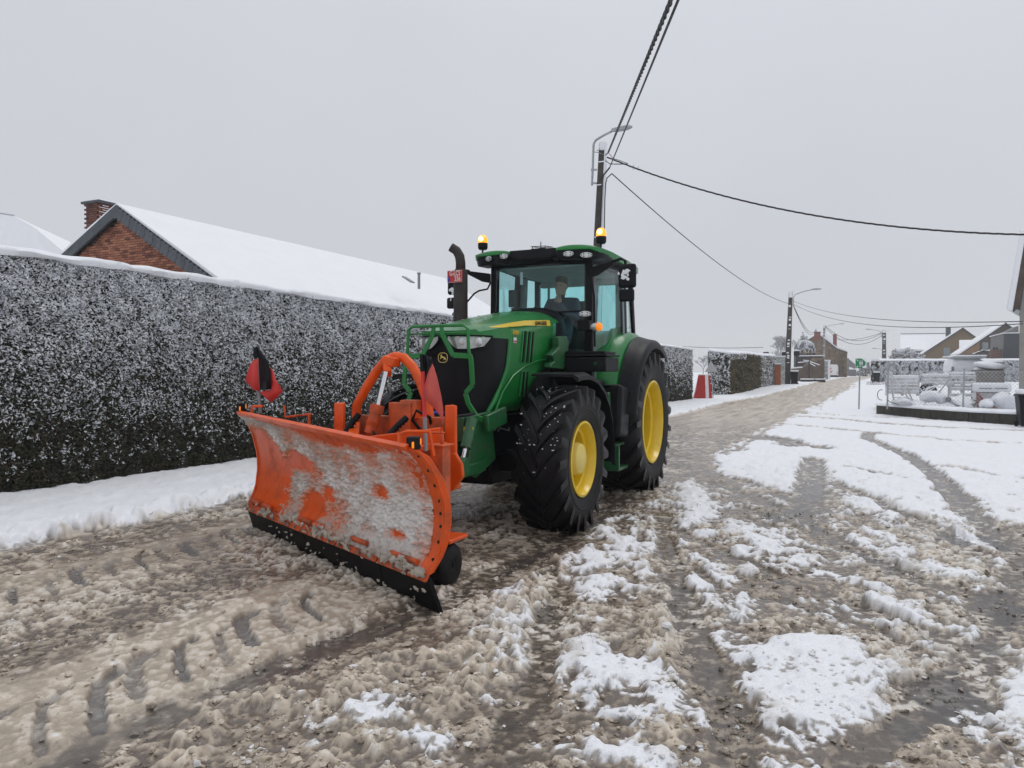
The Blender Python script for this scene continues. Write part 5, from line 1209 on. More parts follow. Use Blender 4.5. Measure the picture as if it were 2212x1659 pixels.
def snowroof(root, y0, y1, ap, l, r, name='roof_snow', n=40, th=.10):
    m_ = MB(); rings = []
    for k in range(n + 1):
        y = y0 + (y1 - y0) * k / n; e = random.uniform(-.012, .012)
        q = [(l[0], l[1]), ((l[0] + ap[0]) / 2, (l[1] + ap[1]) / 2), ap, ((r[0] + ap[0]) / 2, (r[1] + ap[1]) / 2), r]
        rings.append([(x, y, z + th + e * (i != 2) - (.05 if i == 2 else 0)) for i, (x, z) in enumerate(q)] + [(r[0], y, r[1]), (ap[0], y, ap[1] - .0), (l[0], y, l[1])])
    return m_.loft(rings).build(name, M['roofsnow'], root, smooth=25)
snowroof(HB, GY - .20, FARY, apx, le, re_)
# chimney
CH0, CH1, CHY0, CHY1 = -24.38, -23.67, 17.2, 17.85
MB().box(CH0 + .02, CH1 - .02, CHY0 + .02, CHY1 - .02, 4.5, 7.44).build('chimney', M['mortar'], HB)
fr_, sd_ = [], []; row = 0; z = 6.15
while z < 7.40:
    for k in range(4):
        x = CH0 + .09 + k * (bw + bj) - (.11 if row % 2 else 0)
        if CH0 - .02 < x < CH1 + .0: fr_.append((x, CHY0, z))
    for k in range(4):
        y = CHY0 + .11 + k * (bw + bj) - (.11 if row % 2 else 0)
        if CHY0 < y < CHY1: sd_.append((CH1, y, z))
    z += bh + bj; row += 1
me1 = MB().box(-.105, .105, -.03, .03, -.031, .031).mesh('brick', BR2); me2 = MB().box(-.03, .03, -.105, .105, -.031, .031).mesh('brick', BR2)
for me_, sp__ in ((me1, fr_), (me2, sd_)):
    for p_ in sp__:
        o = bpy.data.objects.new('brick', me_); C.objects.link(o); o.parent = HB; o.location = (p_[0] - off[0], p_[1] - off[1], p_[2] - off[2])
sn = MB()
for p_ in sd_:
    if random.random() < .6 and p_[2] > 6.9: sn.box(CH1 + .0, CH1 + .045, p_[1] - .11, p_[1] + .11, p_[2] + .030, p_[2] + .045)
sn.build('snow_in_joints', M['snow'], HB, kind='stuff')
MB().box(CH0 - .10, CH1 + .10, CHY0 - .10, CHY1 + .10, 7.42, 7.50).build('chimney_cap', M['slate'], HB, bevel=.01)
MB().box(CH0 - .06, CH1 + .11, CHY0 - .05, CHY1 + .11, 7.50, 7.545).build('cap_snow', M['snow'], HB, bevel=.02)
vp = MB(); 
for a, b, y in ((905, 590, 27.5),):
    q0 = P(905, 592, y=27.0); q1 = P(905, 614, y=27.0); vp.tube([q1 - Vector((0, 0, .2)), q0], .06, 10)
    vp.tube([q0, q0 + Vector((0, 0, .06))], .085, 10)
vp.build('vent_pipe', M['grey'], HB, smooth=50)
q = P(882, 604, y=26.0); MB().obox(q, (.5, .3, .05), (0, R(31), 0)).build('roof_hatch', M['grey'], HB)
# far white roof at the left edge
HL = thing('white_roof_house', 'house at the left edge of which only the snow covered roof shows over the hedge', 'house', (-42, 28, 0))
pp_ = [P(-260, 440, y=34), P(-60, 452, y=33), P(30, 466, y=32), P(75, 492, y=31), P(160, 562, y=29), P(160, 640, y=29), P(-260, 640, y=30)]
MB().prism(pp_, (-3, 6, -.6)).build('roof', M['roofsnow'], HL, smooth=20)
rg_ = MB(); rg_.tube([q + Vector((0, 0, .02)) for q in pp_[:3]], .05, 5); rg_.build('ridge', M['greypaint'], HL)
MB().box(pp_[0].x, pp_[4].x - 1, 33, 40, 0, 5.4).build('wall', M['concrete'], HL)

# ================================================================ poles, lamps and overhead lines
def taper(m_, a, b, w0, w1, d0=None, d1=None):
    a = Vector(a); b = Vector(b); d0 = d0 or w0; d1 = d1 or w1; vs = []
    for p_, w_, d_ in ((a, w0, d0), (b, w1, d1)): vs += [p_ + Vector((i * w_ / 2, j * d_ / 2, 0)) for i, j in ((-1, -1), (1, -1), (1, 1), (-1, 1))]
    return m_.add(vs, [(3, 2, 1, 0), (4, 5, 6, 7), (0, 1, 5, 4), (1, 2, 6, 5), (2, 3, 7, 6), (3, 0, 4, 7)])
U1 = thing('utility_pole', 'tall dark concrete utility pole with street lamp rising behind the tractor cab', 'utility pole', (-7.5, 22.0, 0))
pb, pt = Vector((-7.52, 22.0, -.1)), Vector((-7.13, 22.0, 8.65))
taper(MB(), pb, pt, .38, .20, .34, .22).build('pole', M['wetconcrete'], U1, bevel=.02)
sn = MB(); taper(sn, pb + Vector((.20, -.06, 1.0)), pt + Vector((.105, -.03, 0)), .05, .04, .26, .18)
for h_ in (5.75, 7.35, 8.05, 8.5): c_ = pb.lerp(pt, (h_ + .1) / 8.75); sn.obox(c_ + Vector((0, -.12 - .02 * (h_ < 7), 0)), (.26 - .01 * h_, .03, .035))
sn.obox(pt + Vector((0, -.115, -.12)), (.17, .012, .26)); sn.build('wind_blown_snow', M['snow'], U1, bevel=.01)
lp = MB(); lp.tube([Z8(275, 845, y=21.9), Z8(285, 640, y=21.9), Z8(290, 480, y=21.9), Z8(295, 370, y=21.9), Z8(320, 325, y=21.88), Z8(400, 275, y=21.8), Z8(500, 225, y=21.7)], .035, 10)
for b in (665, 820): lp.beam(Z8(265, b, y=21.9), Z8(335, b, y=21.95), .05, .05)
lp.build('lamp_arm', M['greypaint'], U1, smooth=50)
lh = MB(); c0_, c1_ = Z8(500, 215, y=21.7), Z8(740, 175, y=21.3); rings = []
dl = (c1_ - c0_); sdv = Vector((.907, .42, 0)).cross(Vector((0, 0, 1))) 
for t, w_, h_ in ((0, .04, .045), (.2, .05, .06), (.32, .11, .06), (.6, .15, .065), (.85, .12, .05), (1, .03, .02)):
    c_ = c0_ + dl * t; rings.append([c_ + sdv * (w_ * math.cos(a)) + Vector((0, 0, h_ * math.sin(a) + (.02 if math.sin(a) > 0 else 0))) for a in np.linspace(0, 2 * math.pi, 13)[:-1]])
lh.loft(rings).build('lamp_head', M['greypaint'], U1, smooth=60)
cc = MB(); cc.tube([Z8(480, 640, y=21.85), Z8(440, 690, y=21.85), Z8(405, 730, y=21.85), Z8(393, 800, y=21.84), Z8(380, 1100, y=21.80), Z8(365, 1500, y=21.77)], .025, 6); cc.tube([Z8(505, 710, y=21.8), Z8(450, 760, y=21.82), Z8(435, 820, y=21.83), Z8(425, 1000, y=21.8), Z8(415, 1500, y=21.75)], .016, 6)
cc.build('down_cable', M['cable'], U1, smooth=50)
cl = MB(); cl.tube([Z8(330, 440, y=21.86), Z8(415, 440, y=21.86)], .012, 6); cl.beam(Z8(425, 500, y=21.9), Z8(470, 465, y=21.85), .03, .03); cl.tube([Z8(290, 460, y=21.9), Z8(350, 465, y=21.87), Z8(420, 500, y=21.87)], .012, 5); cl.build('cable_clamp', M['grey'], U1)
def cable(name, label, a, b, sag, r, twist=False, n=60, snow=False, mid=None):
    a = Vector(a); b = Vector(b); pts = [a.lerp(b, i / n) - Vector((0, 0, sag * 4 * (i / n) * (1 - i / n))) for i in range(n + 1)]
    root = thing(name, label, 'cable', tuple(a)); m_ = MB()
    if twist:
        d = (b - a).normalized(); s1 = d.cross(Vector((0, 0, 1))).normalized(); u1 = s1.cross(d); L_ = (b - a).length; nn = int(L_ / .09); 
        for k in range(3):
            m_.tube([(a.lerp(b, i / nn) - Vector((0, 0, sag * 4 * (i / nn) * (1 - i / nn)))) + (s1 * math.cos(2 * math.pi * (i * L_ / nn / .75 + k / 3)) + u1 * math.sin(2 * math.pi * (i * L_ / nn / .75 + k / 3))) * r * .62 for i in range(nn + 1)], r * .55, 5)
    else: m_.tube(pts, r, 6)
    m_.build('wire', M['cable'], root, smooth=60)
    if snow:
        s2 = MB()
        for i in range(int((b - a).length / .3)):
            t = i * .3 / (b - a).length
            if random.random() < .6 and t < 1: c_ = a.lerp(b, t) - Vector((0, 0, sag * 4 * t * (1 - t))); s2.ell(c_ + Vector((0, 0, r * .7)), (r * .6, r * 2.4, r * .5), 6, 4, rot=(b - a).to_track_quat('Y', 'Z').to_euler(), jit=.2)
        s2.build('clinging_snow', M['snow'], root, smooth=60, kind='stuff')
    return root
pA = Z8(465, 465, y=21.9); mA = P(1450, 0, y=8.0); dA = (mA - pA); cable('twisted_cable', 'thick twisted cable rising from the pole behind the tractor to the top edge', pA, pA + dA * 1.75 + Vector((0, 0, 0)), .0, .027, True, snow=True)
pA = Z8(480, 640, y=21.85); mA = P(1465, 0, y=8.0); dA = (mA - pA); cable('overhead_cable', 'thin plain cable rising to the top edge right beside the thick twisted one', pA, pA + dA * 1.75, .0, .016)
pA = Z8(450, 520, y=21.9); q = P(2212, 490, y=20.0); e_ = pA + (q - pA) * 1.35
cable('twisted_cable', 'twisted cable sagging from the pole behind the tractor to the right edge', pA, e_ + Vector((0, 0, .75)), .95, .022, True)
lp2 = MB(); lp2.tube([Z8(435, 560, y=21.9), Z8(480, 598, y=21.85), Z8(560, 600, y=21.8), Z8(680, 600, y=21.7)], .014, 6); lp2.tube([Z8(475, 480, y=21.9), Z8(520, 535, y=21.85), Z8(600, 560, y=21.8), Z8(690, 595, y=21.7)], .010, 6)
lp2.tube([Z8(760, 610, y=21.6), Z8(740, 640, y=21.6), Z8(755, 662, y=21.6), Z8(780, 640, y=21.6)], .007, 5); lp2.tube([Z8(815, 630, y=21.6), Z8(795, 655, y=21.6), Z8(808, 672, y=21.6), Z8(830, 655, y=21.6)], .007, 5)
lp2.build('cable_loop', M['cable'], U1, smooth=60)
def pole(name, label, base, top, w0, w1, mt, lamp=None, snowside=True, arm=1.6, group=None):
    root = thing(name, label, 'utility pole', tuple(base), group=group); base = Vector(base); top = Vector(top)
    taper(MB(), base, top, w0, w1).build('pole', mt, root)
    if snowside:
        s_ = MB(); taper(s_, base + Vector((w0 / 2 + .005, -.02, .2)), top + Vector((w1 / 2 + .005, -.01, 0)), .02, .02, w0 * .6, w1 * .7)
        for k in range(14): c_ = base.lerp(top, random.uniform(.15, 1)); s_.obox(c_ + Vector((random.uniform(-.05, .05), -(w0 + w1) / 4 - .02, 0)), (w1 * .6, .02, random.uniform(.03, .2)))
        s_.obox(top + Vector((0, -w1 / 2, -.25)), (w1 * .9, .02, .5)); s_.build('wind_blown_snow', M['snow'], root)
    if lamp:
        m_ = MB(); sg = lamp; t = top + Vector((sg * w1 * .7, 0, -1.2)); m_.tube([t, t + Vector((0, 0, .7)), t + Vector((sg * .15, 0, .95)), t + Vector((sg * arm * .6, 0, 1.2)), t + Vector((sg * arm, 0, 1.3))], .04, 6)
        m_.build('lamp_arm', M['greypaint'], root, smooth=60)
        MB().ell(t + Vector((sg * (arm + .3), 0, 1.33)), (.42, .14, .08), 10, 6).build('lamp_head', M['greypaint'], root, smooth=60)
    return root
b2 = Vector((-5.32, 66.76, .45)); t2 = Z5(1385, 215, y=66.8)
pole('utility_pole', 'brown utility pole with street lamp on the left roadside, beside the wheelie bin', b2, t2, .52, .30, M['wetconcrete'], 1, arm=1.5)
cable('overhead_cable', 'single cable sagging from the pole behind the tractor to the roadside pole', Z8(505, 710, y=21.85), Z5(1360, 345, y=66.7), .62, .017)
b4 = Vector(P(*( (2110 + 395 * .25309) * .86406, 800), y=128)); b4.z = .6; t4 = Z6(397, 570, y=128); b4.x = t4.x
pole('utility_pole', 'dark snow flecked utility pole on the right of the road, above the far hedge', b4, t4, .62, .50, M['wetconcrete'], -1, arm=1.6)
b3 = Vector((-4.98, 134.2, .6)); t3 = Z9(455, 395, y=134)
pole('street_lamp', 'slim concrete lamp post in front of the stone house', b3, t3, .38, .26, M['concrete'], 1, arm=2.2)
q5 = Z6(414, 760, y=150); pole('street_lamp', 'thin far street lamp just right of the dark utility pole', (q5.x, 150, .6), q5, .18, .14, M['grey'], -1, snowside=False, arm=1.5)
for (a0, b0, lbl, a1, b1, yy, sg) in ((1410, 318, 'upper cable of the pair running from the roadside pole to the right edge', 1735, 487, 26, .55), (1412, 352, 'lower cable of the pair running from the roadside pole to the right edge', 1735, 510, 26, .75)):
    cable('overhead_cable', lbl, Z5(a0, b0, y=66.7), Z6(a1 + 30, b1 + 1, y=yy), sg, .014)
cable('overhead_cable', 'upper cable hanging from the roadside pole to the stone house', Z5(1412, 360, y=66.8), Z9(262, 520, y=141), .9, .03)
cable('overhead_cable', 'lower cable hanging from the roadside pole to the stone house', Z5(1412, 366, y=66.8), Z9(250, 555, y=141), 1.0, .03)
for k, (a, b, c_, d_, sg) in enumerate(((465, 400, 1570, 530, 1.9), (465, 420, 1565, 575, 2.2))):
    cable('overhead_cable', ('upper', 'lower')[k] + ' cable spanning the road between the lamp post and the dark pole', Z9(a, b, y=134), Z9(c_, d_, y=128), sg, .035)
cable('overhead_cable', 'cable rising from the stone house roof to the dark pole on the right', Z9(690, 668, y=150), Z9(1570, 530, y=128), .5, .035)

# ================================================================ left side of the road, further on
BROWNS = [(.10, .105, .04), (.12, .105, .045), (.08, .085, .035), (.16, .08, .05)]
def h2(u, v, si, ns):
    if si == 1: return -.1 + ns * .5 + .7 * (v > .85)
    return -.25 + ns * .35 + .6 * sstep(.88, 1, v) + .8 * sstep(.75, 1.0, u) * (si == 2) + (si >= 3) * .95
hedge('hedge', 'hedge past the red barrier with a bare brown green trimmed side', [(-8.6, 48.5), (-7.33, 48.8), (-6.85, 52.6), (-6.6, 60.0), (-6.12, 65.15)], [2.9, 2.7, 2.69, 2.5, 2.42], 1.2,
      260, .16, .9, .5, BROWNS, .16, seed=21, snowfun=lambda u, v, si, ns: (.62 + .3 * v + ns * .5) if si == 0 else h2(u, v, si, ns), ends=False, mean_rough=.15)
def rootbox(name, label, cat, base): return thing(name, label, cat, base)
rb = thing('traffic_barrier', 'red plastic road barrier with a white stripe, standing against the hedge', 'barrier', (-7.95, 43.1, 0))
dirb = Vector((.61, .79, 0)); dirb = Vector((.9, .43, 0))
def tb_(x, z, w, h, y=0): return Vector((-7.98, 43.1, 0)) + dirb * x + Vector((0, y, z))
nb_ = Vector((.43, -.9, 0))
def slab(m_, pts, t=.35):
    f_ = [tb_(x, z, 0, 0) + nb_ * (t / 2) * (1 - .55 * z / 1.5) for x, z in pts]; g_ = [tb_(x, z, 0, 0) - nb_ * (t / 2) * (1 - .55 * z / 1.5) for x, z in pts]
    n = len(pts); return m_.add(f_ + g_, [tuple(range(n)), tuple(range(n, 2 * n))[::-1]] + [(i, (i + 1) % n, (i + 1) % n + n, i + n) for i in range(n)])
slab(MB(), [(-.56, 0), (.52, 0), (.46, .5), (.38, 1.40), (-.26, 1.40), (-.42, .5)]).build('barrier_body', mat('red_plastic', (.45, .015, .012), .4, var=.08, bump=.1, bscale=6), rb, bevel=.03)
slab(MB(), [(.12, .02), (.32, .02), (.28, 1.41), (.10, 1.41)], .38).build('white_stripe', M['white'], rb, bevel=.01)
for x in (-.28, -.12): slab(MB(), [(x, .1), (x + .04, .1), (x + .07, 1.3), (x + .04, 1.3)], .37).build('rib', M['redplate'], rb)
slab(MB(), [(-.28, 1.40), (.40, 1.40), (.36, 1.47), (-.24, 1.47)], .32).build('snow_cap', M['snow'], rb, bevel=.03)
ts = thing('warning_sign', 'grey back of a triangular road sign on a post beside the red barrier', 'road sign', (-7.55, 43.7, 0))
MB().tube([(-7.50, 43.72, 0), (-7.66, 43.72, 2.25)], .03, 10).build('post', M['greypaint'], ts, smooth=50)
c_ = Vector((-7.62, 43.68, 1.6)); MB().prism([c_ + Vector((-.34, -.15 * .9, -.02)), c_ + Vector((.34, .15 * .9, -.02)), c_ + Vector((0, 0, .62))], (.02, -.03, 0)).build('sign_plate', mat('sign_back', (.45, .46, .47), .45, .2), ts, bevel=.004)
MB().tube([c_ + Vector((-.3, -.13, 0)), c_ + Vector((.3, .13, 0)), c_ + Vector((0, 0, .58))], .015, 5, closed=True).build('rim', M['greypaint'], ts)
pr_ = thing('gate_pillar', 'orange brick gate pillar with a snow cap at the end of the trimmed hedge', 'pillar', (-5.85, 64.3, .45))
MB().box(-6.08, -5.62, 64.1, 64.5, .4, 2.1).build('shaft', mat('orange_brick', (.32, .10, .045), .8, var=.3, vscale=12), pr_); MB().box(-6.14, -5.56, 64.04, 64.56, 2.1, 2.2).build('cap', M['concrete'], pr_); MB().box(-6.1, -5.6, 64.06, 64.5, 2.2, 2.3).build('snow_cap', M['snow'], pr_, bevel=.03)
gp2 = thing('garden_screen', 'snow covered green gate panel behind the orange pillar', 'gate', (-5.9, 66.3, .5))
MB().box(-6.35, -5.45, 66.2, 66.3, .45, 2.85).build('panel', mat('frosted_green', (.2, .27, .23), .8, var=.5, vscale=5, dirt=(.6, .62, .64), dscale=6, dlo=.35, dhi=.6), gp2); MB().box(-6.4, -5.4, 66.15, 66.35, 2.85, 2.95).build('snow_cap', M['snow'], gp2, bevel=.03)
wbn = thing('wheelie_bin', 'black wheelie bin with snow on its lid behind the brown pole', 'bin', (-4.75, 66.4, .5))
def bin_(root, cx, cy, z0, w_, h_, lidsnow=.1):
    m_ = MB(); taper(m_, (cx, cy, z0 + .06), (cx, cy, z0 + h_ * .86), w_ * .8, w_, w_ * .9, w_ * 1.15); m_.build('body', M['black'], root, bevel=.02)
    MB().box(cx - w_ * .54, cx + w_ * .54, cy - w_ * .62, cy + w_ * .62, z0 + h_ * .86, z0 + h_ * .93).build('lid', M['black'], root, bevel=.02)
    MB().box(cx - w_ * .5, cx + w_ * .5, cy - w_ * .58, cy + w_ * .58, z0 + h_ * .93, z0 + h_ * .93 + lidsnow).build('snow_cap', M['snow'], root, bevel=.04, seg=3)
    for s_ in (-1, 1): MB().lathe([(-.03, .1), (.03, .1), (.03, 0)], (cx + s_ * w_ * .45, cy + w_ * .4, z0 + .1), 14).build('wheel', M['rubber'], root)
bin_(wbn, -4.72, 66.4, .48, .6, 1.2, .14)
gw = thing('garden_wall', 'long brown rendered garden wall along the left roadside', 'wall', (-5.2, 80, .6))
brown = mat('brown_render', (.13, .095, .07), .85, var=.25, vscale=1.2)
q0, q1 = Z5(1445, 1195, y=78), Z5(1750, 1160, y=84)
MB().prism([(q0.x - .4, 78, .5), (q1.x, 84, .5), (q1.x, 84, 3.05), (q1.x - .9, 82.3, 3.05), (q0.x + .5, 79.0, 2.0), (q0.x - .4, 78, 1.9)], (-.15, .3, 0)).build('wall_panel', brown, gw)
MB().prism([(q0.x - .4, 78.0, 1.9), (q0.x + .5, 79.0, 2.0), (q0.x + .5, 79, 2.12), (q0.x - .4, 78, 2.02)], (-.1, .5, 0)).build('coping_snow', M['snow'], gw)
dk_ = thing('dark_fence', 'dark plank screen below the domed pavilion', 'fence', (-6, 90, .6))
f0, f1 = Z5(1465, 915, y=92), Z5(1735, 915, y=92); n = 9
for k in range(n): 
    x0 = f0.x + (f1.x - f0.x) * k / n; MB().box(x0, x0 + (f1.x - f0.x) / n - .03, 92, 92.05, .5, f0.z - .05).build('plank', mat('dark_plank', (.045, .03, .025), .7, var=.3) if k == 0 else bpy.data.materials['dark_plank'], dk_)
MB().box(f0.x, f1.x, 91.9, 92.15, f0.z - .05, f0.z + .05).build('snow_cap', M['snow'], dk_, bevel=.02)
pv = thing('garden_pavilion', 'dark domed garden pavilion with arches and a snowy ribbed cupola', 'pavilion', (-5.8, 98, .6))
k_ = 98 / 88.; c0 = Vector((-5.82, 98, 0)); rad = 1.22; zb, ztp = 4.45, 5.5
dm = MB(); dm.lathe([(zb + (ztp - zb) * math.sin(a), rad * math.cos(a) + .001) for a in np.linspace(-.12, math.pi / 2, 9)], (c0.x, c0.y, 0), 24, 'z'); dm.build('dome', mat('dome_panel', (.10, .11, .12), .3, var=.3, dirt=(.6, .62, .64), dscale=1.2, dlo=.45, dhi=.6), pv, smooth=60)
for k in range(8):
    a = k * math.pi / 4 + .3; MB().tube([(c0.x + rad * 1.02 * math.cos(t) * math.cos(a), c0.y + rad * 1.02 * math.cos(t) * math.sin(a), zb + (ztp - zb) * 1.02 * math.sin(t)) for t in np.linspace(-.1, math.pi / 2, 8)], .028, 5).build('rib', M['snow'], pv, smooth=60)
    a += .39; 
    MB().tube([(c0.x + rad * math.cos(a - .34 + .68 * t), c0.y + rad * math.sin(a - .34 + .68 * t), 3.9 + .5 * math.sin(math.pi * t)) for t in np.linspace(0, 1, 7)], .03, 5).build('arch', M['snow'], pv, smooth=60)
    x_, y_ = c0.x + rad * .98 * math.cos(a - .39), c0.y + rad * .98 * math.sin(a - .39); MB().tube([(x_, y_, .6), (x_, y_, 4.45)], .06, 6).build('post', M['black'], pv)
MB().lathe([(.6, rad * .9), (3.7, rad * .9)], (c0.x, c0.y, 0), 16, 'z').build('screen', M['cabdark'], pv)
mo = thing('garden_ornament', 'dark garden ornament with snowy drooping arms in front of the brown wall', 'ornament', (-4.6, 77, .6))
q = Z5(1578, 1150, y=77); m_ = MB(); m_.tube([(q.x, 77, .6), (q.x + .05, 77, 2.65)], .10, 8); m_.build('stem', M['wetconcrete'], mo)
for a, b, c_, d_ in ((1585, 985, 1460, 995), (1585, 975, 1520, 970), (1590, 985, 1700, 1022), (1590, 1000, 1650, 1035)):
    p0, p1 = Z5(a, b, y=77), Z5(c_, d_, y=76.9); MB().beam(p0, p1, .10, .06).build('arm', M['wetconcrete'], mo); MB().beam(p0 + Vector((0, 0, .07)), p1 + Vector((0, 0, .06)), .14, .08).build('arm_snow', M['snow'], mo, bevel=.02)
for k, (a, b, w_) in enumerate(((1575, 1175, 150), (1700, 1155, 110))):
    q = Z5(a, b, y=76); r_ = thing('planter', ('low dark planter with snow at the foot of the garden ornament', 'low dark planter with snow near the striped screen')[k], 'planter', (q.x, 76, .6)); ww = w_ * .198 / 1600 * 72
    MB().box(q.x - ww / 2, q.x + ww / 2, 75.7, 76.2, .55, .85).build('box', M['wetconcrete'], r_); MB().box(q.x - ww / 2 - .03, q.x + ww / 2 + .03, 75.66, 76.2, .85, .95).build('snow_cap', M['snow'], r_, bevel=.03)
for k, (a, top) in enumerate(((1450, 850), (1320, 860), (1115, 862))):
    q = Z5(a, top, y=80); r_ = thing('garden_lantern', ('black lantern right below the pavilion dome, capped with snow', 'black lantern left of the brown pole, capped with snow', 'black lantern showing above the trimmed hedge, capped with snow')[k], 'lantern', (q.x, 80, .6)); s_ = .28
    MB().tube([(q.x, 80, .6), (q.x, 80, q.z - .6)], .06, 6).build('post', M['black'], r_); MB().box(q.x - s_, q.x + s_, 80 - s_, 80 + s_, q.z - .62, q.z - .12).build('lamp_housing', M['black'], r_, bevel=.08); MB().box(q.x - s_, q.x + s_, 80 - s_, 80 + s_, q.z - .12, q.z).build('snow_cap', M['snow'], r_, bevel=.05)
sp5 = thing('garden_screen', 'narrow patterned metal screen before the white van', 'screen', (-4, 96, .6))
q0, q1 = Z5(1755, 970, y=96), Z5(1815, 970, y=96); MB().box(q0.x, q1.x, 96, 96.3, .5, q0.z).build('panel', mat('patterned_screen', (.12, .15, .15), .6, var=.6, vscale=4, dirt=(.5, .52, .53), dscale=3, dlo=.4, dhi=.6), sp5); MB().box(q0.x - .05, q1.x + .05, 95.95, 96.35, q0.z, q0.z + .12).build('snow_cap', M['snow'], sp5, bevel=.03)
MB().box(q1.x - .25, q1.x, 95.97, 95.995, .5, q0.z).build('snow_face', M['snow'], sp5)
vn = thing('van', 'white delivery van with red orange side marking parked in front of the stone house', 'van', (-3.4, 140, .6))
vx0, vx1 = Z9(555, 1150, y=140).x, Z9(712, 1150, y=140).x; vz = Z9(640, 1140, y=140).z
rings = []
for y, a_, t_ in ((140, .0, 0), (140.1, .0, .12), (141.5, 0, .12), (144.4, 0, .12), (145.2, .1, -.8), (145.6, .2, -1.2)):
    w_ = (vx1 - vx0) / 2 - a_ * .3; cx_ = (vx0 + vx1) / 2; zt_ = vz - .12 + t_; rings.append([(cx_ - w_, y, .95), (cx_ - w_, y, zt_ - .5), (cx_ - w_ * .85, y, zt_ - .08), (cx_ - w_ * .6, y, zt_), (cx_ + w_ * .6, y, zt_), (cx_ + w_ * .85, y, zt_ - .08), (cx_ + w_, y, zt_ - .5), (cx_ + w_, y, .95)])
MB().loft(rings).build('body', M['white'], vn, smooth=40)
MB().box(vx0 + .1, vx1 - .1, 139.98, 140.3, .72, 1.0).build('bumper', M['black'], vn)
for s_ in (0, 1): 
    for yy in (140.9, 144.4): MB().lathe([(-.1, .33), (.1, .33), (.1, 0)], ((vx0 + .15, vx1 - .15)[s_], yy, .93), 16).build('wheel', M['rubber'], vn)
MB().box(vx0 + .04, vx0 + .3, 139.985, 139.995, 2.0, 2.25).build('logo_print', M['redplate'], vn); MB().prism([(vx0 + .04, 139.99, 1.2), (vx0 + .45, 139.99, 1.6), (vx0 + .45, 139.99, 1.85), (vx0 + .04, 139.99, 1.55)], (0, -.01, 0)).build('stripe', M['orange'], vn)
MB().box(vx1 - .12, vx1 - .02, 139.97, 139.99, 1.2, 1.6).build('tail_light', M['redplate'], vn)
# stone house
stn = mat('rubble_stone', (.20, .145, .09), .9, var=.5, vscale=1.6, dirt=(.10, .075, .055), dscale=2.2, dlo=.4, dhi=.65, bump=.6, bscale=6)
SH = thing('stone_house', 'brown stone house with brick chimneys at the far bend of the road', 'house', (-4.7, 146, .6))
yS = 146; kS = 146 / 142.
def Sp(a, b): return Z9(a, b, y=yS)
pl_ = [Sp(-60, 900), Sp(130, 695), Sp(270, 605), Sp(385, 600), Sp(700, 850), Sp(880, 905), Sp(880, 1390), Sp(-60, 1390)]
for q in pl_[-2:]: q.z = .4
MB().prism(pl_, (0, 9, 0)).build('wall', stn, SH)
for a in (715, 765, 820): q0, q1 = Sp(a, 880 + (a - 715) * .2), Sp(a + 22, 1380); MB().box(q0.x, q1.x, yS - .15, yS - .01, .5, q0.z).build('buttress', stn, SH)
for a in (770, 815): q = Sp(a, 1180); q2 = Sp(a, 1290); MB().box(q.x - .18, q.x + .18, yS - .03, yS + .0, q2.z, q.z).build('window', M['cabdark'], SH)
r1_, r2_ = [Sp(130, 690), Sp(270, 598), Sp(270, 610), Sp(130, 705)], [Sp(385, 590), Sp(700, 840), Sp(890, 903), Sp(890, 925), Sp(700, 858), Sp(385, 610)]
MB().prism([q + Vector((0, -.2, 0)) for q in r1_], (0, 9.4, 0)).build('roof', M['slate'], SH)
MB().prism([q + Vector((0, -.2, 0)) for q in r2_], (0, 9.4, 0)).build('roof', M['slate'], SH)
MB().prism([q + Vector((0, 0, .03)) for q in (Sp(385, 590), Sp(470, 640), Sp(700, 810), Sp(890, 895), Sp(890, 903), Sp(700, 840), Sp(385, 592))], (0, 9.3, 0)).build('roof_snow', M['roofsnow'], SH)
MB().prism([Sp(385, 575) + Vector((0, 9.1, .8)), Sp(560, 660) + Vector((0, 9.1, .9)), Sp(700, 800) + Vector((0, 9.1, .6)), Sp(385, 700) + Vector((0, 9.1, 0))], (0, .2, 0)).build('roof_snow', M['roofsnow'], SH)
chm = mat('chimney_red', (.22, .065, .045), .85, var=.3, vscale=5)
q0, q1 = Sp(265, 640), Sp(382, 535); ch_ = MB().box(q0.x, q1.x, yS - .05, yS + 1.0, q0.z - .4, q1.z).build('chimney', chm, SH); MB().box(q0.x - .1, q1.x + .1, yS - .15, yS + 1.1, q1.z, q1.z + .12).build('cap', M['slate'], ch_)
q = Sp(295, 500); MB().tube([(q.x, yS + .4, q1.z), (q.x, yS + .4, q.z + .2)], .16, 8).build('flue', M['greypaint'], ch_)
q0, q1 = Sp(612, 800), Sp(685, 585); ch_ = MB().box(q0.x, q1.x, yS + 3, yS + 3.8, q0.z - 2, q1.z + .1).build('chimney', chm, SH)
taper(MB(), ((q0.x + q1.x) / 2, yS + 3.4, q1.z + .1), ((q0.x + q1.x) / 2, yS + 3.4, Sp(650, 545).z), .85, .25).build('cap', chm, ch_)
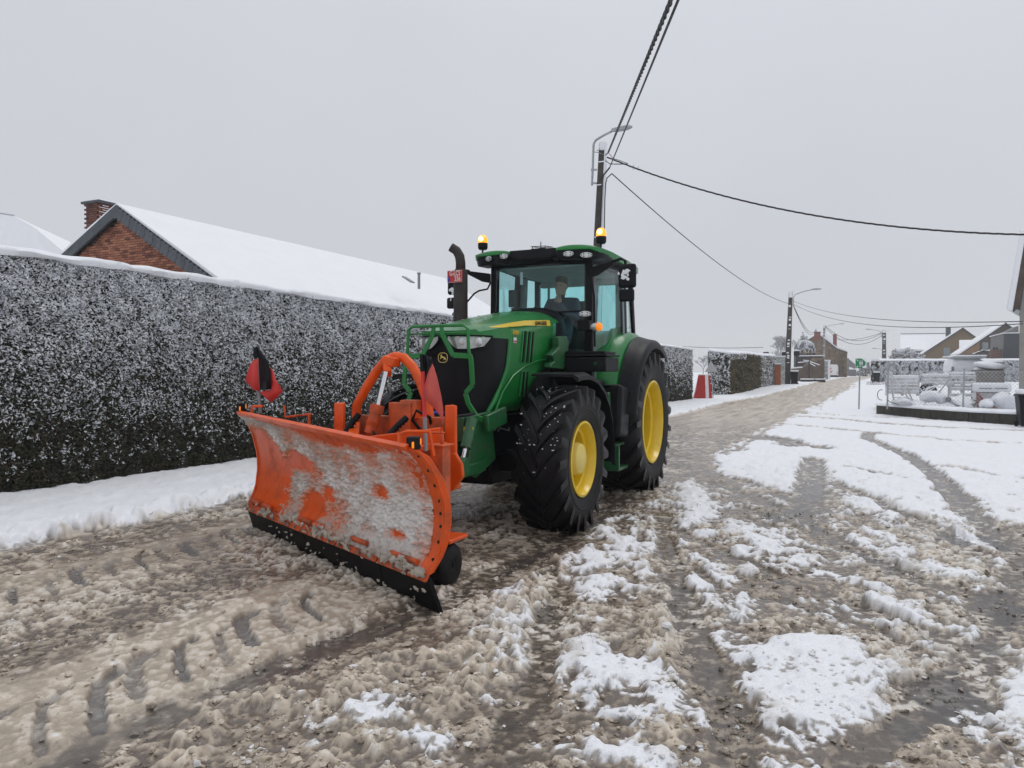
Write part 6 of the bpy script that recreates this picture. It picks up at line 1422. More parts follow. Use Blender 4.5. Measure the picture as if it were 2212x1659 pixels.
# houses, tree masses and hedges at the far end of the street
greyw = mat('grey_render', (.17, .165, .16), .8, var=.15, vscale=2)
def gable(name, label, poly, y, depth, mt, snow_th=.18, roofs=None):
    r_ = thing(name, label, 'house', (sum(p.x for p in poly) / len(poly), y, .6)); MB().prism(poly, (0, depth, 0)).build('wall', mt, r_); return r_
fh = [Z9(882, 1035, y=190), Z9(930, 1040, y=190), Z9(1040, 1135, y=190), Z9(1040, 1400, y=190), Z9(882, 1400, y=190)]
for q in fh[-2:]: q.z = 0
r_ = gable('grey_house', 'small grey gabled house right behind the stone house', fh, 190, 8, greyw); MB().prism([Z9(925, 1030, y=189.8), Z9(1048, 1130, y=189.8), Z9(1048, 1142, y=189.8), Z9(925, 1042, y=189.8)], (0, 8.4, 0)).build('roof', M['roofsnow'], r_); q0, q1 = Z9(892, 1040, y=192), Z9(920, 1022, y=192); MB().box(q0.x, q1.x, 192, 193, q0.z - .5, q1.z).build('chimney', M['slate'], r_)
r_ = thing('white_shed', 'low white roofed shed beyond the stone house', 'shed', (0, 175, .6)); q0, q1 = Z9(925, 1235, y=175), Z9(1060, 1235, y=175); MB().box(q0.x, q1.x, 175, 180, .4, q0.z).build('wall', greyw, r_); q2 = Z9(930, 1195, y=178); MB().prism([(q0.x, 174.8, q0.z), (q1.x, 174.8, q0.z), (q1.x - 1, 174.8, q2.z), (q0.x, 174.8, q2.z + .1)], (0, 5, 0)).build('roof', M['roofsnow'], r_)
r_ = thing('end_house', 'pale grey house closing the street behind the green sign', 'house', (6, 215, .6)); pp = [Z9(1370, 1290, y=215), Z9(1500, 1180, y=215), Z9(1640, 1130, y=215), Z9(1640, 1400, y=215), Z9(1370, 1400, y=215)]
for q in pp[-2:]: q.z = 0
MB().prism(pp, (0, 8, 0)).build('wall', mat('pale_grey_render', (.33, .33, .34), .8), r_); MB().prism([pp[0] + Vector((0, -.2, .1)), pp[1] + Vector((0, -.2, .1)), pp[2] + Vector((0, -.2, .1)), pp[2] + Vector((0, -.2, .6)), pp[1] + Vector((0, -.2, .6)), pp[0] + Vector((0, -.2, .35))], (0, 8.4, 0)).build('roof', M['roofsnow'], r_)
def blobtree(name, label, cat, base, rx, rz, n, cols, sn, size, seed, trunk=True, group=None, stemw=.08):
    """rounded shrub or crown of many small leaves"""
    rng = np.random.default_rng(seed); root = thing(name, label, cat, tuple(base), group=group); bx_, by_, bz_ = base
    d = rng.normal(size=(n, 3)); d /= np.linalg.norm(d, axis=1)[:, None]; d[:, 2] = np.where(d[:, 2] < -.6, -d[:, 2], d[:, 2])
    lum = 1 + .3 * fbm(d[:, 0] * 3 + seed, d[:, 2] * 3 + d[:, 1], 1.0, 3); rr_ = (rng.random(n) ** .28) * lum
    pos = np.stack([d[:, 0] * rx * rr_, d[:, 1] * rx * rr_, rz + d[:, 2] * rz * rr_], 1)
    V, Fc, cc = leaves(n, pos, size, np.clip(sn + .3 * d[:, 2], 0, 1), cols, np.array([0, -.3, .5]), seed=seed)
    me = np_mesh('foliage', V, Fc, M['leaf'], cc); o = bpy.data.objects.new('foliage', me); C.objects.link(o); o.parent = root; o['kind'] = 'stuff'
    MB().tube([(bx_, by_, bz_ - .1), (bx_, by_, bz_ + rz)], stemw, 6).build('trunk', M['twig'], root); return root
GREY = [(.16, .155, .15), (.22, .21, .2), (.12, .12, .115), (.3, .29, .28)]
for i, (a, b, w_, h_, y) in enumerate(((1240, 1200, 75, 300, 205), (1320, 1240, 55, 220, 200), (1120, 1290, 60, 130, 185), (1190, 1330, 60, 90, 180), (1700, 1130, 50, 160, 190))):
    c_ = Z9(a, b, y=y); top = Z9(a, 1400 - h_, y=y).z; wr = w_ * .1326 * .864 / 1600 * y
    blobtree('frosted_tree', ('tall frosted tree right behind the green sign', 'frosted tree right of the green sign', 'small frosted tree left of the green sign', 'low frosted bush under the green sign', 'frosted tree right of the dark pole')[i], 'tree', (c_.x, y, .6), wr, (top - .6) / 2, 1500, GREY, .25, .5, 40 + i)
E_DARK = [(.07, .08, .075), (.09, .1, .095)]
c_ = Z9(70, 650, y=170); blobtree('evergreen_tree', 'grey green rounded tree left of the stone house roof', 'tree', (c_.x, 170, .6), 1.6, (Z9(70, 585, y=170).z - .6) / 2, 2500, E_DARK, .25, .35, 60)
# bare frosted trees behind the left hedges
def bare_tree(label, base, h, spread, seed, depth=6, lean=0):
    rnd = random.Random(seed); root = thing('bare_tree', label, 'tree', tuple(base)); tr_, br_ = MB(), MB()
    def grow(p_, d, ln, r_, k):
        q = p_ + d * ln; (tr_ if k >= depth - 1 else br_).tube([p_, p_.lerp(q, .5) + Vector((rnd.uniform(-1, 1), rnd.uniform(-1, 1), 0)) * ln * .05, q], [r_, r_ * .85, r_ * .7], 5 if k > 2 else 3, cap=False)
        if k == 0: return
        for i in range(3 if k > 1 else 4):
            a = rnd.uniform(0, 6.28); s_ = rnd.uniform(.35, .8) * spread
            nd = (d + Vector((math.cos(a) * s_, math.sin(a) * s_, rnd.uniform(-.05, .35)))).normalized(); grow(p_.lerp(q, rnd.uniform(.6, 1)), nd, ln * rnd.uniform(.62, .82), max(r_ * .6, .03), k - 1)
    grow(Vector(base), Vector((lean, 0, 1)).normalized(), h * .27, h * .02, depth)
    tr_.build('trunk', M['frost'], root); br_.build('branches', M['frost'], root, kind='stuff', recalc=False); return root
q = Z5(1330, 900, y=120); bare_tree('large bare frosted tree behind the brown utility pole', (q.x - .3, 120, .6), 9.0, 1.05, 5, 6)
q = Z5(1180, 900, y=135); bare_tree('bare frosted tree left of the large one', (q.x, 135, .6), 7.0, 1.2, 8, 5)
q = Z5(960, 900, y=150); bare_tree('low bare frosted tree above the trimmed hedge', (q.x, 150, .6), 6.0, 1.3, 9, 5)
q = Z5(540, 850, y=170); bare_tree('far bare frosted tree above the hedge behind the road sign', (q.x, 170, .6), 7.4, 1.3, 10, 5)
q = Z5(430, 850, y=170); bare_tree('far bare frosted tree behind the end of the long hedge', (q.x, 170, .6), 6.6, 1.3, 12, 5)
cable('overhead_cable', 'thin far line stretched behind the trees on the left', Z5(60, 802, y=160), Z5(1080, 822, y=150), .3, .05)

# ================================================================ right side: sign, yard, houses
gs = thing('assembly_point_sign', 'green sign with two white figures and arrows on a thin grey post', 'road sign', (.10, 34, 0))
MB().tube([(.10, 34.0, 0), (.135, 34.0, 2.12)], .03, 10).build('post', M['greypaint'], gs, smooth=50)
sx0, sx1, sz0, sz1 = Z6(113, 950, y=34).x, Z6(222, 950, y=34).x, Z6(113, 950, y=34).z, Z6(113, 855, y=34).z
grn = mat('sign_green', (.01, .25, .10), .4); MB().box(sx0, sx1, 33.94, 33.96, sz0, sz1).build('sign_plate', grn, gs, bevel=.004)
pic = MB(); f_ = lambda a, b: (sx0 + (sx1 - sx0) * a, 33.936, sz0 + (sz1 - sz0) * b)
for a in (.42, .60):
    MB().prism([f_(a + .075 * math.cos(t) * (1 if True else 0), .50 + .22 * math.sin(t)) for t in np.linspace(0, 2 * math.pi, 17)[:-1]], (0, -.004, 0)).build('pictogram', M['white'], gs); MB().prism([f_(a + .035 * math.cos(t), .80 + .05 * math.sin(t)) for t in np.linspace(0, 2 * math.pi, 11)[:-1]], (0, -.004, 0)).build('pictogram', M['white'], gs)
    MB().prism([f_(a - .03, .1), f_(a + .03, .1), f_(a + .04, .4), f_(a - .04, .4)], (0, -.004, 0)).build('pictogram', M['white'], gs)
for cx_, cz_, sx_, sz_ in ((.15, .82, 1, -1), (.15, .15, 1, 1)):
    MB().prism([f_(cx_ + .10 * sx_, cz_ + .10 * sz_), f_(cx_ - .02 * sx_, cz_ + .10 * sz_), f_(cx_ + .02 * sx_, cz_ + .05 * sz_), f_(cx_ - .09 * sx_, cz_ - .09 * sz_), f_(cx_ - .05 * sx_, cz_ - .13 * sz_), f_(cx_ + .055 * sx_, cz_ + .0 * sz_), f_(cx_ + .10 * sx_, cz_ - .04 * sz_)], (0, -.004, 0)).build('arrow', M['white'], gs)
MB().prism([f_(.55, 1.0), f_(1.0, 1.0), f_(1.0, .0), f_(.62, -.0), f_(.70, .18), f_(.9, .3), f_(.93, .62), f_(.75, .82)], (0, -.006, 0)).build('stuck_snow', M['snow'], gs)
# low concrete block wall with snow on it
cwl = thing('low_wall', 'low dark concrete block wall with thick snow on top, right of the road', 'wall', (2.6, 27, 0))
wp_ = [(.75, 30.6), (1.5, 29.2), (2.3, 27.9), (3.2, 26.7), (4.3, 25.9), (5.6, 25.4)]
wet = mat('mossy_concrete', (.05, .045, .034), .75, var=.35, vscale=5, dirt=(.025, .028, .018), dscale=4, dlo=.4, dhi=.65, bump=.3)
for i in range(len(wp_) - 1):
    for k in range(3):
        a_ = Vector((*wp_[i], 0)).lerp(Vector((*wp_[i + 1], 0)), k / 3); b_ = Vector((*wp_[i], 0)).lerp(Vector((*wp_[i + 1], 0)), (k + 1) / 3); d_ = (b_ - a_) * .015
        MB().beam(a_ + d_ + Vector((0, 0, .13)), b_ - d_ + Vector((0, 0, .13 + random.uniform(-.004, .004))), .18, .46).build('block', wet, cwl, bevel=.008)
rings = []
for i in range(41):
    t = i / 40 * (len(wp_) - 1); j = min(int(t), len(wp_) - 2); a_ = Vector((*wp_[j], 0)).lerp(Vector((*wp_[j + 1], 0)), t - j); d = (Vector((*wp_[j + 1], 0)) - Vector((*wp_[j], 0))).normalized(); nn = Vector((d.y, -d.x, 0)); e = .03 * math.sin(i * 1.3) + random.uniform(-.015, .015)
    nn = -nn if nn.y > 0 else nn
    rings.append([a_ + nn * (.13 + e) + Vector((0, 0, .355)), a_ + nn * (.15 + e) + Vector((0, 0, .40)), a_ + nn * .08 + Vector((0, 0, .46)), a_ - nn * .2 + Vector((0, 0, .48)), a_ - nn * .3 + Vector((0, 0, .35))])
MB().loft(rings).build('snow_cap', M['snow'], cwl, smooth=60)
yard = MB(); rings = []
for i in range(14):
    y = 25.6 + i * .8; xl = float(np.interp(y, [25.4, 25.9, 26.7, 27.9, 29.2, 30.6, 40], [5.6, 4.3, 3.2, 2.3, 1.5, .75, .6])) + .1; rings.append([(xl + (14 - xl) * k / 10, y, .36 + .1 * float(perlin(np.array(xl + k * .9), np.array(y * .9))) + (0 if k else .03)) for k in range(11)])
yo = yard.loft(rings, closed=False).build('yard_snow', M['snow'], smooth=80); yo['kind'] = 'structure'
# chain link fence
fe = thing('chain_link_fence', 'snow dusted chain link fence standing on the low wall', 'fence', (2, 28, .4))
fpts = [(.93, 30.2), (3.15, 28.0), (5.6, 25.6)]; fpts = [(.98, 28.9), (3.18, 28.3), (4.9, 27.2)]
for (x, y), h_ in zip(fpts, (1.92, 1.70, 1.7)): MB().tube([(x, y, .3), (x + .03, y, h_)], .028, 8).build('post', M['greypaint'], fe, smooth=50)
ln_ = MB()
for (x0, y0), (x1, y1) in zip(fpts[:-1], fpts[1:]):
    a_ = Vector((x0, y0, .45)); b_ = Vector((x1, y1, .45)); L_ = (b_ - a_).length; hh_ = 1.15; n = int(L_ / .12)
    for i in range(-int(hh_ / .12), n + 1):
        for sg in (1, -1):
            u0 = i * .12; u1 = u0 + hh_; z0, z1 = (0, hh_) if sg > 0 else (hh_, 0)
            lo_, hi_ = max(u0, 0), min(u1, L_)
            if hi_ <= lo_: continue
            f0_ = (lo_ - u0) / hh_; f1_ = (hi_ - u0) / hh_
            ln_.tube([a_.lerp(b_, lo_ / L_) + Vector((0, 0, z0 + (z1 - z0) * f0_)), a_.lerp(b_, hi_ / L_) + Vector((0, 0, z0 + (z1 - z0) * f1_))], .0045, 3, cap=False)
    for z_ in (0, hh_): ln_.tube([a_ + Vector((0, 0, z_)), b_ + Vector((0, 0, z_))], .007, 4)
ln_.build('wire_mesh', mat('frosted_wire', (.5, .51, .53), .6), fe, kind='stuff', recalc=False)
st_ = MB(); st_.tube([Z6(1065, 1030, y=29.3), Z6(930, 1200, y=29.3)], .025, 6); st_.build('brace', M['greypaint'], fe, smooth=50)
frosty = mat('frosted_wood', (.40, .37, .34), .85, var=.35, vscale=6, dirt=(.75, .76, .79), dscale=5, dlo=.35, dhi=.6)
def pallet(name, label, a, b, c_, d_, y, n=6):
    r_ = thing(name, label, 'pallet', tuple(Z6((a + c_) / 2, d_, y=y))); p0, p1 = Z6(a, b, y=y), Z6(c_, d_, y=y)
    for k in range(n):
        z = p1.z + (p0.z - p1.z) * (k + .5) / n; MB().box(p0.x, p1.x, y, y + .03, z - .045, z + .04).build('slat', frosty, r_); MB().box(p0.x, p1.x, y - .03, y + .05, z + .04, z + .075).build('slat_snow', M['snow'], r_, bevel=.01)
    for x in (p0.x, (p0.x + p1.x) / 2, p1.x): MB().box(x - .05, x + .05, y + .03, y + .13, p1.z - .05, p0.z).build('stringer', frosty, r_)
    MB().box(p0.x - .02, p1.x + .02, y - .04, y + .18, p0.z, p0.z + .1).build('snow_cap', M['snow'], r_, bevel=.04)
pallet('pallet', 'upright wooden pallet covered in snow behind the left fence post', 425, 1045, 730, 1210, 29.6, 5)
pallet('pallet', 'second snowy pallet leaning behind the middle of the yard fence', 1050, 1010, 1290, 1250, 31.5, 4)
pallet('pallet', 'third snowy pallet lying between the two upright ones', 780, 1030, 1030, 1120, 31.0, 3)
la = thing('ladder_frame', 'snowy metal trestle leaning by the left fence post', 'trestle', tuple(Z6(560, 1320, y=28.9)))
m_ = MB()
for a, b, c_, d_ in ((455, 985, 690, 1325), (455, 985, 495, 1300), (600, 1090, 700, 1325)): m_.tube([Z6(a, b, y=29.2), Z6(c_, d_, y=29.0)], .03, 6)
m_.build('frame_tube', frosty, la, smooth=50)
for k in range(3): MB().tube([Z6(470 + 12 * k, 1080 + 80 * k, y=29.15), Z6(520 + 50 * k, 1080 + 80 * k, y=29.15)], .018, 5).build('rung', frosty, la)
m_ = MB(); m_.tube([Z6(375 + 0 * k, 1200 + 0 * k, y=28.7) + Vector((.12 * math.cos(a_) - .02, 0, .18 * math.sin(a_) - .05)) for a_ in np.linspace(1.2, 5.0, 12)], .012, 5); m_.tube([Z6(430, 1265, y=28.7), Z6(470, 1290, y=28.7), Z6(540, 1310, y=28.7)], .012, 5); m_.build('hose', M['cable'], la, smooth=60)
cvr = thing('covered_trailer', 'boxy vehicle buried under thick snow in the yard', 'trailer', tuple(Z6(1240, 1140, y=33)))
p0, p1 = Z6(1058, 850, y=33), Z6(1430, 1040, y=33); rings = []
for y, s_, t_ in ((33, .0, -.12), (33.1, .02, 0), (34.5, .02, .05), (36, 0, -.05)): rings.append([(p0.x - s_ + .1, y, p1.z), (p0.x - s_, y, p0.z - .4 + t_), (p0.x + .05, y, p0.z - .05 + t_), (p0.x + .3, y, p0.z + t_), (p1.x - .3, y, p0.z - .03 + t_), (p1.x - .02, y, p0.z - .2 + t_), (p1.x + s_, y, p1.z)])
MB().loft(rings).build('snow_cover', M['snow'], cvr, smooth=70); q0, q1 = Z6(1065, 840, y=32.9), Z6(1415, 818, y=32.9)
MB().box(q0.x, q1.x, 32.9, 34.5, q0.z, q1.z).build('roof_rack', M['snow'], cvr, bevel=.04); MB().box(q0.x + .05, q1.x - .05, 32.88, 34.4, q0.z - .06, q0.z - .005).build('rack_edge', M['greypaint'], cvr)
q0, q1 = Z6(1062, 935, y=32.95), Z6(1085, 1000, y=32.95); MB().box(q0.x, q1.x, 32.93, 32.97, q1.z, q0.z).build('window', M['grey'], cvr)
q0, q1 = Z6(1045, 985, y=32.2), Z6(1300, 1130, y=32.2)
m_ = MB(); m_.beam((q0.x, 32.2, q1.z), (q1.x, 32.2, q0.z), .07, .07); m_.beam((q0.x, 32.2, q0.z), (q0.x, 32.2, q1.z), .07, .07); m_.beam((q1.x, 32.2, q0.z), (q1.x, 32.2, q1.z), .07, .07); m_.beam((q0.x, 32.2, q0.z), (q1.x, 32.2, q0.z), .07, .07); m_.beam((q0.x, 32.2, q1.z), (q1.x, 32.2, q1.z), .07, .07); m_.build('side_frame', frosty, cvr)
hp = thing('covered_pile', 'rounded pile under a snowy tarpaulin right of the buried trailer', 'pile', tuple(Z6(1440, 960, y=32)))
for k, (a, b, w_, h_) in enumerate(((1440, 925, 250, 70), (1470, 890, 180, 40), (1400, 960, 200, 50))): q = Z6(a, b, y=32 + .3 * k); s_ = .25309 * .864 / 1600 * 31; MB().ell(q, (w_ * s_ / 2, .6, h_ * s_ / 2), 20, 14, jit=.05, rot=(0, .12 - .1 * k, 0)).build('snow_heap', M['snow'], hp, smooth=70)
q = Z6(1440, 965, y=31.6); MB().box(q.x - .5, q.x + .45, 31.6, 32.2, .3, q.z).build('tarpaulin', M['concrete'], hp)
crt = thing('crate', 'snow topped white crate with a red brown mesh front in the yard', 'crate', tuple(Z6(1470, 1310, y=29)))
p0, p1 = Z6(1300, 1095, y=29), Z6(1660, 1190, y=29); MB().box(p0.x, p1.x, 29, 29.9, p1.z, p0.z).build('snow_cap', M['snow'], crt, bevel=.08, seg=3)
q0, q1 = Z6(1340, 1195, y=29.1), Z6(1640, 1320, y=29.1); MB().box(q0.x, q1.x, 29.1, 29.8, q1.z - .1, q0.z).build('crate_body', mat('red_mesh', (.22, .05, .035), .7, var=.3), crt)
m_ = MB()
for k in range(26):
    x = q0.x + (q1.x - q0.x) * k / 26
    for sg in (1, -1): m_.beam((x, 29.08, q0.z if sg > 0 else q1.z), (min(x + .28, q1.x), 29.08, q1.z if sg > 0 else q0.z), .012, .012)
m_.build('lattice', M['snow'], crt, kind='stuff')
for a in (1400, 1550): q = Z6(a, 1150, y=28.98); MB().box(q.x - .18, q.x + .18, 28.97, 28.99, q.z - .015, q.z + .015).build('slot', M['grey'], crt)
for i, (a, b, w_, h_, y) in enumerate(((900, 1230, 260, 90, 29.5), (1590, 1270, 200, 130, 28.2), (1390, 1310, 110, 60, 28.0), (640, 1290, 300, 60, 29.2), (1150, 1280, 250, 60, 29.5))):
    q = Z6(a, b, y=y); s_ = .25309 * .864 / 1600 * y * .95; r_ = thing('snow_mound', ('wide snow covered mound behind the fence centre', 'tall snow mound beside the crate, near the black bin', 'small snow mound in front of the crate', 'low snow mound under the trestle', 'low snow mound between the fence posts')[i], 'snow mound', (q.x, y, .35)); mm_ = MB().ell(q, (w_ * s_ / 2, .55, h_ * s_ / 2), 28, 18)
    mm_.v = [(x_ + .12 * float(perlin(np.array(x_ * 2.), np.array(z_ * 3 + i))), y_, z_ + .16 * float(perlin(np.array(x_ * 2.3 + 5), np.array(y_ * 2.3 + i))) + .05 * float(perlin(np.array(x_ * 7.), np.array(y_ * 7.)))) for x_, y_, z_ in mm_.v]; mm_.build('mound', M['snow'], r_, smooth=80)
wd = thing('scrap_heap', 'heap of dark netting and poles under snow in the yard', 'heap', tuple(Z6(840, 1200, y=30.2)))
q0, q1 = Z6(735, 1135, y=30.2), Z6(920, 1210, y=30.2); MB().ell((q0 + q1) / 2, ((q1.x - q0.x) / 2, .3, .25), 14, 9, jit=.12).build('netting', M['black'], wd)
m_ = MB()
for a, b, c_, d_ in ((740, 1140, 800, 1210), (780, 1135, 850, 1205), (830, 1135, 900, 1205), (800, 1190, 900, 1140), (750, 1180, 850, 1130), (800, 1065, 960, 1115), (920, 1055, 1010, 1090)): m_.tube([Z6(a, b, y=29.85), Z6(c_, d_, y=29.9)], .015, 5)
m_.build('pole_snow', M['snow'], wd); MB().tube([Z6(790, 1195, y=29.8), Z6(830, 1150, y=29.8), Z6(890, 1128, y=29.8), Z6(960, 1135, y=29.8)], .03, 6).build('snowy_pipe', M['snow'], wd, smooth=60)
jw = thing('jockey_wheel', 'small grey trailer wheel on the snow behind the fence', 'wheel', tuple(Z6(1030, 1265, y=29))); q = Z6(1030, 1262, y=29); MB().lathe([(-.04, .09), (.04, .09), (.04, 0)], q, 18, 'y').build('wheel', M['grey'], jw, smooth=40); MB().tube([q, q + Vector((0, 0, .5))], .02, 6).build('stem', M['greypaint'], jw)
bb2 = thing('wheelie_bin', 'large black bin with snowy lid at the right end of the low wall', 'bin', (4.75, 25.0, 0)); bin_(bb2, 4.42, 24.95, .02, .62, 1.02, .14)
# hedges on the right
hedge('frosted_hedge', 'frosted hedge behind the yard, right of the road', [(1.9, 74.0), (6.8, 79.0), (14, 84), (22, 88)], [2.0, 2.05, 2.1, 2.1], 1.0, 620, .17, 1.15, .85, GREENS, .14, seed=33, side=1, mean_rough=.15)
bp_ = Z6(610, 850, y=100); blobtree('frosted_shrub', 'large rounded frosted shrub in front of the white roofed house', 'shrub', (bp_.x, 100, .6), (150 * .2187 / 1600 * 96), (Z6(610, 755, y=100).z - .6) / 2, 9000, [(.14, .11, .09), (.2, .16, .13), (.16, .13, .11)], .6, .22, 71)
rb2 = thing('wheelie_bin', 'small dark bin with snow on it at the start of the frosted hedge', 'bin', (1.72, 73.0, .6)); bin_(rb2, 1.62, 73.2, .58, .55, 1.0, .12)
fl_ = thing('flower_bed', 'snow dusted reddish plants on the ground by the small dark bin', 'flower bed', (1.5, 66, .5)); rngp = np.random.default_rng(5); n = 500
pos = np.stack([rngp.uniform(-.75, .9, n), rngp.uniform(-.3, .3, n), rngp.uniform(0, .3, n)], 1); V, Fc, cc = leaves(n, pos, .1, np.full(n, .75), [(.25, .08, .07), (.15, .08, .05)], np.array([0, -.5, .5]), seed=3)
me = np_mesh('foliage', V, Fc, M['leaf'], cc); o = bpy.data.objects.new('foliage', me); C.objects.link(o); o.parent = fl_
# houses at the right
def win(root, f, a0, b0, a1, b1, y, sill=True):
    p0, p1 = f(a0, b0, y=y), f(a1, b1, y=y); w_ = MB().box(p0.x, p1.x, y - .06, y - .01, p1.z, p0.z).build('window', M['grey'], root); MB().box(p0.x + .12, p1.x - .12, y - .075, y - .065, p1.z + .12, p0.z - .12).build('pane', mat('pane', (.22, .26, .27), .1) if 'pane' not in bpy.data.materials else bpy.data.materials['pane'], w_)
    if sill: MB().box(p0.x - .15, p1.x + .15, y - .22, y - .01, p1.z - .22, p1.z - .02).build('sill', M['snow'], root)
tan = mat('tan_brick', (.17, .12, .065), .85, var=.25, vscale=6); tan2 = mat('orange_tan_brick', (.27, .17, .10), .85, var=.2, vscale=6); dkw = mat('dark_brown_cladding', (.085, .065, .055), .8, var=.3, vscale=3)
HY = 135.
def h6(a, b, y=HY): return Z6(a, b, y=y)
A_ = thing('tan_house', 'tan brick gabled house with one window and a dark chimney on the right', 'house', (13, HY, .6))
pp = [h6(770, 815), h6(1175, 556), h6(1325, 662), h6(1325, 900), h6(1325, 1000), h6(830, 1000), h6(828, 890), h6(770, 890)]
MB().prism(pp, (0, 10, 0)).build('wall', tan, A_)
MB().prism([h6(765, 812, HY - .3), h6(1175, 548, HY - .3), h6(1175, 560, HY - .3), h6(770, 822, HY - .3)], (0, 10.5, 0)).build('roof', M['slate'], A_); MB().prism([h6(1175, 548, HY - .3), h6(1325, 656, HY - .3), h6(1325, 668, HY - .3), h6(1175, 560, HY - .3)], (0, 10.5, 0)).build('roof', M['slate'], A_)
MB().prism([h6(775, 800, HY), h6(1165, 542, HY), h6(1172, 549, HY - .2), h6(768, 811, HY - .2)], (0, 10.5, 0)).build('roof_snow', M['roofsnow'], A_)
q0, q1 = h6(1010, 640, 138), h6(1055, 548, 138); MB().box(q0.x, q1.x, 138, 139.2, q0.z - 1.5, q1.z).build('chimney', M['slate'], A_)
win(A_, Z6, 985, 750, 1045, 830, HY)
for a in (785, 808): q0, q1 = h6(a, 850), h6(a + 12, 890); MB().box(q0.x, q1.x, HY - .05, HY - .01, q1.z, q0.z).build('window', M['grey'], A_)
W_ = thing('white_roof_house', 'long house with a big plain snow covered roof left of the tan house', 'house', (9, 145, .6))
p0, p1, p2, p3 = h6(555, 612, 150), h6(1000, 608, 150), h6(1000, 775, 145), h6(555, 757, 145)
MB().add([p0, p1, p2, p3, p0 + Vector((0, .3, -.3)), p1 + Vector((0, .3, -.3)), p2 + Vector((0, .3, -.3)), p3 + Vector((0, .3, -.3))], [(0, 1, 2, 3), (7, 6, 5, 4), (0, 4, 5, 1), (1, 5, 6, 2), (2, 6, 7, 3), (3, 7, 4, 0)]).build('roof', M['roofsnow'], W_)
MB().box(p3.x + .2, p2.x, 146, 152, .4, p3.z).build('wall', tan, W_)
rdg = MB()
for k in range(22): q = p0.lerp(p1, k / 22); rdg.box(q.x, q.x + .5, 149.9, 150.2, q.z - .02, q.z + .06)
rdg.build('ridge_tile', M['grey'], W_)
B_ = thing('brown_gable_house', 'brown clad gabled house with snowy roof edge near the right edge', 'house', (20, 112, .6)); y_ = 112.
MB().prism([h6(1150, 810, y_), h6(1595, 510, y_), h6(1665, 560, y_), h6(1665, 900, y_), h6(1450, 900, y_), h6(1450, 850, y_), h6(1150, 850, y_)], (0, 9, 0)).build('wall', dkw, B_)
MB().prism([h6(1150, 812, y_ - .05), h6(1340, 690, y_ - .05), h6(1340, 812, y_ - .05)], (0, .045, 0)).build('tan_wall_panel', tan2, B_)
MB().prism([h6(1130, 800, y_ - .3), h6(1590, 492, y_ - .3), h6(1596, 505, y_ - .3), h6(1140, 812, y_ - .3)], (0, 9.5, 0)).build('roof_snow', M['roofsnow'], B_); MB().prism([h6(1590, 492, y_ - .3), h6(1665, 548, y_ - .3), h6(1665, 560, y_ - .3), h6(1590, 504, y_ - .3)], (0, 9.5, 0)).build('roof', M['slate'], B_)
win(B_, Z6, 1365, 695, 1425, 765, y_ - .06)
MB().prism([h6(1140, 672, y_ + 12), h6(1320, 668, y_ + 12), h6(1300, 700, y_ + 10), h6(1140, 800, y_ + 9)], (0, .3, 0)).build('rear_roof', M['roofsnow'], B_)
q0, q1 = h6(1290, 800, y_ - 2), h6(1460, 780, y_ - 2); MB().prism([h6(1290, 808, y_ - 2), h6(1340, 780, y_ - 2), h6(1462, 778, y_ - 2), h6(1462, 758, y_ - 2), h6(1290, 798, y_ - 2)], (0, 2, 0)).build('porch_roof', M['roofsnow'], B_); MB().box(h6(1330, 800, y_ - 1.9).x, h6(1460, 800, y_ - 1.9).x, y_ - 1.9, y_ - .1, .4, h6(1330, 790, y_ - 1.9).z).build('porch', dkw, B_)
G_ = thing('modern_extension', 'dark grey flat roofed modern extension at the right edge', 'building', (20, 90, .6)); y_ = 88.
MB().box(h6(1578, 600, y_).x, h6(1900, 600, y_).x, y_, y_ + 8, .4, h6(1578, 608, y_).z).build('wall', mat('anthracite_panel', (.055, .06, .068), .5, var=.15), G_)
MB().prism([h6(1450, 660, y_ + 6), h6(1578, 612, y_), h6(1578, 900, y_), h6(1450, 900, y_ + 6)], (.1, .3, 0)).build('side_wall', greyw, G_); MB().box(h6(1575, 600, y_).x - .1, h6(1900, 600, y_).x, y_ - .15, y_ + 8, h6(1578, 608, y_).z, h6(1578, 600, y_).z).build('roof_snow', M['roofsnow'], G_)
for a in (1470, 1500): p_ = h6(a, 745, y_ + 2.7); q = h6(a + 22, 860, y_ + 2.7); MB().box(p_.x, q.x, y_ + 2.6, y_ + 2.75, q.z, p_.z).build('window', M['cabdark'], G_)
q = h6(1545, 830, y_ + 1); MB().box(q.x - .9, q.x + .5, y_ + .8, y_ + 1.1, .4, h6(1545, 765, y_ + 1).z).build('brick_wall', mat('old_rose_brick', (.2, .12, .1), .8), G_)
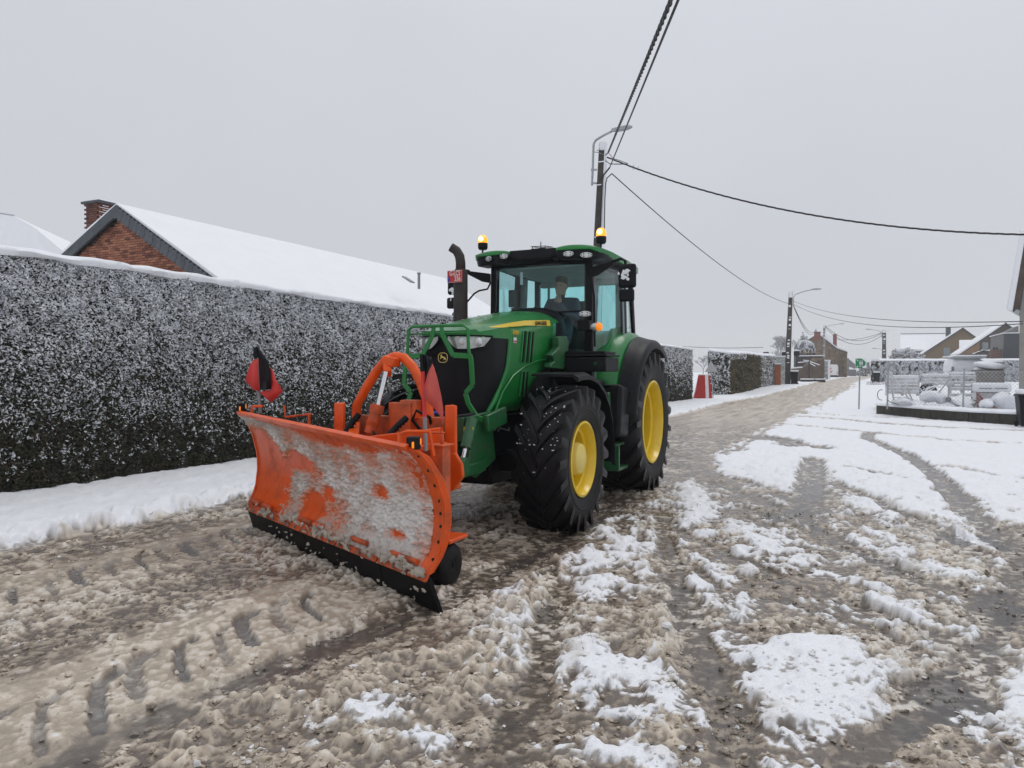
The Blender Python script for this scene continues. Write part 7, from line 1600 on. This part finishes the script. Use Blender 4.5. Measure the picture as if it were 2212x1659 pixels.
MB().prism([h6(1610, 590, y_ + 3), h6(1725, 530, y_ + 3), h6(1725, 600, y_ + 3), h6(1610, 600, y_ + 3)], (0, 4, 0)).build('rear_roof', greyw, G_)
R_ = thing('near_house', 'beige wall and snowy verge of the nearest house cut off by the right edge', 'house', (6, 31, 0)); yr = 31.
c0, e0 = Z6(1735, 400, y=yr), Z6(1778, 150, y=yr); w_ = e0 - c0; top = c0 + w_ * 3.2
MB().prism([(c0.x, yr, .2), (c0.x + 9, yr, .2), (c0.x + 9, yr, c0.z + 4), (top.x, yr, top.z), (c0.x, yr, c0.z)], (2.0, 7.5, 0)).build('wall', mat('beige_render', (.30, .285, .26), .85, var=.12, vscale=2), R_)
n_ = Vector((-w_.z, 0, w_.x)).normalized() * .16
MB().prism([c0 + Vector((-.10, -.35, -.05)), top + Vector((-.10, -.35, 0)), top + n_ + Vector((-.10, -.35, 0)), c0 + n_ + Vector((-.1, -.35, 0))], (2.1, 8.2, 0)).build('verge_board', dkw, R_)
MB().prism([c0 + n_ * .9 + Vector((-.12, -.36, 0)), top + n_ * .9 + Vector((-.12, -.36, 0)), top + n_ * 2.1 + Vector((-.12, -.36, 0)), c0 + n_ * 2.1 + Vector((-.12, -.36, .05))], (2.1, 8.2, 0)).build('roof_snow', M['roofsnow'], R_, bevel=.04)
MB().tube([c0 + Vector((-.14, -.4, 0)), c0 + Vector((1.9, 7.5, 0))], .08, 8).build('gutter', M['greypaint'], R_, smooth=60)

# ---- thin winter haze between the camera and the far end of the street
hz_ = MB().box(-120, 140, -60, 320, -1.2, 16).build('haze', None); hz_['kind'] = 'stuff'
hm = bpy.data.materials.new('haze'); hm.use_nodes = True; hn = hm.node_tree; hn.nodes.remove(hn.nodes['Principled BSDF'])
pvn = hn.nodes.new('ShaderNodeVolumePrincipled'); pvn.inputs['Color'].default_value = (.93, .95, .98, 1); pvn.inputs['Density'].default_value = .0008; pvn.inputs['Anisotropy'].default_value = .2
hn.links.new(pvn.outputs[0], hn.nodes['Material Output'].inputs['Volume']); hz_.data.materials.append(hm)
scene.cycles.volume_bounces = 1
